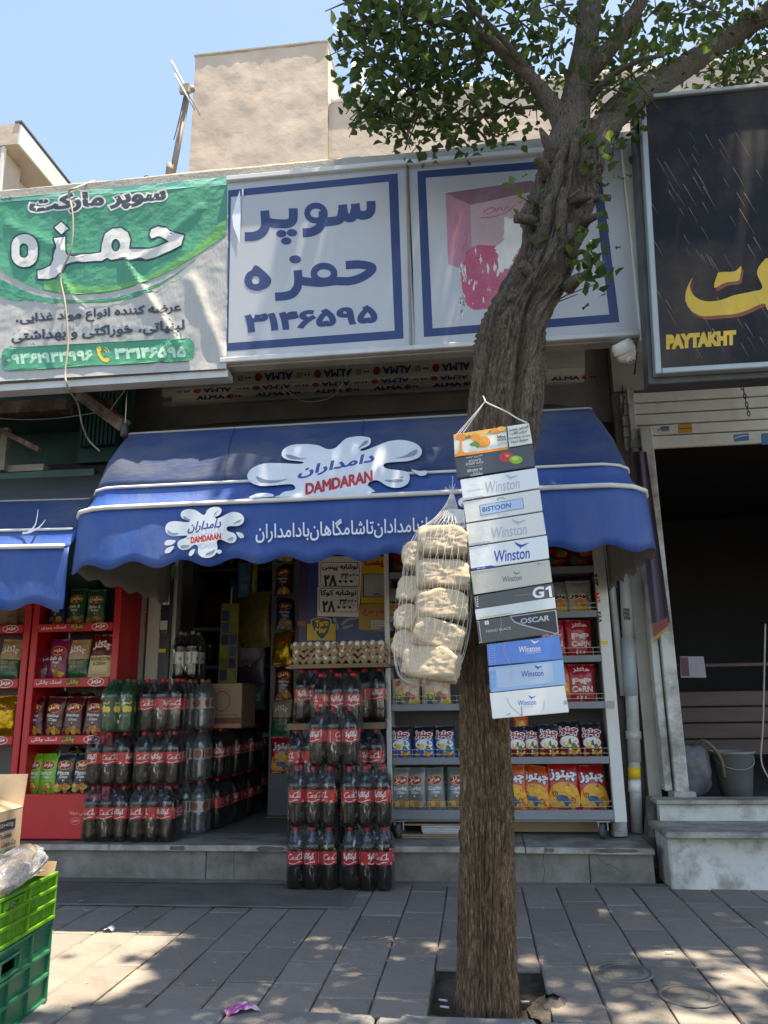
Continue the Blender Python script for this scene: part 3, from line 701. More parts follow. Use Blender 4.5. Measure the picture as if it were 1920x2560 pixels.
arcs = smooth(arc, 6)
pr.add([[(-560, 552), (573, 440), (568, 462), (0, 506), (-560, 562)]], GRN_LIT)  # paler strip along the top: light on the fold, put into the colour
pr.add([[(-300, 530), (0, 506), (568, 462)] + [(566, 587)] + arcs + [(-300, 545)]], GRN)
pr.add([smooth([(566, 545), (470, 630), (370, 690), (299, 710)], 6) + smooth([(299, 724), (411, 684), (500, 632), (566, 587)], 6)], LIME)
pr.add([smooth([(299, 712), (230, 716), (160, 705), (110, 690)], 5) + smooth([(110, 723), (187, 735), (299, 724)], 5)], LIME)
pr.add([smooth([(488, 648), (400, 710), (300, 745), (187, 756), (80, 742), (0, 712), (-140, 610)], 6) + smooth([(-150, 640), (0, 728), (60, 745), (187, 758), (300, 750), (400, 716), (488, 652)][:1] + [(0, 718 + 22), (80, 752), (170, 757), (300, 752), (400, 714), (488, 649)], 6)], GRN)
pr.add([smooth([(478, 657), (400, 706), (299, 741), (187, 750), (90, 737), (0, 697)], 6) + smooth([(0, 722), (90, 752), (175, 757), (299, 747), (400, 711), (478, 658)], 6)], GRN)
# heading
hd = slope_tx(c3, 'سوپر مارکت', 195, 262, 1110, 352, -0.088, True, .05)
hd = slope_tx(c3, 'سوپر مارکت', 195, 245, 1112, 385, -0.09, True, .055)
wide = offset(hd, 4.2)
pr.add(wide, ink('banner_letter', 205, 205, 200)); pr.add(hd, DGRY)
# big outlined name
body = [(1235, 500), (1215, 572), (1130, 615), (1040, 655), (985, 668), (860, 670), (790, 664), (742, 672), (716, 658), (682, 678), (560, 685), (478, 688), (442, 702), (412, 750), (370, 788), (320, 800), (250, 798), (247, 737), (292, 725), (336, 702), (353, 665), (358, 520), (440, 508), (440, 610), (452, 632), (600, 626), (674, 615), (678, 560), (700, 490), (750, 456), (810, 450), (858, 480), (876, 530), (868, 590), (1000, 590), (1050, 576), (1122, 545), (1060, 512), (1012, 530), (996, 500), (1008, 460), (1058, 440), (1110, 450), (1165, 482)]
body = [c3(*p) for p in body]; hole = [c3(*p) for p in disc(774, 570, 25, 38)[0]]
if area([body][0]) * area(hole) > 0: hole = hole[::-1]
dia = P_(c3, (410, 408), (462, 458), (410, 503), (358, 452))
heo = [c3(*p) for p in rrect(72, 492, 256, 720, 88)[0]]; heh = [c3(*p) for p in rrect(134, 562, 184, 650, 24)[0]][::-1]
o2 = lambda cs, d: offset(cs, d)
full = [[body, hole], dia, [heo, heh]]
for g in full: pr.add(o2(g, 2.2), BNAVY, 9)
for g in full: pr.add(o2(g, -1.6), ink('banner_letter', 205, 205, 200), 9)
pr.add(slope_tx(c3, 'عرضه‌کننده انواع مواد غذایی،'.replace('\u200c', ' '), 105, 1030, 1212, 1118, -0.072, True, .035), BNAVY)
pr.add(slope_tx(c3, 'لبنیاتی، خوراکتی و بهداشتی', 75, 1145, 1235, 1232, -0.068, True, .035), BNAVY)
pr.add(mv(rrect(10, 1258, 1295, 1412, 45), lambda x, y: c3(x, y - 0.055 * (x - 10))), GRN)
pr.add(slope_tx(c3, '۰۹۳۶۱۹۴۳۹۹۶', 42, 1300, 622, 1372, -0.055, True, .05), ink('pale_green', 165, 205, 180))
pr.add(slope_tx(c3, '۳۳۱۴۶۵۹۵', 762, 1258, 1245, 1335, -0.03, True, .05), ink('pale_green', 165, 205, 180))
ph = stroke([c3(658, 1262), c3(664, 1300), c3(690, 1335), c3(722, 1345)], 7, 7) + disc(*c3(662, 1264), 6, 7) + disc(*c3(714, 1336), 7, 5)
for r_ in (22, 38): ph += stroke([c3(690 + r_ * cos(t), 1290 - r_ * sin(t)) for t in (0.1, 0.5, 0.9, 1.35)], 2.4)
pr.add(ph, YELL)
pr.add(tx('چی', 2, 500, 30, 492, True), DGRY)
pr.build('print', bn)
FRAMEM = mat('sign_frame_alu', (0.52, 0.52, 0.50), 0.5, 0.1, 5, dirt=0.6, dcol=(0.25, 0.22, 0.18), dsc=4, metal=0.2)
b0 = at(-560, 985, Y=YS + .02); b1 = at(566, 925, Y=YS + .02)
part(bn, 'bottom_frame', FRAMEM, ((b0.x, YS + 0.015, b1.z - 0.04), (b1.x + .01, YS + 0.10, b1.z - 0.002)))
part(bn, 'backing_box', FRAMEM, ((b0.x, YS + 0.035, b1.z), (b1.x, YS + 0.095, at(573, 452, Y=YS).z)))

# ---- light boxes
LBW = mat('lightbox_white', (0.44, 0.455, 0.48), 0.4, 0.06, 3, dirt=0.35, dcol=(0.42, 0.41, 0.39), dsc=2.5, stretch=(1, 1, 0.6))
def lightbox(name, label, px0, px1, topf, botf, extra=None):
    pc = [(px0, topf(px0)), (px1[0], topf(px1[0])), (px1[1], botf(px1[1])), (px0 + extra, botf(px0 + extra))]
    w = [at(*p, Y=YS) for p in pc]
    t = thing(name, label, 'shop sign', ((w[0] + w[2]) / 2))
    L = t.location; mb = MB()
    mb.quad(*[p - L for p in (w[3], w[2], w[1], w[0])])
    mb.build('face_panel', LBW, t)
    x0, x1, z0, z1 = min(p.x for p in w), max(p.x for p in w), min(w[2].z, w[3].z), max(w[0].z, w[1].z)
    return t, w
lt = lambda x: 453 - 0.088 * (x - 570); lbm = lambda x: 899 - 0.0685 * (x - 570)
t1, w1 = lightbox('shop_light_box', 'white light box sign with navy border, two navy words and a number', 568, (1017, 1037), lt, lbm, -2)
t2, w2 = lightbox('faded_light_box', 'white light box sign with navy border and faded peeling pink box picture', 1021, (1545, 1600), lambda x: 413 - 0.086 * (x - 1021), lambda x: 868 - 0.070 * (x - 1037), 20)
def boxframe(t, w, side=True):
    L = t.location
    z0 = min(w[2].z, w[3].z); z1 = max(w[0].z, w[1].z); x0 = min(w[0].x, w[3].x); x1 = max(w[1].x, w[2].x)
    MB().box(Vector((x0, YS + .004, z0)) - L, Vector((x1, YS + .10, z1)) - L).build('box_body', FRAMEM, t)
    MB().bbox(Vector((x0, YS - .018, z0 - .022)) - L, Vector((x1, YS + .02, z0 + .006)) - L, .004).build('frame_bar', FRAMEM, t)
    MB().bbox(Vector((x0, YS - .025, z1 - .012)) - L, Vector((x1, YS + .02, z1 + .018)) - L, .004).build('frame_bar', mat('frame_top', (0.66, 0.67, 0.66), 0.4, 0.1, 6, dirt=0.3), t)
    MB().bbox(Vector((x0 + .0, YS + .021, z0 - .03)) - L, Vector((x1, YS + .10, z0 - .001)) - L, .004).build('bottom_tray', mat('rusty_tray', (0.36, 0.33, 0.28), 0.8, 0.2, 5, 0.3, 30, dirt=0.8, dcol=(0.14, 0.11, 0.08), dsc=4), t)
boxframe(t1, w1); boxframe(t2, w2)
L = t2.location; x1 = max(w2[1].x, w2[2].x)
MB().bbox(Vector((x1 - .005, YS - .02, min(w2[2].z, w2[3].z) - .05)) - L, Vector((x1 + .055, YS + .12, max(w2[0].z, w2[1].z) + .03)) - L, .005).build('side_post', mat('frame_side', (0.6, 0.6, 0.57), 0.5, 0.1, 5, dirt=0.5, dcol=(.3, .27, .22)), t2)
MB().bbox(Vector((w1[1].x - .008, YS - .014, w1[2].z)) - t1.location, Vector((w1[1].x + .004, YS + .0, w1[1].z)) - t1.location, .002).build('joint_strip', mat('joint_strip', (0.22, 0.21, 0.20), 0.6), t1)

pr = Print(lambda x, y, l: at(x, y, Y=YS - l) - t1.location, 0.0006, 0.00008, cell=30)
bord = [[c4(82, 256), c4(1215, 143), c4(1255, 1248), c4(70, 1332)], [c4(82, 1278), c4(1195, 1195), c4(1155, 198), c4(100, 300)]]
if area(bord[0]) * area(bord[1]) > 0: bord[1] = bord[1][::-1]
pr.add(bord, NAVY)
w_ = 63
def st4(pts, w=w_): return [[c4(*p) for p in c] for c in stroke(pts, w)]
sup = []
for s_ in ([(1036, 328), (1036, 388), (1012, 418), (968, 422), (940, 400), (931, 345)], [(932, 380), (916, 432), (886, 440), (858, 420), (846, 352)], [(847, 390), (832, 446), (790, 462), (728, 468)],
           [(716, 395), (714, 452), (690, 505), (640, 535), (580, 540)],
           [(516, 376), (515, 448), (490, 476), (440, 480), (370, 474), (330, 455)], [(326, 392), (330, 490), (305, 540), (255, 563), (192, 566)]): sup.append(st4(s_, 60))
for g in sup: pr.add(g, NAVY); pr.l -= pr.step * .6
wl = mv(ring(668, 408, 78, 70, 40), c4); pr.add(wl, NAVY)
for d in ((437, 546), (508, 540), (470, 595)): pr.add(mv(disc(*d, 35, 25), c4), NAVY)
ham = [[(868, 757), (950, 752), (1020, 762), (1046, 782), (990, 830), (900, 862), (790, 862)], [(800, 862), (700, 874), (620, 868), (545, 858)], [(546, 790), (550, 880), (520, 940), (468, 962), (395, 968)]]
for g in ham: pr.add(st4(g, 56), NAVY); pr.l -= pr.step * .6
pr.add(mv(ring(722, 812, 90, 72, 44), c4), NAVY); pr.add(mv(disc(530, 718, 40, 27), c4), NAVY)
he = [c4(*p) for p in smooth([(265, 757), (320, 795), (368, 850), (350, 900), (280, 928), (215, 910), (190, 860), (206, 812), (237, 790)], 5, True)]
hh = [c4(*p) for p in disc(265, 857, 26, 28)[0]]
if area(he) * area(hh) > 0: hh = hh[::-1]
pr.add([he, hh], NAVY)
pr.add(slope_tx(c4, '۳۱۴۶۵۹۵', 188, 1088, 1080, 1212, -0.078, True, .045), NAVY)
pr.build('lettering', t1)
# torn film strip at the left end of that panel
tf = Print(lambda x, y, l: at(x, y, Y=YS - l - .004) - t1.location, 0.003)
tf.add(P_(c4, (160, 255), (130, 340), (108, 430), (115, 500), (160, 615), (165, 420), (163, 300)), mat('torn_film', (0.72, 0.76, 0.82), 0.3, 0.1, 8)); tf.add(P_(c4, (172, 248), (186, 246), (184, 295), (174, 290)), MATS['torn_film'])
tf.build('torn_film', t1)

pr = Print(lambda x, y, l: at(x, y, Y=YS - l) - t2.location, 0.0006, 0.00008, cell=30)
bord = [[c5(115, 128), c5(1331, 30), c5(1468, 1138), c5(160, 1238)], [c5(218, 1180), c5(1400, 1086), c5(1275, 88), c5(172, 172)]]
if area(bord[0]) * area(bord[1]) > 0: bord[1] = bord[1][::-1]
pr.add(bord, NAVY)
r5 = random.Random(4)
PK = lambda n, r, g, b: mat('faded_' + n, S(r, g, b), 0.5, 0.12, 6, dirt=0.3, dcol=(.5, .45, .45), dsc=5)
pr.add(P_(c5, (305, 275), (880, 190), (960, 250), (470, 355)), PK('mauve', 128, 92, 108))
pr.add(P_(c5, (305, 275), (470, 352), (480, 640), (405, 780), (322, 745)), PK('rose', 172, 118, 138))
pr.add(P_(c5, (470, 355), (960, 262), (960, 625), (480, 640)), PK('pale_rose', 178, 152, 158))
pr.add([[c5(x + r5.uniform(-6, 6), y + r5.uniform(-6, 6)) for x, y in smooth([(404, 778), (430, 720), (482, 632), (700, 622), (960, 610), (960, 780), (880, 960), (760, 1010), (640, 1030), (520, 1056), (450, 1020), (425, 960), (412, 860)], 4, True)]], PK('raspberry', 182, 78, 106))
flk = [(700, 455), (760, 440), (845, 430), (850, 560), (800, 650), (760, 700), (740, 760), (680, 800), (640, 830), (660, 720), (640, 640), (690, 590)]
pr.add([[c5(x + r5.uniform(-9, 9), y + r5.uniform(-9, 9)) for x, y in smooth(flk, 5, True)]], mat('bare_panel', (0.66, 0.65, 0.62), 0.5, 0.15, 8))
for k in range(46):
    tq = r5.random(); cx, cy, rr = ((r5.gauss(425, 14), r5.uniform(760, 1090), r5.uniform(6, 20)) if tq < .4 else (r5.gauss(470, 40), r5.gauss(675, 18), r5.uniform(4, 14)) if tq < .6 else (r5.gauss(600, 50), r5.gauss(800, 60), r5.uniform(5, 26)) if tq < .85 else (r5.gauss(540, 60), r5.gauss(950, 50), r5.uniform(4, 12)))
    if cx < 520 and cy < 760 and r5.random() < .4: continue
    pr.add([[c5(cx + rr * r5.uniform(.2, 1) * cos(a) * .7, cy + rr * r5.uniform(.2, 1) * 2.6 * sin(a)) for a in [2 * pi * i / 13 for i in range(13)]]], MATS['bare_panel']); pr.l -= pr.step
pr.l += pr.step
sc_ = [[(555, 405), (600, 375), (640, 380), (600, 410), (560, 412)], [(640, 400), (670, 372), (690, 395), (720, 365), (735, 385), (775, 350)], [(540, 440), (640, 430), (740, 390)]]
for g in sc_: pr.add(mv(stroke(g, 11, 5), c5), PK('script', 175, 95, 118)); pr.l -= pr.step * .5
for g in ([(365, 640), (380, 560), (395, 500), (375, 470), (365, 520)], [(370, 460), (395, 440), (375, 425), (395, 405)], [(415, 650), (440, 600), (450, 550), (430, 560), (445, 520)], [(415, 660), (450, 640), (440, 600)]): pr.add(mv(stroke(g, 9, 4), c5), MATS['faded_script']); pr.l -= pr.step * .5
pr.build('picture', t2)

# ---- black sign of the neighbour
YB = 3.42
bs = thing('black_sign', 'tall black sign with large yellow calligraphy and small yellow capitals', 'shop sign', at(1780, 600, Y=YB))
L = bs.location
bx0, bx1 = 0.905, 2.6; bz0 = at(1645, 938, Y=YB).z; bz1 = at(1605, 243, Y=YB).z
BKG = mat('black_sign_haze', (0.016, 0.017, 0.022), 0.6, 0.5, 1.6, spec=.15, dirt=0.9, dcol=(0.10, 0.072, 0.055), dsc=1.3)  # brown clouding is reflected haze put into the face colour
def part2(name, m, a, b, bev=0.004): return MB().bbox(Vector(a) - L, Vector(b) - L, bev).build(name, m, bs)
part2('sign_face', BKG, (bx0 + .02, YB, bz0 + .02), (bx1, YB + .02, bz1 - .02), .001)
GF = mat('grey_trim', (0.34, 0.37, 0.37), 0.4, 0.1, 6, metal=0.3, dirt=0.3)
part2('frame_bar', GF, (bx0, YB - .02, bz0 + .0), (bx0 + .028, YB + .03, bz1)); part2('frame_bar', GF, (bx0 + .028, YB - .02, bz0), (bx1, YB + .03, bz0 + .028)); part2('frame_bar', GF, (bx0 + .028, YB - .02, bz1 - .022), (bx1, YB + .03, bz1))
DKB = mat('sign_box_dark', (0.06, 0.065, 0.065), 0.5, 0.25, 6, dirt=0.4, dcol=(.16, .15, .13))
part2('box_body', DKB, (bx0 - .02, YB + .031, bz0 - .03), (bx1, YB + .14, bz1 + .01))
for ch_ in bs.children:
    for v_ in ch_.data.vertices: v_.co.x += .044 * v_.co.z
pr = Print(lambda x, y, l: at(x, y, Y=YB - l) - L, 0.0006, 0.0001, cell=40)
SY = ink('sign_yellow', 205, 168, 45); OR = ink('sign_orange', 130, 62, 22)
tb = [(680, 1385), (660, 1450), (690, 1510), (760, 1545), (860, 1540), (960, 1505), (1080, 1480), (1150, 1455), (1112, 1350), (1160, 1270), (1200, 1255), (1400, 1260), (1400, 1600), (1200, 1612), (1160, 1560), (1050, 1605), (960, 1632), (860, 1640), (740, 1645), (660, 1600), (630, 1530), (640, 1460)]
td = [(825, 1455), (842, 1375), (862, 1350), (960, 1345), (1006, 1310), (1000, 1370), (985, 1408), (900, 1420)]
for g in (tb, td):
    g = smooth(g, 4, True)
    pr.add([[cs6(x + 14, y + 22) for x, y in g]], OR); pr.add([[cs6(x, y) for x, y in g]], SY)
pr.add(slope_tx(cs6, 'PAYTAKHT', 500, 1772, 972, 1872, -0.068, False, .085), SY)
for k in range(60):
    x, y = r5.uniform(380, 1150), r5.uniform(380, 1850); ln = r5.uniform(60, 210)
    pr.add(mv(stroke([(x, y), (x + ln * .5, y + ln * .85)], r5.uniform(1.2, 4.2), .6, sm=0), cs6), ink('rain_streak', 150, 132, 105)); pr.l -= pr.step
pr.build('lettering', bs)

# ---- security camera
sc = thing('security_camera', 'white dome security camera under the corner of the faded light box', 'security camera', at(1562, 878, Y=3.66))
CW = mat('camera_white', (0.72, 0.70, 0.64), 0.35, 0.05, 6)
sz = 3.8 / 1923 / cos(0.2)
Mx = Matrix.Rotation(radians(-25), 4, 'Y') @ Matrix.Rotation(radians(20), 4, 'X')
MB().lathe([(0.0, .052), (.045, .052), (.054, .035), (.056, .0), (.050, -.012), (0, -.012)], 20, M=Mx).build('base', CW, sc)
MB().lathe([(.05 * sin(a), -.012 - .055 * (1 - cos(a)) / 1.0 if False else -.015 - .05 * cos(pi / 2 - a) * 0 - .05 * (1 - sin(pi / 2 - a) * 1) * -1 if False else -.012 - .048 * cos(a)) for a in [pi / 2 * i / 6 for i in range(7)]][::-1], 20, M=Mx).build('ball', CW, sc)
MB().lathe([(0, -.066), (.022, -.066), (.026, -.05), (.026, -.03)], 16, M=Mx @ Matrix.Rotation(radians(-28), 4, 'X')).build('lens_housing', CW, sc)
for sx in (-.009, .009): MB().lathe([(0, -.0675), (.006, -.0675), (.0065, -.06)], 10, M=Mx @ Matrix.Rotation(radians(-28), 4, 'X') @ Matrix.Translation((sx, 0.002, 0))).build('lens', BLACK, sc)
MB().tube(smooth([(.03, .02, .05), (.06, .05, .07), (.08, .1, .03), (.07, .15, -.06), (.09, .2, -.02)]), .004, 6).build('cable', BLACK, sc)

# ---- loose cables
CAB = mat('cable_beige', (0.33, 0.29, 0.23), 0.7, 0.1, 10)
def cable(label, pts, r, m=CAB, name='cable'):
    pts = [at(p[0], p[1], Y=p[2]) for p in pts]; L = pts[0].copy()
    o = MB().tube(smooth([p - L for p in pts], 6), r, 6).build(name, m); o.location = L
    return tag(o, label, 'cable')
cable('beige cable hanging down the front of the green banner', [(235, 452, 3.85), (190, 470, 3.60), (172, 482, 3.585), (182, 540, 3.58), (178, 620, 3.58), (152, 690, 3.585), (163, 760, 3.58), (170, 860, 3.58), (163, 930, 3.57), (170, 968, 3.58), (195, 1010, 3.9), (205, 1060, 4.0), (222, 1100, 4.1), (250, 1128, 4.1)], .0055)
cable('thin pale wire drooping along the dark green metal at left', [(-30, 1044, 4.3), (60, 1049, 4.3), (150, 1045, 4.3), (250, 1030, 4.2)], .004)
cable('thin wire running from the banner frame to the awning bracket', [(320, 965, 3.85), (290, 1005, 4.0), (262, 1032, 4.1), (200, 988, 4.2), (165, 968, 4.2)], .003)
cable('thin white wire looping in front of the rolled up shutter', [(870, 908, 4.3), (862, 940, 4.6), (838, 985, 4.7), (800, 1002, 4.7), (750, 1000, 4.72), (700, 960, 4.75)], .003, WHITE)
cable('short wire loop sticking up from the roof edge', [(355, 455, 3.86), (362, 441, 3.85), (372, 441, 3.85), (374, 453, 3.86)], .003, BLACK)
bu = thing('hanging_socket', 'black lamp socket hanging on a wire at the left corner of the awning', 'lamp socket', at(312, 1075, Y=3.66))
MB().tube([(0, 0, .02), at(318, 968, Y=3.80) - bu.location], .003, 6).build('wire', CAB, bu)
MB().lathe([(0, .035), (.014, .034), (.02, .02), (.021, -.035), (.016, -.04), (0, -.04)], 14).build('socket', BLACK, bu)

# ================================================================== awnings
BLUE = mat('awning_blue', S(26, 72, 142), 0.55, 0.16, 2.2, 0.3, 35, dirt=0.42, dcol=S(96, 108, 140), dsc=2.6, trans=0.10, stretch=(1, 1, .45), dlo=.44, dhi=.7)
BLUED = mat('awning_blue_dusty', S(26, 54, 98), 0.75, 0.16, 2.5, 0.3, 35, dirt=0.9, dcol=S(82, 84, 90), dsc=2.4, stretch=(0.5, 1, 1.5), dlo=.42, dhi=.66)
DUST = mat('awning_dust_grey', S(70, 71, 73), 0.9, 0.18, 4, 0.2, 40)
INNER = mat('awning_inside', S(150, 146, 138), 0.8, 0.12, 4, 0.2, 30, trans=0.15)
PIPE = mat('awning_piping', (0.62, 0.61, 0.56), 0.5, 0.08, 8, dirt=0.4, dcol=(.35, .33, .28))
def make_awning(name, label, xl, xr, yv, zA, zB, zC, zD, ztop, ywall, rc=0.24, inA=0.22, inB=0.07, side=(True, True), sag=0.0, period=0.25):
    t = thing(name, label, 'awning', ((xl + xr) / 2, yv, zD)); L = t.location
    path = []                                        # valance line in plan with outward normal and arc length
    def addp(x, y, nx, ny): path.append((x, y, nx, ny))
    if side[0]:
        for k in range(16): addp(xl, ywall - 0.02 - (ywall - yv - rc - 0.02) * k / 16, -1, 0)
        for k in range(11): a = pi / 2 * k / 10; addp(xl + rc - rc * cos(a), yv + rc - rc * sin(a), -cos(a), -sin(a))
    nfr = int((xr - xl) / 0.012); x0 = xl + (rc if side[0] else 0); x1 = xr - (rc if side[1] else 0)
    for k in range(1, nfr): addp(x0 + (x1 - x0) * k / nfr, yv, 0, -1)
    if side[1]:
        for k in range(11): a = pi / 2 * (1 - k / 10); addp(xr - rc + rc * cos(a), yv + rc - rc * sin(a), cos(a), -sin(a))
        for k in range(1, 17): addp(xr, yv + rc + (ywall - yv - rc - 0.02) * k / 16, 1, 0)
    s = 0; S_ = []
    for k, p in enumerate(path):
        if k: s += hypot(p[0] - path[k - 1][0], p[1] - path[k - 1][1])
        S_.append(s)
    def pos(k, inset, z): x, y, nx, ny = path[k]; return Vector((x - nx * inset, y - ny * inset, z + sag * (x - xl) / (xr - xl)))
    n = len(path)
    def strip(levels, nm, m):
        mb = MB(); rows_ = [[pos(k, *lev(k)) - L for k in range(n)] for lev in levels]
        vsx = [p for r in rows_ for p in r]
        fs = [(j * n + k, j * n + k + 1, (j + 1) * n + k + 1, (j + 1) * n + k) for j in range(len(levels) - 1) for k in range(n - 1)]
        mb.add(vsx, [f[::-1] for f in fs], 0, True)
        o = mb.build(nm, m, t); md = o.modifiers.new('cloth', 'SOLIDIFY'); md.thickness = 0.002; md.offset = -1; md.material_offset = 1
        return o
    wv = lambda k, a: a * noise.noise((S_[k] * 3.1, 3.3, yv)) + 0.6 * a * noise.noise((S_[k] * 8.0, 1.1, yv))
    edge = lambda k: 0.045 * sin(S_[k] * 21) * math.exp(-min(S_[k], S_[-1] - S_[k]) * 1.2) if (side[0] or side[1]) else 0
    scal = lambda k: 0.017 * cos(2 * pi * S_[k] / period) + 0.006 * noise.noise((S_[k] * 5, 0, 2))
    levs = []
    for j in range(7):
        q = j / 6
        levs.append(lambda k, q=q: (-0.012 * q - q * (wv(k, .022) + 0.4 * edge(k)) - .004 * noise.noise((S_[k] * 9, q * 3, 4)) - .0022 * noise.noise((S_[k] * 24 + q * 4, q * 8, 6)), zC + (zD + scal(k) - zC) * q))
    strip(levs, 'valance', [BLUE, INNER])
    ups = []
    for j in range(5): q = j / 4; ups.append(lambda k, q=q: (inB + (0.0 - inB) * q + 0.018 * sin(pi * q) + .3 * wv(k, .01), zB + (zC - zB) * q))
    strip(ups, 'lower_fold', [BLUE, INNER])
    ups = []
    for j in range(9): q = j / 8; ups.append(lambda k, q=q: (inA + (inB - inA) * q - 0.02 * sin(pi * q) + sin(pi * q) * (wv(k, .014) + .007 * noise.noise((S_[k] * 6, q * 5, 7)) + .004 * noise.noise((S_[k] * 17, q * 9, 2))), zA + (zB - zA) * q))
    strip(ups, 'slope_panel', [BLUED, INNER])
    # dusty top between the slope and the wall
    mb = MB(); A = [pos(k, inA, zA) - L for k in range(n)]
    T = [Vector((min(max(path[k][0], xl + .27), xr - .27), ywall, ztop)) - L for k in range(n)]
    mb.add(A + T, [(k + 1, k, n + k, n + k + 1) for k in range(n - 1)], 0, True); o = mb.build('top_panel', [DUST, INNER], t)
    for lev, r, nm in ((lambda k: (inA, zA), .006, 'top_piping'), (lambda k: (inB - .003, zB), .008, 'middle_piping'), (lambda k: (-.006, zC), .0125, 'front_piping')):
        pts = [pos(k, *lev(k)) - L for k in range(0, n, 3)]
        MB().tube(pts, r, 6).build(nm, PIPE if r > .007 else mat('grubby_piping', (0.30, 0.29, 0.25), .7, .15, 9), t)
    for xs_ in [xl + (xr - xl) * f for f in (.28, .52, .76)]:          # sewn seams
        k = min(range(n), key=lambda i: abs(path[i][0] - xs_) + (0 if path[i][3] < -.9 else 9))
        for nm, lv in (('seam', [(inA + (inB - inA) * q - 0.02 * sin(pi * q) + sin(pi * q) * (wv(k, .014) + .007 * noise.noise((S_[k] * 6, q * 5, 7)) + .004 * noise.noise((S_[k] * 17, q * 9, 2))) - .0035, zA + (zB - zA) * q) for q in [i / 10 for i in range(11)]]),):
            MB().tube([pos(k, *a) - L for a in lv], .003, 5).build(nm, BLUED, t)
    return t, L
YV = 3.53
zC_, zD_ = at(960, 1239, Y=YV).z, at(960, 1391, Y=YV - .01).z
zA_, zB_ = at(960, 1049, Y=YV + .22).z, at(960, 1187, Y=YV + .07).z
XL, XR = at(200, 1275, Y=YV).x - 0.10, at(1600, 1240, Y=YV).x + 0.075
aw, LA = make_awning('blue_awning', 'large blue awning with scalloped valance and white splash logos', XL, XR, YV, zA_, zB_, zC_, zD_, 2.93, 5.0)
ZB0 = at(60, 1490, Y=3.62).z
lw_, LL = make_awning('left_awning', 'lower blue awning at the left edge over the red snack racks', -5.2, XL + 0.02, 3.62, at(60, 1229, Y=3.62 + .22).z, at(60, 1300, Y=3.62 + .07).z, at(60, 1341, Y=3.62).z, ZB0, at(60, 1165, Y=4.9).z, 4.9, inA=0.22, side=(False, False), sag=-0.06)
# splash logos and lettering
def pv_y(z):                                   # front surface of the awning at height z
    if z <= zC_: return YV - 0.012 * 0 - 0.012 * (zC_ - z) / (zC_ - zD_) * 0 - 0.012 * ((zC_ - z) / (zC_ - zD_))
    if z <= zB_: q = (zB_ - z) / (zB_ - zC_); return YV + 0.07 * (1 - q) + 0.018 * sin(pi * q)
    q = (zA_ - z) / (zA_ - zB_); return YV + 0.22 + (0.07 - 0.22) * q - 0.02 * sin(pi * q)
def awn_map(x, y, l):
    p = at(x, y, Y=YV)
    for _ in range(6): p = at(x, y, Y=pv_y(p.z) - 0.016 - l)
    return p - LA
def awn_flat(x, y, l):
    p = at(x, y, Y=YV - 0.030 - l); return p - LA
def c8(x, y): return (540 + x * 0.3737, 900 + y * 0.3737)
def c7(x, y): return (x * 0.3737, 900 + y * 0.3737)
SPW = mat('splash_white', (0.60, 0.64, 0.68), 0.5, 0.08, 4, dirt=0.35, dcol=(.42, .41, .38), dsc=5); SPG = ink('splash_grey', 120, 135, 150); DRED = ink('dam_red', 178, 32, 38); DBL = ink('dam_blue', 40, 66, 140)
big = [(1035, 530), (1025, 570), (965, 598), (985, 608), (1060, 580), (1150, 545), (1250, 535), (1340, 560), (1377, 605), (1360, 650), (1290, 675), (1200, 682), (1135, 690), (1120, 712), (1160, 730), (1270, 745), (1296, 780), (1280, 830), (1220, 855), (1150, 845), (1080, 805), (1030, 815), (1015, 840), (1024, 895), (430, 916), (425, 905), (460, 880), (520, 870), (530, 850), (500, 830), (400, 838), (300, 842), (235, 820), (208, 775), (240, 725), (320, 692), (430, 690), (560, 695), (580, 680), (480, 668), (440, 640), (450, 600), (500, 570), (590, 562), (680, 570), (740, 595), (790, 592), (820, 570), (870, 525), (950, 510), (1010, 515)]
pr = Print(awn_map, 0.001, 0.0004, cell=12)
pr.add([[c8(*p) for p in smooth(big, 3, True)]], SPW)
for g in ([(470, 632), (520, 640), (560, 655), (610, 660), (540, 666), (485, 655)], [(1345, 598), (1340, 630), (1290, 650), (1200, 658), (1260, 640), (1310, 610)], [(270, 778), (330, 800), (400, 805), (480, 795), (400, 822), (300, 822)], [(1110, 795), (1180, 798), (1250, 780), (1250, 810), (1200, 825), (1150, 815)], [(1018, 540), (990, 545), (950, 595), (975, 580), (1010, 560)]): pr.add([[c8(*p) for p in smooth(g, 4, True)]], SPG); pr.l -= pr.step
pr.l += pr.step
def dam_fa(fn, x0, y0, x1, y1, k, slant=.28):
    return mv(tx('دامداران', x0, y1, x1, y0, True, .035), lambda x, y: fn(x + slant * (y1 - y), y + k * (x - x0)))
pr.add(dam_fa(c8, 540, 715, 1050, 800, -0.2), DBL)
pr.add(slope_tx(c8, 'DAMDARAN', 598, 825, 1048, 905, -0.2, False, .05), DRED)
pr.add([[c8(*p) for p in smooth([(225, 922), (255, 900), (320, 890), (370, 895), (388, 910), (340, 917)], 4, True)]], SPW)
pr.add([[c8(*p) for p in smooth([(1305, 732), (1360, 742), (1405, 740), (1408, 765), (1375, 775), (1345, 765)], 4, True)]], SPW)
pr.build('splash_logo', aw)
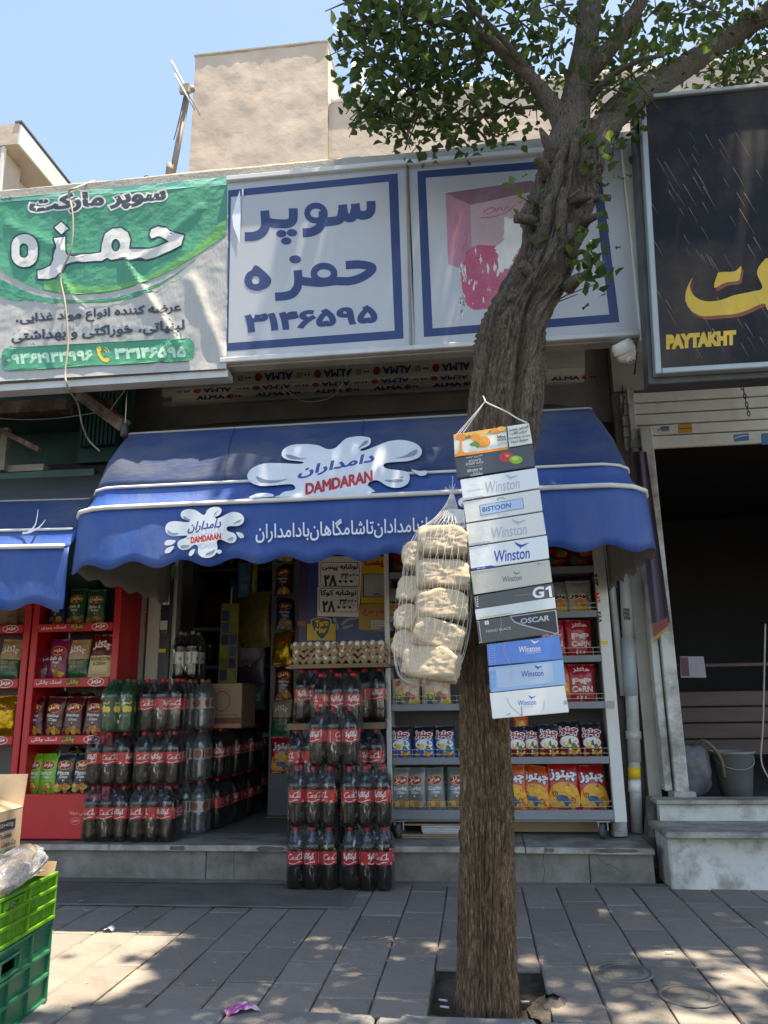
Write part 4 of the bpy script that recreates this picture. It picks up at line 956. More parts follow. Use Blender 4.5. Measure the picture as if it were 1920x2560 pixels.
small = [(1210, 1045), (1215, 1015), (1255, 998), (1310, 1005), (1355, 1035), (1375, 1030), (1385, 1005), (1420, 985), (1465, 985), (1483, 1005), (1470, 1035), (1440, 1050), (1450, 1062), (1490, 1045), (1550, 1017), (1605, 1025), (1632, 1055), (1625, 1090), (1590, 1110), (1530, 1112), (1515, 1130), (1530, 1148), (1565, 1158), (1583, 1185), (1572, 1215), (1540, 1225), (1500, 1210), (1470, 1200), (1450, 1215), (1455, 1260), (1440, 1300), (1400, 1323), (1350, 1318), (1325, 1290), (1325, 1250), (1300, 1235), (1260, 1265), (1215, 1270), (1188, 1245), (1195, 1210), (1240, 1190), (1250, 1175), (1220, 1175), (1150, 1178), (1112, 1155), (1107, 1115), (1130, 1085), (1180, 1078), (1240, 1085), (1270, 1078), (1230, 1065)]
def splash(dx, name):
    p7 = lambda x, y: (c7(x, y)[0] + dx, c7(x, y)[1] - 0.045 * dx)
    pr = Print(awn_flat, 0.002, 0.0008, cell=12)
    pr.add([[p7(*p) for p in smooth(small, 3, True)]], SPW)
    for g in ([(1225, 1045), (1250, 1055), (1275, 1072), (1240, 1070)], [(1613, 1068), (1600, 1085), (1555, 1098), (1590, 1075)], [(1120, 1135), (1150, 1155), (1200, 1158), (1165, 1172), (1130, 1162)], [(1560, 1185), (1555, 1205), (1520, 1205), (1535, 1190)], [(1440, 1265), (1420, 1295), (1375, 1305), (1385, 1290), (1420, 1275)], [(1215, 1240), (1270, 1240), (1240, 1258), (1212, 1255)], [(1470, 1005), (1450, 1020), (1430, 1045), (1440, 1020)]): pr.add([[p7(*p) for p in smooth(g, 4, True)]], SPG); pr.l -= pr.step
    pr.l += pr.step
    for g in ([(1100, 1225), (1120, 1205), (1175, 1208), (1150, 1235), (1110, 1240)], [(1102, 1285), (1115, 1260), (1165, 1245), (1140, 1285), (1112, 1293)], [(1262, 1300), (1275, 1275), (1302, 1265), (1295, 1295), (1275, 1312)], [(1580, 1152), (1620, 1160), (1632, 1185), (1605, 1190)]): pr.add([[p7(*p) for p in smooth(g, 4, True)]], SPW); pr.l -= pr.step
    pr.add(mv(disc(1467, 1282, 17, 14), p7), SPW)
    pr.add(mv(tx('دامداران', 1250, 1165, 1470, 1085, True, .03), lambda x, y: p7(x + .28 * (1160 - y), y - 0.12 * (x - 1250))), DBL)
    pr.add(slope_tx(p7, 'DAMDARAN', 1275, 1185, 1478, 1228, -0.15, False, .05), DRED)
    pr.build(name, aw)
splash(0, 'splash_logo'); splash(694, 'splash_logo')
pr = Print(awn_flat, 0.002, 0.0008, cell=20)
pr.add(slope_tx(c8, 'ازبامدادان تاشامگاهان بادامداران'.replace(' ', '\u200c'), 265, 1085, 1415, 1225, -0.042, True, .012), ink('awning_white', 215, 218, 222))
pr.build('slogan', aw)
# bird droppings on the left awning, sun-bleached tear at its corner
pr = Print(lambda x, y, l: at(x, y, Y=3.62 - .03 - l) - LL, 0.003)
for g in ([(185, 1155), (215, 1130), (240, 1090), (255, 1000)], [(200, 1150), (260, 1120), (305, 1068)], [(150, 1158), (200, 1152), (235, 1130)]): pr.add(mv(stroke(g, 16, 3), c7), ink('dropping', 190, 195, 210)); pr.l -= .0002
pr.build('bird_dropping', lw_)
# ================================================================== the tree
def bark_material():
    m = bpy.data.materials.new('bark'); m.use_nodes = True; N = m.node_tree.nodes; L = m.node_tree.links; b = N['Principled BSDF']
    b.inputs['Roughness'].default_value = 0.95; b.inputs['Specular IOR Level'].default_value = 0.15
    tc = N.new('ShaderNodeTexCoord'); mp = N.new('ShaderNodeMapping'); mp.inputs['Scale'].default_value = (60, 60, 11); L.new(tc.outputs['Object'], mp.inputs['Vector'])
    n = N.new('ShaderNodeTexNoise'); n.inputs['Scale'].default_value = 2.6; n.inputs['Detail'].default_value = 10; n.inputs['Roughness'].default_value = .72; n.inputs['Distortion'].default_value = .9; L.new(mp.outputs[0], n.inputs['Vector'])
    r = N.new('ShaderNodeValToRGB'); e = r.color_ramp.elements; e[0].position = .34; e[0].color = (0.038, 0.024, 0.015, 1); e[1].position = .66; e[1].color = (0.40, 0.275, 0.165, 1)
    x = e.new(.52); x.color = (0.17, 0.11, 0.066, 1)
    L.new(n.outputs['Fac'], r.inputs['Fac'])
    # grey bark higher up, its colours darkened for the crown's shade on the limbs
    r2 = N.new('ShaderNodeValToRGB'); e = r2.color_ramp.elements; e[0].position = .32; e[0].color = (0.024, 0.019, 0.016, 1); e[1].position = .68; e[1].color = (0.225, 0.185, 0.145, 1)
    L.new(n.outputs['Fac'], r2.inputs['Fac'])
    sx = N.new('ShaderNodeSeparateXYZ'); L.new(tc.outputs['Object'], sx.inputs[0])
    n4 = N.new('ShaderNodeTexNoise'); n4.inputs['Scale'].default_value = 3; L.new(tc.outputs['Object'], n4.inputs['Vector'])
    ad = N.new('ShaderNodeMath'); ad.operation = 'ADD'; L.new(sx.outputs['Z'], ad.inputs[0]); L.new(n4.outputs['Fac'], ad.inputs[1])
    mr = N.new('ShaderNodeMapRange'); mr.inputs[1].default_value = 1.5; mr.inputs[2].default_value = 3.4; L.new(ad.outputs[0], mr.inputs[0])
    mx = N.new('ShaderNodeMix'); mx.data_type = 'RGBA'; L.new(mr.outputs[0], mx.inputs[0]); L.new(r.outputs[0], mx.inputs[6]); L.new(r2.outputs[0], mx.inputs[7])
    L.new(mx.outputs[2], b.inputs['Base Color'])
    bp = N.new('ShaderNodeBump'); bp.inputs['Strength'].default_value = 0.9; bp.inputs['Distance'].default_value = .012; L.new(n.outputs['Fac'], bp.inputs['Height']); L.new(bp.outputs[0], b.inputs['Normal'])
    return m
BARK = bark_material()
tree = thing('street_tree', 'old gnarled pavement tree with a furrowed trunk in front of the shop', 'tree', (-0.01, 2.95, -0.04))
TLc = tree.location
TP = [(-0.013, 2.95, -0.09, .110), (-0.011, 2.95, -0.03, .104), (0.001, 2.95, .25, .103), (.018, 2.95, .64, .101), (.026, 2.95, 1.06, .097), (.049, 2.95, 1.36, .100), (.119, 2.95, 1.83, .131), (.153, 2.95, 2.08, .148), (.191, 2.96, 2.34, .153), (.219, 2.97, 2.50, .150), (.318, 2.98, 2.69, .146), (.414, 2.99, 2.91, .142), (.466, 3.0, 3.14, .140), (.512, 3.0, 3.30, .115), (.53, 3.0, 3.42, .07)]
TS = smooth(TP, 14)
def knobs(a, z):
    d = 0
    for (ka, kz, kr, kh) in ((2.6, 2.56, .22, .035), (0.4, 2.3, .25, .02), (-1.2, 2.72, .3, .04), (-1.9, 2.98, .25, .04), (-0.6, 3.1, .3, .03), (3.0, 3.05, .25, .03), (-1.5, 2.45, .3, .02), (-2.2, 1.9, .3, .012), (-1.0, 3.25, .3, .03)):
        da = (a - ka + pi) % (2 * pi) - pi; d += kh * math.exp(-(da / kr) ** 2 / 1.2 - ((z - kz) / .09) ** 2)
    return d
def trunkfn(u, v):
    t_ = v * (len(TS) - 1); i0 = min(int(t_), len(TS) - 2); fr = t_ - i0
    x, y, z, r = [TS[i0][m] + (TS[i0 + 1][m] - TS[i0][m]) * fr for m in range(4)]
    a = 2 * pi * u; ca, sa = cos(a), sin(a)
    up = max(0, min(1, (z - 1.5) / .8))
    wx = .10 * noise.noise((ca * 3, sa * 3, z * 4)); wa = a + wx * (1 + 1.5 * up) + .25 * up * sin(z * 4)
    cw_, sw_ = cos(wa), sin(wa)
    f = noise.noise((cw_ * 3.5, sw_ * 3.5, z * 1.4)) * (.008 + .020 * up)
    rd = 1 - abs(noise.noise((cw_ * 9, sw_ * 9, z * (3.2 - 1.0 * up)))) * 2; f += (rd - .6) * (.008 + .012 * up)
    rd = 1 - abs(noise.noise((cw_ * 22, sw_ * 22, z * 7.0 + 9))) * 2; f += (rd - .6) * (.008 + .002 * up)
    rd = 1 - abs(noise.noise((cw_ * 44, sw_ * 44, z * 15.0 + 4))) * 2; f += (rd - .6) * .0035
    f += .0045 * (1 - .75 * up) * noise.noise((cw_ * 30, sw_ * 30, z * 34))                       # cross cracks break the ridges into plates
    cl = (a - (-pi / 2 + .35) + pi) % (2 * pi) - pi; f -= .055 * up * math.exp(-(cl / .16) ** 2) * (1 if z < 2.6 else .5)
    cl = (a - (-pi / 2 - .75) + pi) % (2 * pi) - pi; f -= .030 * up * math.exp(-(cl / .12) ** 2)
    hd_ = max(0, min(1, (z - 2.6) / .3)); f += hd_ * .030 * noise.noise((ca * 2.6 + 5, sa * 2.6, z * 5)) + hd_ * .016 * noise.noise((ca * 6 + 5, sa * 6, z * 9))
    r2 = (r - .013 + .006 * up) * (1 + .05 * cos(2 * a + z)) + f + knobs(a, z) * 1.3 + (.016 * math.exp(-(z + .05) / .07) * (1 + .8 * sin(5 * a)) if z < .25 else 0)
    return Vector((x + ca * r2, y + sa * r2, z)) - TLc
MB().grid(trunkfn, 230, 520).build('trunk', BARK, tree)
def limb(pts, rs, name='limb', par=tree, n=14, seed=0):
    pts = [Vector(p) for p in pts]; q = smooth([(*p, r) for p, r in zip(pts, rs)], 7)
    mb = MB(); k = len(q); vsx, fs = [], []; prev = None
    for i in range(k):
        p = Vector(q[i][:3]); d = (Vector(q[min(i + 1, k - 1)][:3]) - Vector(q[max(i - 1, 0)][:3])).normalized()
        s = d.orthogonal().normalized() if prev is None else (prev - d * prev.dot(d)).normalized(); prev = s; t = d.cross(s)
        for j in range(n):
            a = 2 * pi * j / n; r = q[i][3] * (1 + .16 * noise.noise((cos(a) * 2.5 + seed, sin(a) * 2.5, i * .14)) + .10 * noise.noise((cos(a) * 6 + seed, sin(a) * 6, i * .1)))
            vsx.append(p + (s * cos(a) + t * sin(a)) * r - TLc)
    for i in range(k - 1):
        for j in range(n): fs.append((i * n + j, i * n + (j + 1) % n, (i + 1) * n + (j + 1) % n, (i + 1) * n + j))
    fs += [tuple(range(n))[::-1], tuple(range((k - 1) * n, k * n))]
    return mb.add(vsx, fs, 0, True).build(name, BARK, par)
LIMBS = [
 ([at(1410, 420, Y=3.0), at(1440, 250, Y=3.0), at(1462, 130, Y=2.98), at(1475, 10, Y=2.95), at(1490, -160, Y=2.9), at(1500, -420, Y=2.85)], [.11, .075, .068, .06, .05, .03]),
 ([at(1455, 200, Y=3.0), at(1500, 150, Y=2.95), at(1560, 70, Y=2.9), at(1615, -20, Y=2.85), at(1700, -200, Y=2.8)], [.045, .045, .04, .036, .025]),
 ([at(1450, 420, Y=3.02), at(1500, 330, Y=3.1), at(1570, 260, Y=3.3), at(1680, 185, Y=3.75), at(1790, 115, Y=3.9), at(1950, 10, Y=4.0), at(2150, -150, Y=4.1)], [.10, .085, .082, .08, .075, .065, .05]),
 ([at(1420, 330, Y=3.0), at(1360, 230, Y=2.95), at(1280, 150, Y=2.9), at(1200, 85, Y=2.85), at(1100, 55, Y=2.8), at(960, 20, Y=2.75)], [.06, .036, .03, .024, .018, .010]),
 ([at(1340, 200, Y=2.95), at(1250, 90, Y=2.8), at(1180, 20, Y=2.7), at(1100, -90, Y=2.6)], [.02, .016, .013, .009]),
 ([at(1470, 250, Y=3.0), at(1530, 190, Y=2.9), at(1600, 150, Y=2.8), at(1660, 140, Y=2.7)], [.022, .016, .012, .008]),
 ([at(1440, 350, Y=3.0), at(1350, 270, Y=3.1), at(1220, 290, Y=3.2), at(1060, 305, Y=3.25)], [.025, .012, .009, .005]),
 ([at(1490, -60, Y=2.9), at(1380, -180, Y=2.7), at(1230, -300, Y=2.5)], [.035, .025, .012]),
 ([at(1400, 300, Y=2.98), at(1300, 170, Y=3.2), at(1200, 110, Y=3.4), at(1050, 120, Y=3.5)], [.03, .02, .014, .007]),
]
for i, (p, r) in enumerate(LIMBS): limb(p, [q * (1 if j == 0 else .82) for j, q in enumerate(r)], seed=i * 7)
# pruned stubs and split wood on the head of the trunk
STB = [((1360, 640), (1335, 590), .03, .022, 2.86), ((1372, 560), (1395, 440), .026, .006, 2.84), ((1395, 580), (1408, 470), .03, .010, 2.83), ((1370, 440), (1342, 395), .030, .022, 2.86), ((1385, 400), (1350, 320), .026, .006, 2.86), ((1355, 530), (1318, 490), .012, .006, 2.85), ((1350, 560), (1290, 545), .026, .024, 2.85), ((1440, 510), (1480, 490), .02, .012, 2.84),
       ((1465, 505), (1525, 494), .018, .014, 2.88), ((1400, 520), (1450, 475), .010, .006, 2.82), ((1430, 640), (1425, 560), .03, .012, 2.84), ((1385, 480), (1402, 400), .028, .008, 2.83)]
STB += [((1340, 700), (1300, 660), .035, .02, 2.85), ((1420, 720), (1455, 690), .03, .018, 2.84), ((1390, 430), (1420, 350), .03, .008, 2.86), ((1430, 420), (1440, 340), .028, .010, 2.85), ((1450, 470), (1478, 400), .022, .008, 2.86), ((1360, 600), (1370, 500), .028, .010, 2.83), ((1410, 620), (1395, 540), .026, .012, 2.83), ((1300, 770), (1275, 740), .03, .016, 2.85), ((1455, 560), (1492, 540), .024, .014, 2.86)]
for i, (a, b, r0, r1, yy) in enumerate(STB):
    A, B = at(*a, Y=yy + .05), at(*b, Y=yy - .02); limb([A, (A + B) / 2 + Vector((0, -.01, 0)), B], [r0, r0 * .8, r1], 'stub', n=9, seed=50 + i)

# leaves
LEAF = mat('leaf_green', (0.058, 0.105, 0.028), 0.45, 0.25, 3, trans=0.48)
LEAFY = mat('leaf_young', (0.11, 0.17, 0.034), 0.45, 0.2, 3, trans=0.5)
LEAFM = mat('leaf_mid', (0.095, 0.15, 0.036), 0.4, 0.25, 3, trans=0.5)
rl = random.Random(21)
def leaf(mb, p, s, mi):
    # blade with a fold along the midrib and a drooping tip
    yaw_, pit, rol = rl.uniform(0, 2 * pi), rl.gauss(-.55, .45), rl.gauss(0, .5)
    M = Matrix.Translation(p) @ Matrix.Rotation(yaw_, 4, 'Z') @ Matrix.Rotation(pit, 4, 'Y') @ Matrix.Rotation(rol, 4, 'X')
    w = s * rl.uniform(.26, .46); h = s * rl.uniform(.02, .22)
    v = [(0, 0, 0), (s * .35, w, h), (s * .38, 0, 0), (s * .35, -w, h), (s * .72, w * .6, h * .5), (s, 0, -h * 1.2), (s * .72, -w * .6, h * .5)]
    mb.add(v, [(0, 2, 1), (0, 3, 2), (2, 5, 4, 1), (2, 3, 6, 5)], mi, False, M)
CL = []          # clusters: pixel centre, depth, radius, leaves
for (x, y, Y, r, n) in [(905, 45, 2.8, .20, 120), (960, 90, 2.85, .26, 190), (1000, 20, 2.7, .3, 230), (1080, 60, 2.9, .3, 230), (940, 170, 3.0, .2, 150), (1010, 160, 3.1, .26, 200), (905, 280, 3.2, .11, 60), (950, 285, 3.2, .15, 100), (1000, 315, 3.25, .13, 90), (1060, 260, 3.1, .28, 240), (1100, 310, 3.25, .15, 110), (1140, 170, 3.0, .28, 210), (1190, 60, 2.9, .28, 190), (1180, 260, 3.2, .25, 190), (1190, 325, 3.25, .12, 70), (1270, 275, 3.25, .18, 120), (1260, 170, 3.3, .25, 150), (1300, 60, 3.0, .26, 150), (1380, 110, 3.4, .24, 120), (1340, 240, 3.3, .18, 90), (1390, 20, 2.8, .25, 110), (1510, 60, 3.4, .22, 110), (1530, 230, 3.0, .22, 130), (1560, 170, 3.1, .2, 110), (1540, 320, 3.4, .16, 90), (1580, 30, 3.4, .22, 110), (1650, 90, 3.5, .25, 140), (1620, 190, 3.9, .22, 110), (1700, 40, 3.6, .25, 130), (1760, 20, 3.2, .22, 110), (1780, 180, 4.3, .22, 130), (1840, 140, 4.2, .26, 160), (1890, 60, 3.9, .26, 150), (1860, 185, 4.3, .2, 120), (1925, 150, 4.1, .26, 160), (870, 15, 2.8, .14, 70), (850, 90, 2.9, .07, 26)]:
    CL.append((at(x, y, Y=Y), r, n))
# the rest of the crown, above and in front of what the photograph frames
HIGH = len(CL)
for k in range(300):
    X = rl.uniform(-0.3, 3.8); Y = rl.uniform(1.5, 5.4); Z = rl.uniform(5.2, 8.4)
    q = Vector((X, Y, Z)) - CAM; zz = q.dot(FW); py = 1280 - FPX * q.dot(UP) / zz
    if py > -90: continue
    if X < 0.20 * Z - 1.22 - .30 * (3.7 - Y): continue
    CL.append((Vector((X, Y, Z)), rl.uniform(.30, .42), rl.randint(85, 115)))
GAPS = [(-.38, 2.82, .16, .12)] + [(*at(x, y, Z=0)[:2], a, b) for x, y, a, b in ((1640, 2340, .11, .10), (1690, 2385, .14, .09), (1770, 2402, .08, .05), (800, 2345, .06, .06), (825, 2368, .08, .05), (960, 2335, .08, .05), (990, 2347, .06, .04), (870, 2432, .08, .05), (660, 2455, .06, .04), (1860, 2445, .14, .12), (1720, 2550, .2, .06), (1390, 2522, .15, .05), (1330, 2402, .05, .05), (300, 2360, .25, .2), (200, 2450, .3, .25), (1090, 2365, .05, .08))]
def in_gap(p):                                  # where sun falls through the crown on to the pavement
    gx, gy = p.x - SUN.x / SUN.z * p.z, p.y - SUN.y / SUN.z * p.z
    return any(((gx - a) / ra) ** 2 + ((gy - b) / rb) ** 2 < 1 for a, b, ra, rb in GAPS)
mb = MB(); tw_ = MB()
for ci, (c, r, n) in enumerate(CL):
    for _ in range(int(n * .72) if ci < HIGH else n):
        while True:
            d = Vector((rl.uniform(-1, 1), rl.uniform(-1, 1), rl.uniform(-1, 1)))
            if .15 < d.length < 1: break
        p = c + Vector((d.x * r * 1.1, d.y * r * 1.3, d.z * r * .8))
        if in_gap(p): continue
        leaf(mb, p - TLc, rl.choice((.034, .042, .05, .058, .068)) * rl.uniform(.85, 1.1) if ci < HIGH else rl.uniform(.07, .095), rl.choice((0, 0, 0, 2, 2, 2, 2, 1)))
    for _ in range(3):
        d = Vector((rl.uniform(-1, 1), rl.uniform(-1, 1), rl.uniform(-1, .8))) * r
        tw_.tube([c - TLc + d * -.6, c - TLc + d * .2 + Vector((0, 0, .02)), c - TLc + d], [.005, .004, .002], 4)
cr = mb.build('crown', [LEAF, LEAFY, LEAFM], tree)
tw_.build('twigs', BARK, tree)['kind'] = 'stuff'; cr['kind'] = 'stuff'
# shoots on the trunk
mb = MB(); tb_ = MB()
for (x, y, Y, r, n, big_) in [(1300, 490, 2.82, .05, 9, .05), (1310, 530, 2.83, .04, 5, .035), (1475, 640, 2.82, .10, 34, .055), (1465, 590, 2.82, .06, 14, .05), (1490, 710, 2.82, .05, 12, .06), (1445, 735, 2.83, .04, 5, .04), (1510, 370, 2.85, .08, 20, .055), (1500, 430, 2.85, .05, 9, .06), (1475, 345, 2.85, .05, 10, .05)]:
    c = at(x, y, Y=Y)
    for _ in range(n):
        p = c + Vector((rl.gauss(0, r * .6), rl.gauss(0, r * .5), rl.gauss(0, r * .7))); leaf(mb, p - TLc, big_ * rl.uniform(.7, 1.15), 1 if (x < 1400 or rl.random() < .3) else 0)
    q = min(TS, key=lambda t: abs(t[2] - c.z + .05)); q = Vector(q[:3]); q = c + (q - c) * max(0, 1 - .10 / (q - c).length); tb_.tube([q - TLc, (q + c) / 2 - TLc + Vector((0, 0, .01)), c - TLc], [.004, .003, .002], 5)
mb.build('shoot_leaves', [LEAF, LEAFY, LEAFM], tree)['kind'] = 'stuff'; tb_.build('shoot_stems', BARK, tree)['kind'] = 'stuff'
# ================================================================== soft drink packs
COLA = mat('cola', (0.010, 0.0055, 0.0035), 0.10, 0.1, 10, spec=0.6)
PET = film('pet_clear', (0.80, 0.80, 0.80), 0.07, 0.85, 0.05, 0.25, 30)
PETG = mat('pet_green', (0.010, 0.075, 0.030), 0.12, 0.1, 8, spec=0.6)
PETW = film('pet_water', (0.80, 0.82, 0.84), 0.16, 0.85, 0.06, 0.3, 30, body=0.25)
WRAP = film('shrink_film', (1, 1, 1), 0.006, 0.55, 0.06, 1.0, 30, (1, 1, 0.25), body=.25, streak=.28)
BH = 0.318
PROF = [(.0, .004), (.024, .001), (.036, .004), (.0435, .016), (.0452, .034), (.0440, .055), (.0452, .075), (.0448, .110), (.0445, .128), (.0445, .204), (.0455, .212), (.0450, .224), (.0415, .240), (.0350, .258), (.0270, .274), (.0190, .288), (.0140, .297), (.0133, .305)]
def bottle_mesh(name, liquid, top, level):
    mb = MB(); n = 20; k = len(PROF)
    vsx = []
    for r, z in PROF:
        for j in range(n):
            a = 2 * pi * j / n; rr = r * (1 + (.07 * cos(5 * a) * max(0, 1 - z / .036)) + (.012 * cos(10 * a) if .04 < z < .11 else 0)); vsx.append((rr * cos(a), rr * sin(a), z))
    for i in range(k - 1):
        for j in range(n): mb_f = (i * n + j, i * n + (j + 1) % n, (i + 1) * n + (j + 1) % n, (i + 1) * n + j); mb.f.append(mb_f); mb.mi.append(0 if PROF[i][1] < level else 1); mb.sm.append(True)
    mb.v = vsx
    # surface of the drink
    o = len(mb.v); i = next(q for q in range(k) if PROF[q][1] >= level)
    mb.v += [(0, 0, PROF[i][1])]; mb.f += [(o, i * n + j, i * n + (j + 1) % n) for j in range(n)]; mb.mi += [0] * n; mb.sm += [False] * n
    return mb.mesh(name, [liquid, top])
def cap_mesh(col): return MB().lathe([(0, .320), (.0125, .320), (.0148, .317), (.0150, .302), (.0142, .300)], 14).mesh('cap', col)
def cyl(r): return lambda x, z, l: Vector(((r + l) * sin(x / r), -(r + l) * cos(x / r), z))
COKER = mat('label_red', S(198, 22, 28), 0.35, 0.05, 9)
def base_label(r, z0, z1, m):
    pr = Print(cyl(r), 0.0, .00035, cell=.011); w = pi * r - .0005
    pr.add(rect(-w, z0, w, z1), m); return pr
def coke_label():
    pr = base_label(.0449, .127, .206, COKER)
    def wave(x0): return [[(x0 - .040, .143)] + smooth([(x0 - .040, .145), (x0 - .02, .137), (x0, .139), (x0 + .02, .147), (x0 + .042, .146)], 4) + smooth([(x0 + .042, .1445), (x0 + .015, .141), (x0 - .01, .1335), (x0 - .035, .137)], 4)]
    # running script: two words written as brush strokes
    scr = []
    def C_(x, y, s): return stroke([(x + .9 * s, y + .85 * s), (x + .55 * s, y + 1.0 * s), (x + .12 * s, y + .75 * s), (x, y + .3 * s), (x + .25 * s, y), (x + .7 * s, y + .12 * s), (x + 1.0 * s, y + .35 * s)], .0045, .002)
    def o_(x, y, s): return ring(x + .3 * s, y + .26 * s, .28 * s, .30 * s, .0026, 12)
    s = .027; y = .157
    scr = [C_(-.041, y, s), o_(-.021, y, s * .8), stroke([(-.006, y + .014), (-.011, y + .013), (-.012, y + .004), (-.005, y + .001)], .003), o_(-.003, y, s * .8), stroke([(.008, y + .014), (.009, y + .002), (.013, y + .004)], .003), C_(.012, y, s), o_(.028, y, s * .7), stroke([(.036, y + .003), (.040, y + .03), (.037, y + .033), (.037, y + .002), (.041, y + .004)], .003), o_(.041, y, s * .6)]
    wl = []
    for g in scr: wl += g
    pr.add(wl, WHITE); pr.add(wave(0), WHITE)
    q = .0449 * pi
    fa = tx('کوکاکولا', q - .042, .152, q + .036, .192, True, .045); pr.add(fa, WHITE, .02); pr.l -= pr.step
    pr.add(wave(q), WHITE); pr.l -= pr.step
    pr.add(rect(.062, .131, .076, .143) + rect(-.075, .135, -.069, .188), WHITE); pr.add(rect(.064, .133, .070, .141), ink('tag_green', 90, 120, 70))
    for k in range(5): pr.add(rect(-.0745, .138 + k * .010, -.0695, .143 + k * .010), BLACK); pr.l -= pr.step
    return pr.mesh('label')
COKEL = coke_label()
def green_label():
    pr = base_label(.0449, .100, .205, mat('label_green', (0.012, 0.055, 0.022), .4)); LY = ink('lemon', 222, 196, 38)
    pr.add(rect(-.141, .194, .141, .198) + rect(-.141, .106, .141, .110), LY)
    for x in (-.07, 0, .07): pr.add(disc(x - .010, .140, .016, .021) + disc(x + .012, .138, .014, .019), LY); pr.add(tx('لیمو', x - .02, .166, x + .02, .188, True, .05), LY)
    return pr.mesh('label')
def water_label():
    pr = base_label(.0449, .128, .206, mat('label_pale', (0.62, 0.60, 0.56), .4))
    for x in (-.09, -.02, .05, .12): pr.add(disc(x, .168, .02, .027), ink('orange_fruit', 190, 105, 45)); pr.l -= pr.step
    for x in (-.055, .015, .085): pr.add(rect(x - .005, .14, x + .005, .195), BLACK); pr.l -= pr.step
    return pr.mesh('label')
def silver_label():
    pr = base_label(.0449, .100, .190, mat('label_silver', (0.62, 0.62, 0.58), .3, .05))
    for x in (-.1, -.03, .04, .11): pr.add(rect(x - .012, .125, x + .006, .15), GREYI); pr.l -= pr.step; pr.add(rect(x + .018, .102, x + .032, .188), ink('label_olive', 150, 140, 40)); pr.l -= pr.step
    return pr.mesh('label')
B_COLA, B_GREEN, B_CLEAR = bottle_mesh('bottle', COLA, PET, .236), bottle_mesh('bottle', PETG, PETG, .25), bottle_mesh('bottle', PETW, PETW, .25)
CAPR, CAPG, CAPO, CAPW = cap_mesh(mat('cap_red', S(190, 30, 34), .4, .05)), cap_mesh(mat('cap_green', S(40, 95, 60), .4, .05)), cap_mesh(mat('cap_orange', S(180, 95, 50), .4, .05)), cap_mesh(mat('cap_grey', S(150, 150, 150), .4, .05))
def wrap_mesh(nx, ny):
    hx, hy = nx * .0465, ny * .0465
    lev = [(.004, -.012), (.016, 0), (.06, .0015), (.12, -.001), (.20, .0018), (.228, .0), (.262, -.010), (.296, -.026), (.312, -.030), (.318, -.036)]
    N = 44; mb = MB(); vsx = []
    for z, ins in lev:
        for j in range(N):
            a = 2 * pi * j / N; ca, sa = cos(a), sin(a); e = .22
            x = (hx + ins) * math.copysign(abs(ca) ** e, ca); y = (hy + ins) * math.copysign(abs(sa) ** e, sa)
            if z > .25: x += .003 * sin(9 * a); y += .003 * cos(7 * a)
            vsx.append((x, y, z + (.006 * sin(6 * a) if z > .3 else 0)))
    fs = [(i * N + j, i * N + (j + 1) % N, (i + 1) * N + (j + 1) % N, (i + 1) * N + j) for i in range(len(lev) - 1) for j in range(N)]
    return mb.add(vsx, fs, 0, True).mesh('shrink_wrap', WRAP)
W32, W23, W22 = wrap_mesh(3, 2), wrap_mesh(2, 3), wrap_mesh(2, 2)
GREENL, WATERL, SILVL = green_label(), water_label(), silver_label()
def pack(label, loc, kind='cola', nx=3, ny=2, rz=0.0, sc=1.0, seed=0, group='shrink wrapped drink packs'):
    r = random.Random(seed)
    t = thing('drink_pack', label, 'drink pack', (loc[0] + r.uniform(-.005, .005), loc[1] + r.uniform(-.006, .004), loc[2]), (0, 0, rz + r.uniform(-.03, .03)), group); t.scale = (sc, sc, 1)
    bmesh_, cap_, lab_ = {'cola': (B_COLA, CAPR, COKEL), 'green': (B_GREEN, CAPG, GREENL), 'clear': (B_CLEAR, CAPO, WATERL), 'silver': (B_COLA, CAPW, SILVL)}[kind]
    for i in range(nx):
        for j in range(ny):
            b = obj('bottle', bmesh_, t, ((i - (nx - 1) / 2) * .0915 + r.uniform(-.001, .001), (j - (ny - 1) / 2) * .0915, 0), (r.uniform(-.012, .012), r.uniform(-.012, .012), r.uniform(-.5, .5) + (pi if r.random() < .5 else 0) + (pi / 2 * r.choice([0, 0, 0, 1]))))
            obj('label', lab_, b); obj('cap', cap_, b)
    obj('shrink_wrap', {(3, 2): W32, (2, 3): W23, (2, 2): W22}[(nx, ny)], t)
    return t
YF = 4.522
pack('cola six pack on the pavement, left of the bottom pair', (-0.935, YF, 0.002), seed=1)
pack('cola six pack on the pavement, right of the bottom pair', (-0.636, YF, 0.002), seed=2, rz=.01)
pack('cola six pack second from the pavement, left of the pair by the doorway', (-0.930, YF, 0.321), seed=3, rz=-.01)
pack('cola six pack second from the pavement, right of the pair by the doorway', (-0.632, YF, 0.321), seed=4, rz=.015)
xc = at(830, 1850, Y=4.43).x
pack('single cola six pack standing centred on the front stack', (xc, YF, 0.641), seed=5)
BK = 4.785
for z, nm in ((.192, 'bottom'), (.511, 'second')):
    pack('cola six pack hidden behind the front stack, %s of its column' % nm, (at(775, 1890, Y=4.7).x, BK + .0, z), seed=int(z * 100)); pack('cola six pack behind the front stack, %s of the column beside the white rack' % nm, (at(775, 1890, Y=4.7).x + .292, BK, z), seed=int(z * 100) + 1)
brd = MB().bbox((-1.14, 4.69, .830), (-.555, 4.98, .868), .004).build('pallet_board', mat('pallet_wood', (.2, .14, .09), .9, .2, 8)); tag(brd, 'flat board between the cola packs behind the front stack', 'board')
pack('cola six pack under the egg board at left', (-0.985, BK + .08, .870), seed=8)
pack('cola six pack under the egg board at right, beside the white rack', (-0.690, BK + .085, .870), seed=9)
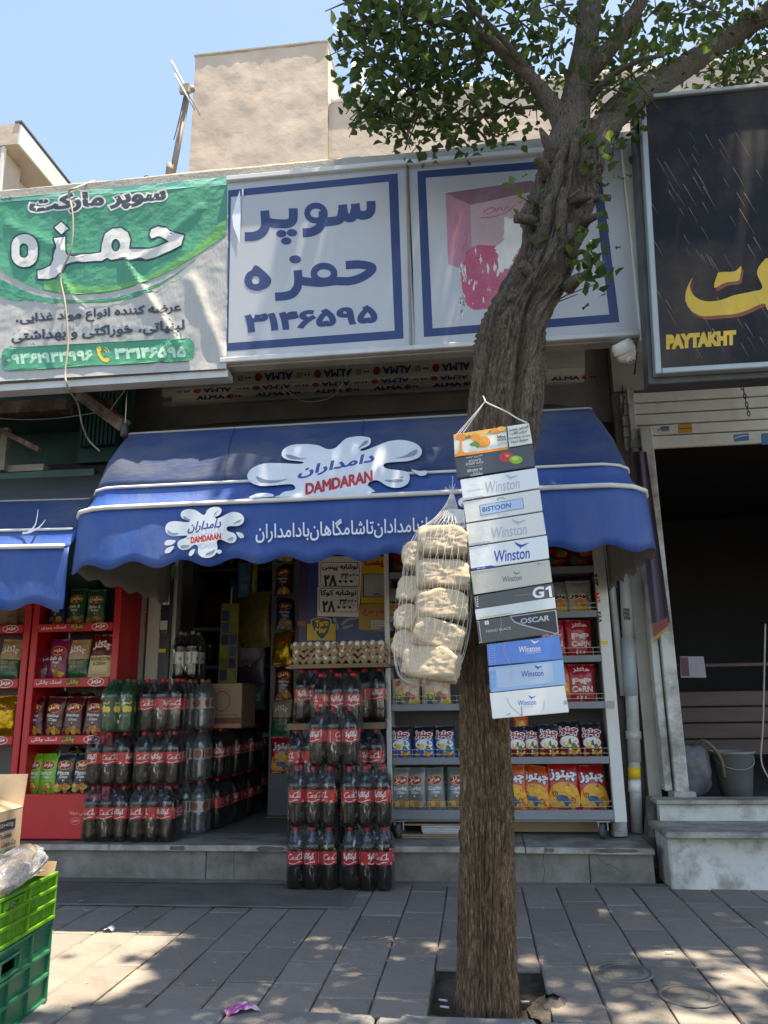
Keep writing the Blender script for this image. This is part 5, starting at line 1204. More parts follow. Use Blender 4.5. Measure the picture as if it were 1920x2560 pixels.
pack('topmost cola six pack in front of the two under the egg board', (at(843, 1750, Y=4.6).x, 4.615 + .02, .836), seed=10)
YL = 4.815
pack('cola six pack on the step beside the red rack, left of the bottom pair', (-2.275, YL, .191), sc=1.05, seed=11)
pack('cola six pack on the step by the doorway, right of the bottom pair', (-1.980, YL, .191), sc=1.05, seed=12, rz=-.01)
pack('cola six pack in the middle row beside the red rack', (at(266, 1900, Y=4.72).x, YL, .510), sc=1.04, seed=13)
pack('cola six pack in the middle row by the doorway', (at(389, 1900, Y=4.72).x, YL, .510), sc=1.04, seed=14, rz=.012)
pack('topmost cola six pack of the left stack', (at(396, 1760, Y=4.72).x, YL, .829), sc=1.02, seed=15)
pack('green lemon drink pack on top of the left stack', (at(300, 1765, Y=4.72).x, YL, .829), 'green', 2, 3, sc=1.12, seed=16)
XG = at(478, 1900, Y=5.02).x
for k, nm in enumerate(('lowest', 'middle', 'uppermost')): pack('clear drink pack with orange printed labels, %s of the column inside the doorway' % nm, (XG, 5.10, .191 + .319 * k), 'clear', 2, 2, seed=20 + k)
pack('dark cola pack with silver labels on top of the clear drink column', (at(462, 1630, Y=5.05).x, 5.12, 1.149), 'silver', 2, 2, seed=24)
for k, nm in enumerate(('lower', 'upper')):
    for j, dn in enumerate(('nearest', 'second', 'farthest')):
        pack('cola pack lined up along the inside of the doorway, %s in the %s row' % (dn, nm), (-1.80 + .02 * j, 5.38 + .30 * j, .187 + .319 * k), nx=2, ny=3, seed=30 + 3 * k + j)
for k, nm in enumerate(('lower', 'upper')):
    pack('cola pack deep in the shop behind the doorway, %s of two' % nm, (at(600, 1900, Y=6.6).x + .1, 6.7, .187 + .319 * k), seed=40 + k)

# ---- brown carton standing on the inner cola packs
CARD = mat('corrugated_card', (0.36, 0.245, 0.145), 0.9, 0.08, 6, 0.15, 40)
def carton(name, label, loc, dims, rz, mats=CARD, cat='cardboard box'):
    t = thing(name, label, cat, loc, (0, 0, rz)); w, d, h = dims
    MB().bbox((-w / 2, -d / 2, 0), (w / 2, d / 2, h), .004).build('box_body', mats, t)
    return t
t = carton('brown_carton', 'closed brown cardboard box on the cola packs inside the doorway', (-1.745, 5.47, .826), (.27, .34, .30), 0)
pr = Print(plane_map((-.135, -.17, 0), (1, 0, 0), (0, 0, 1), (0, -1, 0)), .004); pr.add(rect(0, .03, .27, .07), ink('carton_red', 120, 50, 40)); pr.add(ring(.13, .18, .06, .07, .006), ink('carton_red', 120, 50, 40)); pr.add(rect(.02, .085, .25, .09), ink('carton_red', 120, 50, 40)); pr.build('print', t)

# ================================================================== eggs
PULP = mat('egg_tray_pulp', (0.36, 0.235, 0.13), 0.95, 0.12, 9, 0.4, 120)
def tray_mesh():
    nx_, ny_ = 6, 5; p = .0475; mb = MB()
    def fn(u, v):
        x = (u - .5) * nx_ * p; y = (v - .5) * ny_ * p; e = min(u, 1 - u, v, 1 - v)
        z = .024 + .021 * cos(2 * pi * u * nx_) * .5 + .021 * cos(2 * pi * v * ny_) * .5
        z += .004
        return (x, y, z)
    mb.grid(fn, 48, 40)
    # front and back skirts follow the cup shapes
    for sgn in (-1, 1):
        def sk(u, v, sgn=sgn):
            x = (u - .5) * nx_ * p; top = .024 + .0105 * cos(2 * pi * u * nx_) + .0105 + .004
            bot = .0 + .012 * (1 + cos(2 * pi * u * nx_)) / 2 * 1.6
            return (x, sgn * (.5 * ny_ * p + .004 * (1 - cos(2 * pi * u * nx_)) + .006 * sin(pi * v)), bot + (top - bot) * v)
        mb.grid(sk, 48, 5)
        def sk2(u, v, sgn=sgn):
            y = (u - .5) * ny_ * p; top = .0345 + .0105 * cos(2 * pi * u * ny_) + .004
            bot = .010 * (1 + cos(2 * pi * u * ny_)); return (sgn * (.5 * nx_ * p + .004 * (1 - cos(2 * pi * u * ny_))), y, bot + (top - bot) * v)
        mb.grid(sk2, 40, 4)
    return mb.mesh('egg_tray', PULP)
TRAY = tray_mesh()
EGGM = mat('egg_shell', (0.78, 0.74, 0.68), 0.5, 0.04, 9)
EGG = MB().lathe([(max(.0001, .0215 * sin(a) * (1 - .09 * cos(a))), -.029 * cos(a) + .029) for a in [pi * i / 12 for i in range(13)]], 16).mesh('egg', EGGM)
bd = thing('egg_board', 'brown wooden board carrying the egg trays over the cola packs', 'board', (-.86, 4.85, 1.192))
WOOD = mat('board_wood', (0.26, 0.185, 0.11), .8, .15, 7, .2, 60, stretch=(.3, 3, 3))
MB().bbox((-.295, -.16, .0), (.33, .16, .012), .002).build('plank', WOOD, bd); MB().bbox((-.275, -.150, .0125), (.33, .15, .024), .002).build('plank', WOOD, bd)
EY, EZ = 4.85, 1.217
for sname, xcen in (('left', -.985), ('right', -.695)):
    for k in range(3):
        nm = ('bottom', 'middle', 'top')[k]
        o = obj('egg_tray', TRAY, None, (xcen + (.008 if k == 1 else -.004 * k), EY + .003 * k, EZ + .041 * k), (0, 0, (.02, -.02, .01)[k]))
        tag(o, 'grey brown pulp egg tray, %s of the %s stack on the board' % (nm, sname), 'egg tray', 'egg trays on the board')
        for r_ in range(3 if k == 2 else 1):
            for i in range(6):
                if k < 2 and rnd.random() < .15: continue
                e = obj('egg', EGG, None, (xcen + (i - 2.5) * .0475, EY - .095 + .0475 * r_ - (.012 if k < 2 else 0), EZ + .041 * k + .0015 - (.004 if k < 2 else 0)), (rnd.uniform(-.25, .25) - (.25 if k < 2 else 0), rnd.uniform(-.25, .25), 0))
                tag(e, 'white egg sitting in the stacked pulp trays on the board', 'egg', 'white eggs in the trays')

# ================================================================== posters on the blue panel
YP = 5.16
bp_ = thing('blue_display_panel', 'tall dark blue panel behind the eggs covered with price posters', 'display panel', at(870, 1700, Y=YP))
p0, p1 = at(768, 1650, Y=YP).x, at(978, 1650, Y=YP).x
part(bp_, 'panel', mat('panel_blue', S(30, 52, 110), .4, .15, 3), ((p0, YP, .19), (p1, YP + .03, 2.3)))
part(bp_, 'side_strip', mat('panel_purple', S(52, 34, 74), .4, .15, 3), ((at(745, 1650, Y=YP).x, YP + .005, .19), (p0 - .002, YP + .03, 2.3)))
pr = Print(lambda x, y, l: at(x, y, Y=YP - l) - bp_.location, .001, .0006, cell=40)
cp7 = lambda x, y: (700 + x * .1929, 1360 + y * .1929)
pr.add(mv(stroke([(700, 960), (740, 1060), (730, 1110)], 40, 30), cp7), ink('panel_grey', 130, 138, 155)); pr.add(mv(stroke([(800, 1050), (880, 980), (1010, 960)], 36, 30), cp7), ink('panel_grey', 130, 138, 155)); pr.add(mv(stroke([(820, 1090), (950, 1050)], 36, 30), cp7), ink('panel_grey', 130, 138, 155))
pr.add(mv(rect(225, 995, 335, 1060), cp7), ink('panel_orange', 140, 85, 40))
pr.build('print', bp_)
def poster(name, label, quad, m, layers, lift=.006):
    c = at(sum(p[0] for p in quad) / 4, sum(p[1] for p in quad) / 4, Y=YP - lift); t = thing(name, label, 'poster', c)
    pts = [at(*p, Y=YP - lift) for p in quad]; bk = [p + Vector((0, .003, 0)) for p in pts]
    MB().add([p - c for p in pts + bk], [(3, 2, 1, 0), (4, 5, 6, 7), (0, 1, 5, 4), (1, 2, 6, 5), (2, 3, 7, 6), (3, 0, 4, 7)]).build('sheet', m, t)
    pr = Print(lambda x, y, l: at(x, y, Y=YP - lift - l) - c, .0008, .0005)
    for cs, mm in layers: pr.add(cs, mm)
    if layers: pr.build('print', t)
    return t
PAPER = mat('poster_paper', (0.66, 0.65, 0.62), .5, .06, 5)
def diam(x, y, r): return [[(x - r, y), (x, y + r * .85), (x + r, y), (x, y - r * .85)]]
def price(x0, y0, name_fa):
    o_ = lambda x, y: cp7(x + x0, y + y0)
    ly = [(mv(rrect(15, 20, 520, 335, 40) + [rrect(22, 27, 513, 328, 35)[0][::-1]], o_), BLACK),
          (mv(tx(name_fa, 35, 135, 500, 40, True, .04), o_), BLACK), (mv(tx('۳۳', 280, 235, 375, 165, True, .04), o_), BLACK)]
    for k in range(3): ly.append((mv(disc(405 + k * 42, 190, 12, 11), o_), BLACK))
    ly += [(mv(stroke([(310, 245), (470, 160)], 5, 5, 0), o_), BLACK), (mv(stroke([(360, 165), (480, 250)], 4, 4, 0), o_), BLACK), (mv(tx('۲۸', 55, 335, 225, 185, True, .05), o_), BLACK)]
    for k in range(3): ly.append((mv(diam(270 + k * 72, 270, 26), o_), BLACK))
    return ly
poster('price_poster', 'white cola price card, lower of the two on the blue panel', [cp7(485, 560), cp7(1050, 560), cp7(1020, 945), cp7(485, 935)], PAPER, price(490, 550, 'نوشابه کوکا'), .012)
poster('price_poster', 'white cola price card, upper of the two on the blue panel', [cp7(500, 160), cp7(1060, 160), cp7(1050, 556), cp7(500, 556)], PAPER, price(510, 215, 'نوشابه پپسی'), .006)
YPOS = mat('poster_yellow', S(200, 165, 40), .5, .08, 4)
poster('meal_poster', 'yellow and red poster with a blank grey card under the valance', [cp7(1060, 160), cp7(1420, 160), cp7(1415, 770), cp7(1050, 770)], YPOS,
       [(mv(tx('پیمت', 1090, 320, 1375, 190, True, .05), cp7), RED), (mv(rect(1075, 385, 1375, 690), cp7), BLACK), (mv(rect(1088, 395, 1370, 680), cp7), mat('smudged_card', (.36, .36, .35), .6, .2, 7)), (mv(stroke([(1220, 660), (1250, 645), (1290, 655)], 14), cp7), BLACK)], .006)
poster('egg_poster', 'mustard yellow poster with magenta writing about eggs', [cp7(1018, 785), cp7(1395, 770), cp7(1390, 1140), cp7(1018, 1110)], mat('poster_mustard', S(178, 132, 38), .5, .08, 4),
       [(mv(tx('تخم مرغ', 1075, 935, 1395, 840, True, .05), cp7), ink('magenta', 160, 40, 110)), (mv(rect(1172, 968, 1380, 1115), cp7), GREYI), ] + [(mv(disc(1195 + 34 * (k % 6), 1000 + 30 * (k // 6), 18, 15, 10), cp7), ink('egg_print', 200, 198, 195)) for k in range(22)], .018)
sh_ = [(400, 985), (470, 955), (535, 948), (600, 955), (665, 980), (660, 1060), (635, 1150), (590, 1210), (545, 1245), (490, 1205), (430, 1120), (405, 1050)]
poster('brand_poster', 'yellow card with a grey shield reading two yellow words', [cp7(352, 1035), cp7(722, 1035), cp7(722, 1250), cp7(350, 1250)], YPOS,
       [(mv([smooth(sh_, 3, True)], cp7), ink('shield_light', 175, 175, 175)), (mv(offset([smooth(sh_, 3, True)], -14), cp7), ink('shield_dark', 66, 66, 72)), (mv(tx('Taro', 455, 1075, 630, 990, False, .04, .0), lambda x, y: cp7(x, y - .1 * (x - 455))), YELL), (mv(tx('Mar', 455, 1160, 615, 1085, False, .04), lambda x, y: cp7(x, y - .1 * (x - 455))), YELL)], .014)
# ================================================================== snack bags
def wr(x, z, s): return .0052 * noise.noise((x * 34, z * 26, s)) + .0030 * noise.noise((x * 85, z * 45, s + 3))
class Bag:
    def __init__(self, w, h, d, seed): self.w, self.h, self.d, self.s = w, h, d, seed
    def y(self, x, z):
        u = max(-1, min(1, 2 * x / self.w)); v = max(0, min(1, z / self.h)); c = .045
        q = 0 if v < c or v > 1 - c else sin(pi * (v - c) / (1 - 2 * c)) ** .55
        return .5 * self.d * max(0, 1 - abs(u) ** 3.2) ** .7 * q + wr(x, z, self.s) * (.4 + .6 * q)
    def xw(self, x, z): v = z / self.h; return x * (1 - .05 * sin(pi * max(0, min(1, v))))
    def fmap(self, x, z, l): return Vector((self.xw(x, z), -self.y(x, z) - l, z))
    def body(self, zones):
        mb = MB(); nu, nv = 14, 22; mats = [m for _, m in zones]
        for sgn in (-1, 1):
            for j in range(nv):
                v0, v1 = j / nv, (j + 1) / nv; vm = (v0 + v1) / 2
                mi = next(i for i, (t, _) in enumerate(zones) if vm <= t)
                for i in range(nu):
                    q = []
                    for uu, vv in ((i / nu, v0), ((i + 1) / nu, v0), ((i + 1) / nu, v1), (i / nu, v1)):
                        x = (uu - .5) * self.w; z = vv * self.h; q.append((self.xw(x, z), (sgn * self.y(x, z)) if 0 < uu < 1 else 0, z))
                    o = len(mb.v); mb.v += q; mb.f.append((o, o + 1, o + 2, o + 3) if sgn < 0 else (o + 3, o + 2, o + 1, o)); mb.mi.append(mi); mb.sm.append(True)
        me = mb.mesh('bag_body', mats)
        bm = bmesh.new(); bm.from_mesh(me); bmesh.ops.remove_doubles(bm, verts=bm.verts, dist=1e-5); bm.to_mesh(me); bm.free()
        return me
def foil(n, r, g, b, rough=.28): return mat('foil_' + n, S(r, g, b), rough, .10, 6, .45, 45, spec=.7)
OVR = ink('oval_red', 168, 20, 30); CHIP = ink('chip_yellow', 214, 168, 78); CHIPD = ink('chip_tan', 176, 120, 58)
def maz_oval(pr, w, h, cy=.70, sx=.36, sy=.115):
    pr.add(disc(0, h * cy, w * sx, h * sy, 24), YELL); pr.add(disc(0, h * cy, w * sx - .003, h * sy - .003, 24), OVR); pr.add(tx('مزمز', -w * sx * .68, h * (cy - sy * .5), w * sx * .68, h * (cy + sy * .55), True, .05), WHITE)
def chips(pr, w, h, n, r, seed=0, zmax=.26, mats=(CHIP, CHIPD)):
    q = random.Random(seed)
    for k in range(n): pr.add(rot2(disc(0, 0, r * q.uniform(.8, 1.3), r * q.uniform(.5, .8), 14), q.uniform(0, 180), 0, 0) and mv(rot2(disc(0, 0, r * q.uniform(.8, 1.3), r * q.uniform(.5, .8), 14), q.uniform(0, 180)), lambda x, y, a=q.uniform(-.34, .34) * w, b=q.uniform(.08, zmax) * h: (x + a, y + b)), mats[k % len(mats)])
BAGS = {}
def design(key, w, h, d, zones, fn, seed=0, cell=None):
    b = Bag(w, h, d, seed); pr = Print(b.fmap, .0012, .0005, cell=cell or .02); fn(pr, w, h)
    BAGS[key] = (b.body(zones), pr.mesh('print'), b)
def flavour(pr, w, h, a, b, col=WHITE, y=.50):
    pr.add(tx(a, -w * .33, h * (y - .04), w * .28, h * (y + .055), False, .03, .12), col); pr.add(tx(b, -w * .2, h * (y - .14), w * .2, h * (y - .055), False, .03, .12), col); pr.add(rect(-.004, h * (y - .20), .004, h * (y - .16)), col)
def mk(key, col, a, b, seed, tail=True):
    def fn(pr, w, h): maz_oval(pr, w, h); flavour(pr, w, h, a, b); chips(pr, w, h, 6, w * .16, seed, .2)
    design(key, .142, .255, .055, [(1, col)], fn, seed)
mk('ketchup', foil('maroon', 78, 18, 24), 'Ketchup', 'Chips', 1); mk('lemon', foil('lime', 105, 165, 30), 'lemon', 'Chips', 2); mk('pizza', foil('black', 34, 36, 38), 'Pizza', 'Chips', 3)
mk('salty', foil('navy', 22, 38, 98), 'Salty', 'Chips', 4); mk('onion', foil('green', 22, 90, 50), 'Onion &', 'Parsley', 5); mk('vinegar', foil('magenta', 128, 30, 80), 'Salt &', 'Vinegar', 6)
mk('greybag', foil('steel', 118, 122, 118), 'Garlic', 'Chips', 7)
def chak(key, c1, c2, l1, l2, tc, seed):
    def fn(pr, w, h):
        t = tx('چاکلز', -w * .36, h * .62, w * .36, h * .84, True, .03); pr.add(offset(t, .0035), ink('chak_red', 150, 30, 35)); pr.add(offset(t, .0012), WHITE)
        pr.add(tx(l1, -w * .38, h * .38, w * .38, h * .46, False, .01), tc); pr.add(tx(l2, -w * .25, h * .28, w * .25, h * .36, False, .01), tc)
    design(key, .165, .265, .06, [(.52, c2), (1, c1)], fn, seed)
KRAFT = foil('kraft', 182, 150, 112, .5)
chak('basil', KRAFT, foil('bottle_green', 24, 92, 66), 'YOGHURT', '& BASIL', KRAFT, 11)
chak('mushroom', foil('brick', 104, 34, 26), foil('cream', 208, 190, 142, .5), 'MUSHROOM', '& CREAM', ink('brown_text', 95, 60, 40), 12)
def beige(pr, w, h): pr.add(disc(w * .1, h * .75, w * .14, h * .06), OVR); chips(pr, w, h, 4, w * .12, 3, .5, (ink('beige_dark', 140, 100, 80), CHIPD))
design('beige', .17, .26, .06, [(1, foil('beige', 172, 138, 110, .5))], beige, 13)
def pinkw(pr, w, h): pr.add(tx('مینی', -w * .38, h * .56, w * .38, h * .72, True, .02), WHITE); pr.add(rect(-w * .5, h * .38, w * .5, h * .42), BLACK)
design('rosebag', .15, .22, .05, [(.38, foil('grey_rose', 150, 140, 140)), (1, foil('plum', 120, 36, 74))], pinkw, 14)
design('goldbag', .17, .26, .07, [(1, mat('foil_gold', S(180, 140, 30), .2, .2, 6, .6, 40, metal=.7))], lambda pr, w, h: pr.add(tx('مزمز', -w * .3, h * .6, w * .3, h * .75, True, .05), OVR), 15)
def popc(pr, w, h):
    t = ink('pop_cream', 228, 205, 190)
    pr.add(tx('هاکلز', -w * .3, h * .78, w * .3, h * .92, True, .04), t); pr.add(tx('P P', -w * .34, h * .47, w * .34, h * .63, False, .05), t); pr.add(disc(0, h * .55, w * .09, h * .06), t)
    pr.add(tx('C  RN', -w * .36, h * .27, w * .38, h * .43, False, .05), t); pr.add(disc(-w * .08, h * .33, w * .07, h * .045), t); pr.add(rect(-w * .2, h * .10, -w * .14, h * .17) + rect(-w * .06, h * .10, 0, h * .17) + rect(w * .08, h * .10, w * .14, h * .17), t)
design('popcorn', .175, .235, .06, [(1, foil('crimson', 172, 26, 46))], popc, 16)
def chee(pr, w, h, tc=OVR, ol=WHITE):
    t = tx('چی‌توز'.replace('\u200c', ''), -w * .42, h * .58, w * .42, h * .84, True, .045); pr.add(offset(t, .0045), ol); pr.add(t, tc)
def small_(c):
    def fn(pr, w, h):
        pr.add(disc(0, h * .42, w * .42, h * .16), WHITE); chee(pr, w, h); pr.add(disc(-w * .12, h * .36, w * .13, h * .08), YELL); pr.add(disc(w * .18, h * .30, w * .1, h * .08), ink('leaf_print', 60, 130, 50)); chips(pr, w, h, 5, w * .1, 5, .16, (ink('cheese', 220, 130, 30), YELL))
        for k, (x, z) in enumerate(((.3, .42), (.36, .28), (-.34, .26), (.02, .2))): pr.add(disc(w * x, h * z, w * .045, h * .03, 7), WHITE if k % 2 else YELL)
    return fn
design('bluesnack', .125, .185, .05, [(.60, foil('sky', 36, 96, 178)), (1, foil('ink', 42, 32, 40))], small_(0), 17)
design('redsnack', .125, .185, .05, [(.60, foil('wine', 120, 22, 30)), (1, foil('ink', 42, 26, 32))], small_(1), 18)
def bigch(pr, w, h):
    pr.add([smooth([(-w * .45, h * .1), (-w * .40, h * .45), (0, h * .58), (w * .40, h * .45), (w * .45, h * .1), (0, h * .04)], 4, True)], ink('amber', 224, 160, 50)); chee(pr, w, h, WHITE, ink('plum_line', 110, 22, 40))
    pr.add(rot2([smooth([(-.05, .05), (.0, .075), (.045, .05), (.04, .03), (-.03, .03)], 3, True)], -30, 0, .05), ink('pic_blue', 60, 90, 130)); pr.add(ring(-w * .28, h * .33, .014, .014, .004, 14), BLACK); pr.add(disc(.018, h * .42, .018, .016), YELL); pr.add(ring(w * .26, h * .2, .015, .015, .004, 14), BLACK)
    chips(pr, w, h, 4, w * .07, 9, .16, (CHIP,))
design('bigorange', .185, .255, .06, [(1, foil('orange', 206, 84, 36))], bigch, 19); design('bigred', .185, .255, .06, [(1, foil('scarlet', 178, 28, 30))], bigch, 20)
def fire(pr, w, h):
    q = random.Random(5)
    for k in range(12): a = pi * (k + .5) / 12; pr.add([[(.018 * cos(a + .15), h * .40 + .018 * sin(a + .15)), (w * .42 * cos(a) * q.uniform(.7, 1), h * .42 + h * .36 * sin(a) * q.uniform(.7, 1.05)), (.018 * cos(a - .15), h * .40 + .018 * sin(a - .15))]], ink('flame', 214, 128, 30)); pr.l -= pr.step
    pr.add(disc(0, h * .35, w * .33, h * .15), ink('flame', 214, 128, 30)); pr.add(disc(0, h * .14, w * .3, h * .08), YELL); chee(pr, w, h * .72, BLACK, WHITE)
design('flamebag', .155, .20, .05, [(1, foil('pearl', 176, 172, 168, .45))], fire, 21)
def peach(pr, w, h): chips(pr, w, h, 16, w * .12, 6, .8, (ink('peach', 210, 150, 125), ink('peach_pale', 226, 196, 180), ink('peach_red', 196, 96, 80))); chips(pr, w, h, 6, w * .14, 8, .35, (YELL, ink('teal_print', 70, 110, 100)))
design('peachbag', .19, .17, .06, [(1, foil('cream2', 205, 180, 150, .5))], peach, 22)
def ybk(pr, w, h): pr.add(disc(0, h * .62, w * .44, h * .16), YELL); pr.add(tx('چرخی', -w * .36, h * .55, w * .36, h * .72, True, .04), BLACK); pr.add([[(-w * .34, h * .12), (0, h * .42), (w * .34, h * .12)]], ink('salmon', 196, 96, 80))
design('yellowblack', .165, .20, .05, [(.42, foil('salmon', 178, 80, 66)), (1, foil('coal', 40, 34, 30))], ybk, 23)
def multi(pr, w, h): chips(pr, w, h, 9, w * .14, 2, .8, (RED, ink('leaf_print', 60, 130, 50), ink('flame', 214, 128, 30)))
design('fruitbag', .19, .19, .06, [(1, foil('darkred', 112, 26, 34))], multi, 24)
design('orangeslim', .10, .20, .05, [(1, foil('tangerine', 205, 100, 40))], lambda pr, w, h: pr.add(rect(-w * .2, h * .3, w * .2, h * .5), YELL), 25)

CNT = {}
def bag(key, label, x, y, Yp, zb, tilt=-.10, rz=0.0, ry=0.0, sc=1.0, group='snack bags on the racks', lie=False):
    me, pm, b = BAGS[key]; X = at(x, y, Y=Yp).x
    jt = random.Random(label)
    t = thing('snack_bag', label, 'snack bag', (X, Yp + .03 + jt.uniform(-.01, .012), zb + .002), (tilt + jt.uniform(-.09, .05) if not lie else -1.25, ry + jt.gauss(0, .035), rz + jt.gauss(0, .10)), group); t.scale = (sc,) * 3
    obj('bag_body', me, t); obj('print', pm, t)
    return t

# ---- the two red racks
RR = mat('rack_red', S(186, 24, 32), .38, .06, 4, spec=.5); RRB = mat('rack_back', (0.20, 0.20, 0.19), .7, .1, 4)
YR = 4.78
zsA = [(at(180, 1558, Y=YR).z, at(180, 1579, Y=YR).z), (at(180, 1694, Y=YR).z, at(180, 1718, Y=YR).z), (at(160, 1838, Y=YR).z, at(160, 1861, Y=YR).z), (at(150, 1984, Y=YR).z, .20)]
def red_rack(label, x0, x1, lab):
    t = thing('snack_rack', label, 'snack rack', ((x0 + x1) / 2, YR + .2, .19), group='red snack racks'); L = t.location
    P = lambda n, m, a, b, bev=.004: MB().bbox(Vector(a) - L, Vector(b) - L, bev).build(n, m, t)
    for xa in (x0, x1 - .045):
        P('post', RR, (xa, YR, .192), (xa + .045, YR + .02, 1.92)); P('side_panel', RR, (xa + .014, YR + .021, .192), (xa + .034, YR + .42, 1.92))
    P('back_panel', RRB, (x0 + .05, YR + .40, .192), (x1 - .05, YR + .415, 1.92))
    for k, (zt, zb) in enumerate(zsA):
        P('shelf_front', RR, (x0 + .046, YR - .006, zb), (x1 - .046, YR + .012, zt)); 
        P('shelf_board', RR if k < 3 else RRB, (x0 + .046, YR + .0125, zt - .03), (x1 - .046, YR + .398, zt - .012))
        pr = Print(front_map(x0 - L.x, YR - .006 - L.y, zb - L.z), .001, .0005); W = x1 - x0; Hh = zt - zb
        if k < 3:
            pr.add(tx(('اسنک پنیری', 'اسنک چانکی', 'اسنک چانکی')[k], .07, Hh * .25, .24, Hh * .80, True, .015), WHITE)
            g = [smooth([(W * .52 - .05, Hh * .3), (W * .52 - .02, Hh * .85), (W * .52 + .03, Hh * .95), (W * .52 + .055, Hh * .5), (W * .52 + .02, Hh * .1)], 4, True)]
            pr.add(g, ink('gold_dark', 96, 70, 30)); pr.add(tx('چانکی' if k else 'مزه', W * .52 - .04, Hh * .2, W * .52 + .045, Hh * .85, True, .05), GOLD)
            pr.add(ring(W - .13, Hh * .5, .055, Hh * .46, .0035), WHITE); pr.add(tx('مزمز', W - .165, Hh * .25, W - .095, Hh * .8, True, .05), WHITE)
        else:
            pr.add(tx('می‌مونه!'.replace('\u200c', ' '), .36, Hh * .52, .46, Hh * .63, True, .01), ink('rack_pink', 225, 150, 150)); pr.add(ring(.405, Hh * .40, .03, .022, .002), ink('rack_pink', 225, 150, 150)); pr.add(tx('مزمز', .385, Hh * .37, .425, Hh * .44, True, .05), ink('rack_pink', 225, 150, 150))
        pr.build('lettering', t)
    return t
XA0, XA1 = at(58, 1800, Y=YR).x, at(296, 1610, Y=YR).x
red_rack('red metal snack rack beside the cola packs, the one in full view', XA0, XA1, 0)
red_rack('red metal snack rack cut off by the left edge of the photo', XA0 - .012 - (XA1 - XA0), XA0 - .012, 1)
Z1, Z2, Z3, Z4 = [z[0] - .012 for z in zsA]
YG = YR + .07
bag('salty', 'blue crisp bag on the top shelf of the full red rack', 137, 1540, YG, Z1, sc=.95, rz=.1)
bag('onion', 'green crisp bag on the top shelf of the red rack, beside the blue bag', 184, 1540, YG, Z1, sc=1.0, rz=-.1)
bag('onion', 'green crisp bag on the top shelf of the red rack, farthest right', 234, 1540, YG, Z1, sc=.95, rz=.12)
bag('beige', 'beige snack bag on the top shelf of the cut off red rack, left one', 10, 1540, YG, Z1, sc=.95)
bag('beige', 'beige snack bag on the top shelf of the cut off red rack, right one', 38, 1540, YG + .05, Z1, sc=.9)
bag('rosebag', 'plum and grey snack bag at the left end of the second red shelf', 92, 1680, YG, Z2, sc=.95, rz=.15)
bag('vinegar', 'magenta salt and vinegar crisp bag on the second red shelf', 134, 1680, YG - .02, Z2, sc=1.05, rz=-.05)
bag('basil', 'beige and green yoghurt snack bag on the second red shelf', 186, 1680, YG, Z2, sc=.98)
bag('mushroom', 'brick red and cream mushroom snack bag on the second red shelf', 243, 1680, YG - .02, Z2, sc=1.12, rz=.05)
for k, xx in enumerate((160, 215, 262)): bag('onion', 'green bag lying on top behind the second shelf row, %s' % ('leftmost', 'middle one', 'rightmost')[k], xx, 1640, YG + .16, Z2 + .20, lie=True, rz=.3 * (k - 1))
bag('basil', 'beige and green snack bag on the second shelf of the cut off red rack', 8, 1680, YG, Z2, sc=1.05)
for k, xx in enumerate((78, 124, 172, 228, 256)): bag('ketchup', 'maroon ketchup crisp bag on the third red shelf, %s from left' % ('first', 'second', 'third', 'fourth', 'fifth')[k], xx, 1820, YG - .02 + .03 * (k == 4), Z3, sc=.98, rz=(.05, -.06, .04, .12, -.1)[k])
for k, xx in enumerate((105, 155, 200)): bag('ketchup', 'maroon crisp bag lying on the ketchup row, %s' % ('left one', 'middle one', 'right one')[k], xx, 1760, YG + .17, Z3 + .21, lie=True, rz=.25 * (k - 1))
bag('goldbag', 'crinkled gold foil snack bag at the left edge on the third shelf', 2, 1820, YG, Z3, sc=1.0)
for k, (xx, kk) in enumerate(((70, 'lemon'), (112, 'lemon'), (155, 'pizza'), (198, 'pizza'))): bag(kk, ('lime green lemon crisp bag on the bottom red shelf, partly behind the carton', 'lime green lemon crisp bag on the bottom red shelf beside the black ones', 'black pizza crisp bag on the bottom red shelf beside the lime ones', 'black pizza crisp bag on the bottom red shelf against the cola packs')[k], xx, 1960, YG, Z4, sc=.95, rz=(.1, -.05, .05, -.08)[k])
for k, xx in enumerate((100, 180)): bag(('lemon', 'pizza')[k], ('lime green bag lying on the lemon crisp bags', 'black bag lying on the pizza crisp bags')[k], xx, 1900, YG + .17, Z4 + .20, lie=True, rz=.2)

# ---- the white rack on castors
WR = mat('rack_white', (0.62, 0.62, 0.58), .45, .08, 5, dirt=.35, dcol=(.3, .27, .22), dsc=5); GS = mat('shelf_grey', (0.21, 0.22, 0.235), .5, .12, 5, spec=.4); WIRE = mat('rack_wire', (.35, .34, .31), .4, .1, 9, metal=.6)
YW = 4.90
wrk = thing('white_snack_rack', 'tall white shelf rack on castors full of snack bags, half behind the tree', 'snack rack', (.12, YW + .2, .19)); L = wrk.location
Pw = lambda n, m, a, b, bev=.003: MB().bbox(Vector(a) - L, Vector(b) - L, bev).build(n, m, wrk)
Pw('post', WR, (-.565, YW - .005, .30), (-.535, YW + .03, 2.2)); Pw('post', WR, (.765, YW - .005, .285), (.835, YW + .045, 2.2)); Pw('side_panel', WR, (.80, YW + .046, .30), (.83, YW + .36, 2.2)); Pw('side_panel', WR, (-.563, YW + .031, .30), (-.545, YW + .36, 2.2))
Pw('back_panel', mat('rack_back_dark', (.10, .095, .09), .7), (-.545, YW + .361, .32), (.83, YW + .375, 2.2))
SZ = [1.80, 1.519, 1.246, .970, .653, .353]
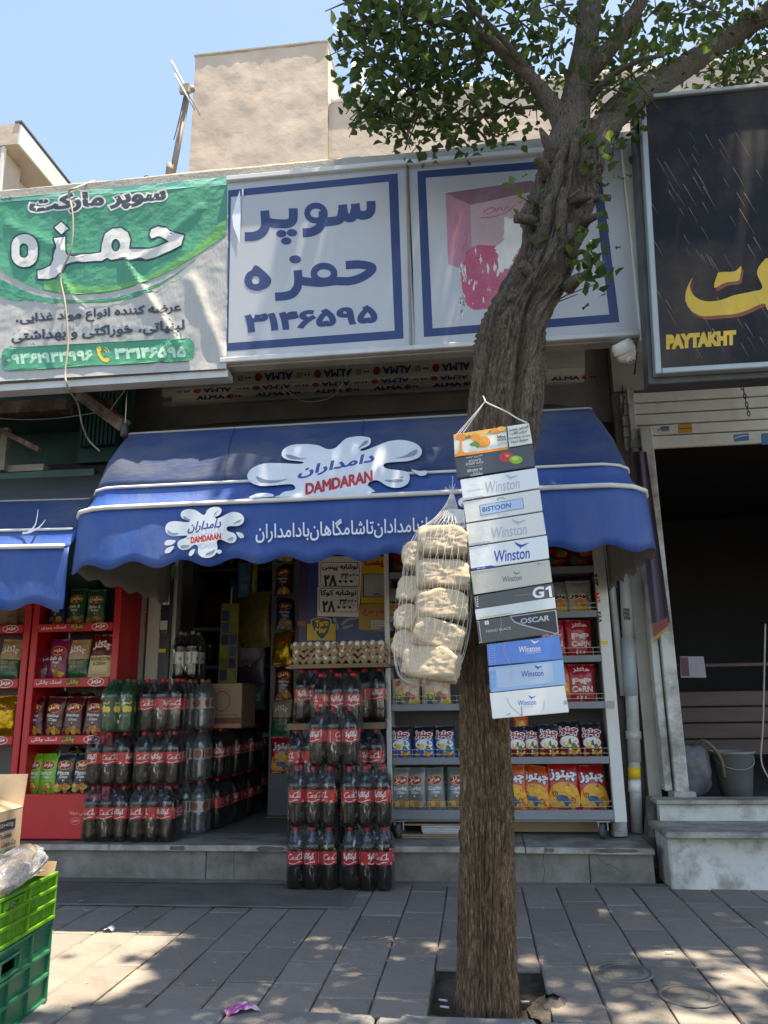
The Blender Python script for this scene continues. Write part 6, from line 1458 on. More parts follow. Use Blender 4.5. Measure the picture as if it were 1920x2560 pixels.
for k, z in enumerate(SZ):
    hgt = .042 if k < 5 else .055
    Pw('shelf', GS, (-.534, YW - .002, z - hgt), (.764, YW + .012, z)); Pw('shelf_tray', GS, (-.534, YW + .0125, z - .030), (.764, YW + .36, z - .012))
    if k:
        mb = MB()
        for zz in (.018, .046): mb.tube([Vector((-.53, YW + .012, z + zz)) - L, Vector((.76, YW + .012, z + zz)) - L], .0016, 4)
        for i in range(14): xx = -.5 + 1.22 * i / 13; mb.tube([Vector((xx, YW + .012, z - .005)) - L, Vector((xx, YW + .012, z + .046)) - L], .0014, 4)
        mb.build('wire_guard', WIRE, wrk)
sticker(wrk, YW - .005, (rot2(tx('۲۳.۴', 1474, 1455, 1504, 1444, True, .05), 82, 1489, 1450), BLACK)); sticker(wrk, YW - .005, (rot2(tx('۵۸۲', 1480, 1500, 1508, 1488, True, .05), 82, 1494, 1494), RED)); sticker(wrk, YW - .005, (rot2(tx('۲۸۵', 1484, 1548, 1512, 1536, True, .05), 82, 1498, 1542), BLACK))
sticker(wrk, YW - .005, (rect(1501, 1602, 1519, 1611), YELL)); sticker(wrk, YW - .005, (rect(1516, 1752, 1536, 1772), ink('sticker_grey', 160, 156, 140)))
Pw('foot_rail', GS, (-.54, YW + .02, .283), (.80, YW + .05, .30))
for cx_ in (-.50, .70):
    cpos = Vector((cx_, YW + .04, .235)) - L
    Mw = Matrix.Translation(cpos) @ Matrix.Rotation(pi / 2, 4, 'Y') @ Matrix.Rotation(0, 4, 'X')
    w_ = MB().lathe([(.0, -.016), (.034, -.016), (.045, -.011), (.045, .011), (.034, .016), (0, .016)], 20, M=Mw @ Matrix.Rotation(radians(25), 4, 'X')).build('castor_wheel', mat('castor_rubber', (.07, .07, .07), .6, .15, 9), wrk)
    fk = MB().bbox(cpos + Vector((-.03, -.022, .0)), cpos + Vector((-.022, .022, .06)), .002).bbox(cpos + Vector((.022, -.022, .0)), cpos + Vector((.03, .022, .06)), .002).bbox(cpos + Vector((-.04, -.035, .048)), cpos + Vector((.04, .035, .056)), .002).build('castor_fork', MATS['galvanised'], wrk)
o = MB().bbox((0.765, 5.0, .192), (.85, 5.07, .285), .004).bbox((.77, 4.985, .192), (.83, 4.999, .225), .003).build('white_block', WPAINT); tag(o, 'small white painted block on the step at the foot of the white rack', 'block')
YB2 = YW + .06
first = ['fruitbag', 'flamebag', 'yellowblack']
for k, xx in enumerate((1010, 1070, 1130, 1400, 1455)): bag('fruitbag', 'dark red snack bag on the top shelf of the white rack, %s from left' % ('first', 'second', 'third', 'fourth', 'fifth')[k], xx, 1420, YB2, SZ[0] - .012 - .26, sc=1.0, rz=.1 * (-1) ** k) if False else None
for k, xx in enumerate((1000, 1065, 1390, 1450)): bag('fruitbag', 'dark red snack bag just under the valance in the white rack, %s' % ('far left one', 'second from left', 'second from right', 'far right one')[k], xx, 1400, YB2 + .05, SZ[0] - .012, sc=.95, rz=.1 * (-1) ** k)
bag('flamebag', 'white flame print snack bag left of the net bag', 992, 1520, YB2, SZ[1] - .012, rz=.1)
for k, xx in enumerate((1046, 1100)): bag('flamebag', 'white flame print snack bag half hidden by the net bag, %s' % ('left one', 'right one')[k], xx, 1520, YB2, SZ[1] - .012)
for k, xx in enumerate((1345, 1402, 1452)): bag('flamebag', 'white flame print snack bag right of the cartons, %s' % ('leftmost, mostly hidden', 'middle one', 'rightmost')[k], xx, 1500, YB2, SZ[1] - .012, rz=(.1, -.05, .06)[k], sc=1.05)
bag('yellowblack', 'black and yellow snack bag on the third white shelf at left', 995, 1640, YB2, SZ[2] - .012); bag('yellowblack', 'black and yellow snack bag on the third white shelf beside the net bag', 1060, 1640, YB2, SZ[2] - .012, rz=.1)
bag('popcorn', 'red popcorn bag on the third white shelf, half behind the cartons', 1385, 1630, YB2, SZ[2] - .012, rz=-.05); bag('popcorn', 'red popcorn bag on the third white shelf beside the post', 1453, 1630, YB2, SZ[2] - .012, rz=.03)
bag('peachbag', 'cream and peach snack bag on the fourth white shelf at left', 1015, 1760, YB2, SZ[3] - .012); bag('peachbag', 'cream and peach snack bag on the fourth white shelf next to the trunk', 1092, 1760, YB2, SZ[3] - .012, rz=.08)
bag('orangeslim', 'slim orange snack bag behind the blue cartons', 1416, 1750, YB2, SZ[3] - .012, sc=1.2); bag('popcorn', 'red popcorn bag alone on the fourth white shelf', 1458, 1750, YB2, SZ[3] - .012, rz=-.04); bag('orangeslim', 'slim orange snack bag just right of the trunk', 1305, 1800, YB2 + .06, SZ[4] + .10)
for k, xx in enumerate((1003, 1060, 1113)): bag('bluesnack', 'small blue snack bag on the fifth white shelf, %s' % ('at the left post', 'middle of three', 'beside the trunk')[k], xx, 1880, YB2 - .02, SZ[4] - .012, sc=1.05, rz=(.04, -.05, .05)[k])
for k, xx in enumerate((1292, 1330, 1374, 1428, 1486)): bag('redsnack', 'small dark red snack bag on the fifth white shelf, %s right of the trunk' % ('first', 'second', 'third', 'fourth', 'fifth')[k], xx, 1880, YB2 - .02 + .02 * (k % 2), SZ[4] - .012, sc=(1, 1.0, 1.05, 1.15, 1.08)[k], rz=(.04, -.05, .05, .02, -.06)[k])
for k, xx in enumerate((1000, 1038, 1090, 1142)):
    bag('greybag', 'grey crisp bag on the lowest white shelf, %s' % ('against the left post', 'second from the left post', 'third from the left post', 'beside the trunk')[k], xx, 2000, YB2 - .01, SZ[5] - .012, sc=.96, rz=.1 * (-1) ** k)
bag('lemon', 'bright lime bag edge showing between the grey crisp bags at left', 1064, 2000, YB2 + .06, SZ[5] - .012, sc=.9, rz=.9); bag('lemon', 'bright lime bag edge showing between the grey crisp bags near the trunk', 1115, 2000, YB2 + .06, SZ[5] - .012, sc=.85, rz=.9)
for k, (xx, kk) in enumerate(((1283, 'bigorange'), (1335, 'bigorange'), (1412, 'bigred'), (1490, 'bigred'))): bag(kk, ('orange snack bag on the lowest white shelf, mostly behind the trunk', 'orange snack bag on the lowest white shelf right of the trunk', 'large red snack bag on the lowest white shelf beside the orange one', 'large red snack bag on the lowest white shelf against the post')[k], xx, 2000, YB2 - .01, SZ[5] - .012, sc=(1, 1, 1.08, 1.0)[k], rz=(.05, .05, -.04, .06)[k])
# flattened cartons under the rack
WCARD = mat('white_card', (.55, .56, .57), .7, .08, 6)
for k in range(7): o = MB().bbox((-.47 + rnd.uniform(-.02, .02), YW + .01 + rnd.uniform(0, .02), .192 + k * .0115), (-.05 + rnd.uniform(-.06, .1), YW + .30, .192 + k * .0115 + .009), .002).build('flattened_carton', WCARD if k in (2, 3, 4, 5) else CARD); o.location.x = .11 if k in (2, 3, 4, 5) else 0; tag(o, 'flattened carton under the white rack, number %s from the floor' % ('one', 'two', 'three', 'four', 'five', 'six', 'seven')[k] if False else 'flattened cardboard sheet in the pile under the white rack', 'cardboard', 'flattened cartons under the white rack')
o = MB().bbox((.08, YW + .25, .192), (.75, YW + .30, .30), .003).build('long_carton', CARD); tag(o, 'long brown carton lying in the shade under the white rack', 'cardboard box')
# ================================================================== cigarette cartons tied to the trunk
YC = 2.70
def k1(x, y): return 980 + x / 3.318, 960 + y / 3.318
def k2(x, y): return 980 + x / 3.318, 1360 + y / 3.318
def foilbox(n, r, g, b, rough=.35): return mat('carton_' + n, S(r, g, b), rough, .06, 5, .22, 16, spec=.5, coat=.5)
EAGLE = [(0, .55), (.18, .50), (.34, .40), (.48, .34), (.62, .38), (.80, .46), (1, .50), (.86, .40), (.74, .30), (.60, .22), (.46, .14), (.40, .0), (.36, .16), (.22, .26), (.10, .40)]
def eagle(x0, y0, x1, y1): return fit([EAGLE + []], x0, y1, x1, y0)
def smoke(label, fn, q, m, layers, depth=.052):
    """one carton: q = four corners (top left, top right, bottom left, bottom right) of its front"""
    tl, tr, bl, br = [at(*fn(*p), Y=YC) for p in q]; c = (tl + tr + bl + br) / 4
    t = thing('cigarette_carton', label, 'carton', c, group='cartons hung on the trunk')
    f = [bl - c, br - c, tr - c, tl - c]; g = .0016                       # a hair of gap between neighbours
    f[0] += Vector((0, 0, g)); f[1] += Vector((0, 0, g)); f[2] -= Vector((0, 0, g)); f[3] -= Vector((0, 0, g))
    bk = [p + Vector((0, depth, .004)) for p in f]
    bm = bmesh.new(); vv = [bm.verts.new(p) for p in f + bk]
    for ff in ((0, 1, 2, 3), (7, 6, 5, 4), (0, 4, 5, 1), (1, 5, 6, 2), (2, 6, 7, 3), (3, 7, 4, 0)): bm.faces.new([vv[i] for i in ff])
    bmesh.ops.recalc_face_normals(bm, faces=bm.faces); bmesh.ops.bevel(bm, geom=bm.edges[:], offset=.0018, segments=2, affect='EDGES')
    me = bpy.data.meshes.new('box_body'); bm.to_mesh(me); bm.free(); me.materials.append(m); obj('box_body', me, t)
    k = (fn(*q[1])[1] - fn(*q[0])[1]) / (fn(*q[1])[0] - fn(*q[0])[0])
    pr = Print(lambda x, y, l: at(x, y, Y=YC - l) - c, .0007, .0003)
    for cs, mm in layers: pr.add([[fn(*p) for p in cc] for cc in cs], mm)
    if layers: pr.build('print', t)
    return t
SL = -.152
def sl(cs, x0): return [[(x, y + SL * (x - x0)) for x, y in c] for c in cs]
def word(s, x0, y0, x1, y1, bold=.0, k=SL): return [[(x, y + k * (x - x0)) for x, y in c] for c in tx(s, x0, y1, x1, y0, False, bold)]
SILV = ink('silver_print', 165, 170, 176); WBL = ink('winston_blue', 36, 62, 160); WGR = ink('winston_grey', 92, 94, 92); SKYB = ink('winston_light', 58, 110, 190)
WB, WB2, WB3 = foilbox('white', 214, 216, 214), foilbox('pearl', 206, 205, 198), foilbox('beige', 178, 172, 158)
OG = ink('orange_fruit2', 226, 140, 36); OG2 = ink('orange_pale', 240, 180, 80); LG = ink('mint', 70, 130, 60)
smoke('orange and white flavoured tobacco carton, topmost in the column on the trunk', k1, ((510, 415), (1135, 320), (520, 605), (1165, 495)), foilbox('citrus', 222, 218, 206),
      [(sl(rect(512, 420, 945, 455), 512), OG2), (sl([[(520, 585), (966, 588), (966, 610), (520, 608)]], 512), OG), (rot2(disc(757, 478, 58, 50), 0), OG), (disc(760, 468, 50, 42), OG2), (disc(760, 466, 42, 34), OG)] +
      [(stroke([(760, 466), (760 + 42 * cos(a), 466 + 34 * sin(a))], 4, 4, 0), OG2) for a in [k * pi / 4 for k in range(8)]] +
      [(disc(690, 440, 40, 30), OG), (disc(575, 440, 45, 28), OG), (disc(860, 385, 40, 22), OG), (disc(910, 372, 34, 20), OG2), ([[(640, 500), (690, 470), (725, 495), (720, 530), (690, 515), (660, 515)]], LG), ([[(600, 445), (640, 420), (660, 435), (625, 455)]], LG), ([[(790, 400), (825, 378), (815, 410)]], LG),
       ([[(560, 475), (578, 475), (580, 555), (612, 572), (612, 590), (530, 600), (530, 575), (558, 560)]], OG), (mv(tx('مزایا', 870, 450, 940, 425, True, .05), lambda x, y: (x, y - .05 * (x - 870))), BLACK), (word('MAZAYA', 872, 458, 948, 474, .04), BLACK), (word('TOBACCO', 876, 488, 950, 496, .02), GREYI), (word('MOLASSES', 876, 500, 950, 507, .02), GREYI),
       ([[(946, 350), (956, 348), (972, 522), (962, 525)]], BLACK), (mv(tx('التدخین یسبب', 972, 395, 1130, 362, True, .03), lambda x, y: (x, y - .15 * (x - 972))), BLACK), (mv(tx('امراض القلب', 985, 425, 1120, 398, True, .03), lambda x, y: (x, y - .15 * (x - 985))), BLACK), (word('Smoking causes', 972, 442, 1146, 464, .02, -.16), BLACK), (word('heart disease', 990, 470, 1132, 490, .02, -.16), BLACK)])
smoke('black two apples tobacco carton, second from the top', k1, ((520, 608), (1165, 498), (540, 785), (1190, 685)), foilbox('coal', 44, 47, 52),
      [(disc(950, 606, 62, 42), ink('apple_red2', 190, 50, 45)), (disc(955, 595, 20, 12), ink('apple_hi', 220, 120, 100)), (disc(1028, 628, 54, 34), ink('apple_green', 130, 175, 40)), (disc(1020, 618, 30, 16), ink('apple_green_hi', 170, 205, 80)),
       (rot2(word('TWO APPLES', 612, 645, 762, 665, .03), 180, 686, 650), SILV), (rot2(word('FLAVOUR', 630, 618, 735, 638, .03), 180, 684, 627), SILV), (rot2(word('AL FAKHER', 628, 690, 760, 712, .04), 180, 690, 702), SILV), (rot2(mv(tx('معسل تفاحتین', 615, 608, 755, 588, True, .03), lambda x, y: (x, y - .15 * (x - 615))), 180, 684, 596), SILV),
       (stroke([(635, 690), (690, 682), (745, 672)], 3, 3, 0), SILV)] + [(stroke([(700 + i * 12, 745), (702 + i * 12, 725)], 5, 2, 0), SILV) for i in range(-2, 3)] + [(sl(rect(648, 752, 752, 766), 648), GREYI)])
smoke('white carton with pale silver lettering and bird, third from the top', k1, ((565, 790), (1200, 692), (590, 970), (1225, 865)), WB, [(word('Winston', 772, 812, 1058, 905, .0, -.13), SILV), (eagle(940, 752, 1048, 795), SILV), ([[(588, 950), (740, 925), (770, 932), (590, 968)]], SILV)])
smoke('cream carton with a framed pale blue name plate, fourth from the top', k1, ((590, 975), (1225, 870), (615, 1155), (1250, 1055)), WB2,
      [([[(723, 1005), (1085, 945), (1098, 1032), (735, 1092)]], ink('plate_edge', 120, 125, 130)), ([[(730, 1009), (1081, 951), (1092, 1028), (741, 1086)]], ink('plate_blue', 168, 190, 214)), (word('BISTOON', 750, 1022, 985, 1062, .015, -.16), ink('bistoon_blue', 38, 66, 130)), (stroke([(870, 962), (895, 940), (905, 948), (915, 937), (937, 955)], 6, 4, 0), ink('bistoon_blue', 38, 66, 130)), (word('The King Size', 878, 1082, 965, 1090, .0, -.1), SILV)])
smoke('cream carton with faint silver lettering and bird, fifth from the top', k1, ((615, 1157), (1250, 1058), (635, 1350), (1280, 1250)), WB2, [(word('Winston', 822, 1190, 1118, 1285, .0, -.13), SILV), (eagle(990, 1122, 1112, 1172), SILV), ([[(636, 1325), (800, 1300), (830, 1308), (638, 1345)]], SILV)])
smoke('white carton with large royal blue lettering and bird, sixth from the top', k1, ((635, 1352), (1285, 1252), (655, 1545), (1305, 1450)), WB, [(word('Winston', 845, 1385, 1142, 1482, .012, -.12), WBL), (eagle(1013, 1312, 1138, 1368), WBL), ([[(654, 1530), (825, 1503), (870, 1515), (656, 1546)]], WBL), (word('B L U E', 708, 1528, 772, 1538, .02), WHITE)])
smoke('beige carton with small dark lettering and bird, seventh from the top', k2, ((650, 222), (1305, 127), (680, 425), (1330, 320)), WB3, [(word('Winston', 914, 270, 1075, 318, .008, -.11), WGR), (eagle(1004, 228, 1070, 258), WGR), (ring(1215, 165, 9, 9, 3), WGR), (word('SELECT', 1232, 160, 1278, 168, .0, -.12), SILV)])
smoke('black and white carton with a large letter and digit, eighth from the top', k2, ((675, 430), (1335, 322), (700, 630), (1360, 530)), foilbox('jet', 36, 38, 40),
      [([[(688, 545), (1350, 442), (1360, 530), (700, 630)]], ink('white_band', 206, 208, 204)), (word('G', 1165, 362, 1262, 455, .03, -.14), WHITE), ([[(1272, 366), (1302, 348), (1318, 346), (1330, 438), (1308, 441), (1299, 372), (1276, 384)]], WHITE), (word('Connected by taste', 1005, 428, 1152, 438, .0, -.14), SILV), (stroke([(690, 440), (702, 520)], 5, 5, 0), SILV), ([[(720, 612), (1000, 566), (1000, 572), (722, 618)]], ink('gold_line', 190, 170, 110))] + [(disc(708 + k, 440 + k * 19, 5, 5, 8), WHITE) for k in range(5)])
smoke('black carton with a silver outlined corner panel, ninth from the top', k2, ((700, 635), (1365, 540), (725, 830), (1385, 740)), foilbox('nero', 30, 31, 34),
      [([[(975, 600), (1362, 545), (1385, 735), (1360, 748), (1080, 676), (1010, 650)]], ink('nero_line', 160, 162, 165)), ([[(988, 606), (1352, 553), (1374, 728), (1355, 738), (1084, 664), (1020, 642)]], ink('nero_dark', 40, 42, 46)), (word('OSCAR', 1066, 618, 1308, 664, .03, -.12), SILV), (word('NANO BLACK', 782, 712, 990, 735, .02, -.125), SILV), (rot2(rect(770, 638, 802, 668), -6, 786, 652), WHITE), (rot2(rect(778, 648, 794, 658), -6, 786, 652), GREYI), ([[(700, 640), (722, 636), (746, 815), (722, 825), (720, 818), (738, 810), (716, 642), (700, 646)]], ink('nero_line', 160, 162, 165))])
def badges(y0, col): return [(frame(808, y0 + k * 55, 856, y0 + 40 + k * 55, 4), col) for k in range(3)] + [(rect(818, y0 + 16 + k * 55, 846, y0 + 22 + k * 55), col) for k in range(3)]
smoke('bright blue carton with white lettering and bird, tenth from the top', k2, ((785, 830), (1385, 757), (800, 1015), (1420, 957)), foilbox('azure', 26, 104, 190), [(word('Winston', 1050, 850, 1230, 900, .012, -.06), WHITE), (eagle(1150, 796, 1226, 835), WHITE), (word('compact blue', 1105, 900, 1234, 915, .0, -.08), WHITE)] + badges(850, ink('azure_pale', 120, 165, 225)))
smoke('silvery light blue carton with navy lettering and bird, eleventh from the top', k2, ((800, 1020), (1420, 957), (820, 1235), (1440, 1170)), foilbox('ice', 118, 168, 208), [([[(860, 1040), (1330, 985), (1345, 1150), (880, 1195)]], ink('ice_pale', 168, 186, 206)), (word('Winston', 1072, 1055, 1256, 1105, .012, -.06), ink('winston_navy', 40, 70, 140)), (eagle(1178, 1005, 1252, 1042), ink('winston_navy', 40, 70, 140)), (word('compact silver', 1135, 1112, 1260, 1122, .0, -.06), SILV)] + badges(1052, ink('ice_line', 110, 150, 205)))
smoke('white carton with small blue lettering and bird, lowest in the column on the trunk', k2, ((810, 1235), (1430, 1170), (835, 1455), (1470, 1400)), foilbox('plain', 226, 224, 218), [(word('Winston', 1043, 1298, 1196, 1342, .01, -.06), SKYB), (eagle(1130, 1255, 1196, 1292), SKYB), (word('XSTYLE', 1090, 1348, 1165, 1358, .0, -.06), SILV), (stroke([(950, 1275), (990, 1350), (1075, 1425)], 3, 3), WGR), (stroke([(1262, 1300), (1258, 1360), (1240, 1400)], 2, 2), WGR), (stroke([(1075, 1345), (1078, 1425)], 5, 5, 0), WGR), (stroke([(950, 1420), (985, 1405)], 5, 5, 0), WGR), ([[(1425, 1300), (1450, 1296), (1452, 1330), (1428, 1334)]], SILV)])
# string and stretched film that hold them
cb = thing('hanging_string', 'white twine looped round a nail above the cartons on the trunk', 'string', at(*k1(772, 145), Y=2.74))
TW = mat('white_twine', (.62, .60, .55), .8, .1, 30)
MB().tube(smooth([at(*k1(*p), Y=y) - cb.location for p, y in (((755, 98), 2.78), ((768, 125), 2.76), ((780, 150), 2.74), ((850, 185), 2.73), ((950, 230), 2.73), ((1040, 285), 2.72), ((1120, 322), 2.70))]), .0028, 6).build('twine', TW, cb)
for p in ((535, 420), (560, 412), (590, 405)): MB().tube([at(*k1(768, 150), Y=2.74) - cb.location, at(*k1(*p), Y=2.705) - cb.location], .0011, 5).build('film_strand', TW, cb)
FILM = film('carton_film', (1, 1, 1), .03, .5, .1, .6, 40)
ft = [at(*k1(*p), Y=2.715) - cb.location for p in ((765, 155), (520, 415), (640, 395))]
MB().add(ft, [(0, 1, 2)]).build('film', FILM, cb)
for pts in ([(905, 560), (900, 590), (905, 650), (900, 740)], [(940, 820), (930, 900), (985, 1010), (990, 1130)]):
    MB().tube(smooth([at(*k2(*p), Y=YC - .003) - cb.location for p in pts]), .0006, 4).build('tape_edge', TW, cb)

# ================================================================== net of paper bags
KR = mat('kraft_paper', (0.50, 0.39, 0.265), 0.9, 0.08, 6, 0.35, 35)
def paper_mesh(w, d, h, seed):
    """stuffed paper bag: flat folds meeting in sharp edges"""
    r = random.Random(seed); pl = [(Vector(n), 1.0 + r.uniform(-.06, .06)) for n in ((1, 0, 0), (-1, 0, 0), (0, 1, 0), (0, -1, 0), (0, 0, 1), (0, 0, -1))]
    for _ in range(46):
        n = Vector((r.uniform(-1, 1), r.uniform(-1, 1), r.uniform(-1, 1))).normalized(); pl.append((n, (abs(n.x) + abs(n.y) + abs(n.z)) ** .70 * r.uniform(.86, 1.04)))
    def fn(u, v):
        th = 2 * pi * u; ph = pi * (v - .5); n = Vector((cos(ph) * cos(th), cos(ph) * sin(th), sin(ph)))
        ds = sorted(q / n.dot(p) for p, q in pl if n.dot(p) > .05); rr = min(ds[0], 1.6)
        rr -= .035 * math.exp(-((ds[1] - ds[0]) / .03) ** 2) * (1 if r.random() > 2 else .4)
        rr += .045 * noise.noise(n * 4 + Vector((seed, 0, 0))) - .060 * abs(noise.noise(n * 5.5 + Vector((seed, 4, 0)))) - .015 * abs(noise.noise(n * 12 + Vector((seed, 9, 0))))
        return (n.x * rr * w / 2, n.y * rr * d / 2, n.z * rr * h / 2)
    return MB().grid(fn, 84, 50).mesh('paper_bag', KR)
PBM = [paper_mesh(.185, .13, .105, s) for s in (1, 2, 3, 4)]
PB = [((1112, 1357), 0, -.10, 'topmost'), ((1108, 1440), 1, -.08, 'second'), ((1105, 1515), 2, -.08, 'third'), ((1095, 1587), 3, -.28, 'fourth'), ((1082, 1660), 0, -.18, 'lowest')]
for (px_, k, ry, nm) in PB:
    o = obj('paper_bag', PBM[k], None, at(*px_, Y=2.745), (rnd.uniform(-.1, .1), -ry, rnd.uniform(-.2, .2))); o.scale = (1.0, 1, 1.02) if nm != 'lowest' else (1.06, 1, 1.12)
    tag(o, 'crumpled brown paper bag in the net, %s of the front row' % nm, 'paper bag', 'paper bags in the net')
for (px_, k, nm) in (((1052, 1400), 2, 'upper'), ((1042, 1480), 3, 'middle'), ((1036, 1555), 0, 'lower'), ((1030, 1620), 1, 'lowest')):
    o = obj('paper_bag', PBM[k], None, at(*px_, Y=2.83), (.2, .2, 1.2)); o.scale = (.8, .75, .95); tag(o, 'brown paper bag pressed behind the front row in the net, %s one' % nm, 'paper bag', 'paper bags in the net')
nt_ = thing('mesh_bag', 'white plastic net bag hanging on the trunk, knotted at the top', 'net bag', at(1128, 1232, Y=2.74))
NETM = mat('net_plastic', (.66, .64, .58), .5, .05, 20)
NP = [((1130, 1235), .006), ((1127, 1262), .020), ((1118, 1295), .045), ((1105, 1335), .095), ((1097, 1400), .118), ((1092, 1480), .124), ((1084, 1560), .126), ((1074, 1630), .120), ((1068, 1685), .098), ((1062, 1708), .05), ((1062, 1716), .004)]
NC = smooth([(*at(*p, Y=2.768 if i > 2 else 2.75), r * 1.06) for i, (p, r) in enumerate(NP)], 6)
def netp(a, t):
    q = NC[max(0, min(len(NC) - 1, int(t * (len(NC) - 1))))]; q2 = NC[min(len(NC) - 1, int(t * (len(NC) - 1)) + 1)]; fr = t * (len(NC) - 1) - int(t * (len(NC) - 1))
    x, y, z, r = [q[i] + (q2[i] - q[i]) * fr for i in range(4)]
    return Vector((x + r * cos(a), y + r * .95 * sin(a), z)) - nt_.location
mb = MB()
for k in range(30):
    for sgn in (1, -1): mb.tube([netp(2 * pi * k / 30 + sgn * t / 46 * 1.35, t / 46) for t in range(47)], .0005, 4, cap=False)
mb.build('netting', NETM, nt_)['kind'] = 'stuff'
MB().tube([at(1132, 1190, Y=2.80) - nt_.location, at(1130, 1240, Y=2.745) - nt_.location], .0015, 5).build('hanger_wire', NETM, nt_)
mb = MB()
for k in range(7): a = k * .9; mb.tube(smooth([Vector((0, 0, -.005)), Vector((.012 * cos(a), .012 * sin(a), .012)), Vector((.026 * cos(a), .02 * sin(a), .006 + .004 * k))]), .001, 4)
mb.build('knot', NETM, nt_)

# ================================================================== crates at the lower left
CRG = mat('crate_dark_green', S(38, 112, 82), .45, .08, 5, trans=.12); CRL = mat('crate_lime', S(104, 165, 44), .45, .08, 5, trans=.22)
cx0, cx1, cy0, cy1 = -1.90, -1.505, 2.22, 2.81
def crate(name, label, m, z0, h, open_, flare=.012):
    t = thing(name, label, 'crate', ((cx0 + cx1) / 2, (cy0 + cy1) / 2, z0), (0, 0, radians(6 if not open_ else 5))); w, d = (cx1 - cx0) / 2, (cy1 - cy0) / 2
    B = lambda n, a, b, r=.002: MB().bbox(a, b, r).build(n, m, t)
    B('floor', (-w + .01, -d + .01, .0), (w - .01, d - .01, .006))
    for sx, nm in ((1, 'side_wall'), (-1, 'side_wall')):
        X0, X1 = (w - .006, w) if sx > 0 else (-w, -w + .006)
        xo0, xo1 = (w, w + .013) if sx > 0 else (-w - .013, -w)
        mb = MB()
        hz0, hz1 = h * .70, h * .83
        if open_:      # slotted wall: rails with upright bars between
            for za, zb in ((0, h * .10), (h * .36, h * .42), (h * .66, h * .70), (h * .86, h)): mb.bbox((X0, -d, za), (X1, d, zb), .001)
            n = 40
            for i in range(n + 1):
                yy = -d + 2 * d * i / n
                if i % 8 in (0, 4): mb.bbox((X0, yy - .008, h * .1), (X1, yy + .008, h * .86), .001)
                else:
                    for za, zb in ((h * .10, h * .36), (h * .42, h * .66)):
                        mb.bbox((X0, yy - .0028, za), (X1, yy + .0028, zb), .0008)
            mb.bbox((X0, -d, h * .70), (X1, -.06, h * .86), .001).bbox((X0, .06, h * .70), (X1, d, h * .86), .001)
        else:
            mb.bbox((X0, -d, 0), (X1, d, hz0), .001).bbox((X0, -d, hz1), (X1, d, h), .001).bbox((X0, -d, hz0), (X1, -.055, hz1), .001).bbox((X0, .055, hz0), (X1, d, hz1), .001)
        mb.build(nm, m, t)
        rb = MB()
        for zz in ((0.008, h * .34, h * .62, h * .985) if not open_ else (.006, h * .39, h * .68, h * .985)): rb.bbox((xo0, -d - .004, zz - .005), (xo1, d + .004, zz + .005), .001)
        for i in range(5 if not open_ else 4):
            yy = -d + 2 * d * i / (4 if not open_ else 3)
            for za, zb in ((.013, h * .34 - .005), (h * .34 + .005, h * .62 - .005), (h * .62 + .005, h * .985 - .005)) if not open_ else ((.012, h * .39 - .005), (h * .39 + .005, h * .68 - .005), (h * .68 + .005, h * .985 - .005)):
                if i == 2 and not open_ and za > h * .6: continue
                rb.bbox((xo0, yy - .004, za), (xo1 - .001, yy + .004, zb), .001)
        rb.build('ribs', m, t)
        fr = MB().bbox((xo0, -.07, hz0 - .012), (xo1 - .002, .07, hz0 - .004), .001).bbox((xo0, -.07, hz1 + .004), (xo1 - .002, .07, hz1 + .012), .001).bbox((xo0, -.07, hz0 - .004), (xo1 - .002, -.06, hz1 + .004), .001).bbox((xo0, .06, hz0 - .004), (xo1 - .002, .07, hz1 + .004), .001)
        fr.build('handle', m, t)
    for sy in (1, -1):
        Y0, Y1 = (d - .006, d) if sy > 0 else (-d, -d + .006)
        mb = MB()
        if open_:
            for za, zb in ((0, h * .10), (h * .36, h * .42), (h * .66, h)): mb.bbox((-w + .006, Y0, za), (w - .006, Y1, zb), .001)
            for i in range(24):
                xx = -w + .012 + (2 * w - .024) * i / 23; mb.bbox((xx - .003, Y0, h * .1), (xx + .003, Y1, h * .66), .0008)
        else: mb.bbox((-w + .006, Y0, 0), (w - .006, Y1, h), .001)
        mb.build('end_wall', m, t)
    return t
crate('fruit_crate', 'dark green ribbed plastic crate on the pavement at the left edge', CRG, .0, .262, False)
crate('fruit_crate', 'lime green slotted plastic crate standing on the dark green one', CRL, .266, .150, True)
# carton with an open lid, sheets of card and a clear bag in the lime crate
oc = thing('open_carton', 'open brown carton with printed side standing in the lime crate', 'cardboard box', (-1.675, 2.53, .415), (0, 0, radians(4)))
CARDL = mat('carton_card', (0.44, 0.315, 0.19), .85, .06, 5, .1, 40)
bw, bd_, bh_ = .10, .14, .24
for a, b in (((bw - .004, -bd_, 0), (bw, bd_, bh_)), ((-bw, -bd_, 0), (-bw + .004, bd_, bh_)), ((-bw + .004, bd_ - .004, 0), (bw - .004, bd_, bh_)), ((-bw + .004, -bd_, 0), (bw - .004, -bd_ + .004, bh_)), ((-bw + .004, -bd_ + .004, 0), (bw - .004, bd_ - .004, .004))): MB().bbox(a, b, .0008).build('wall', CARDL, oc)
def flap(p, q, dirv, l): p, q, dv = Vector(p), Vector(q), Vector(dirv).normalized() * l; n = (q - p).cross(dv).normalized() * .003; MB().add([p, q, q + dv, p + dv, p + n, q + n, q + dv + n, p + dv + n], [(0, 1, 2, 3), (7, 6, 5, 4), (0, 4, 5, 1), (1, 5, 6, 2), (2, 6, 7, 3), (3, 7, 4, 0)]).build('flap', CARDL, oc)
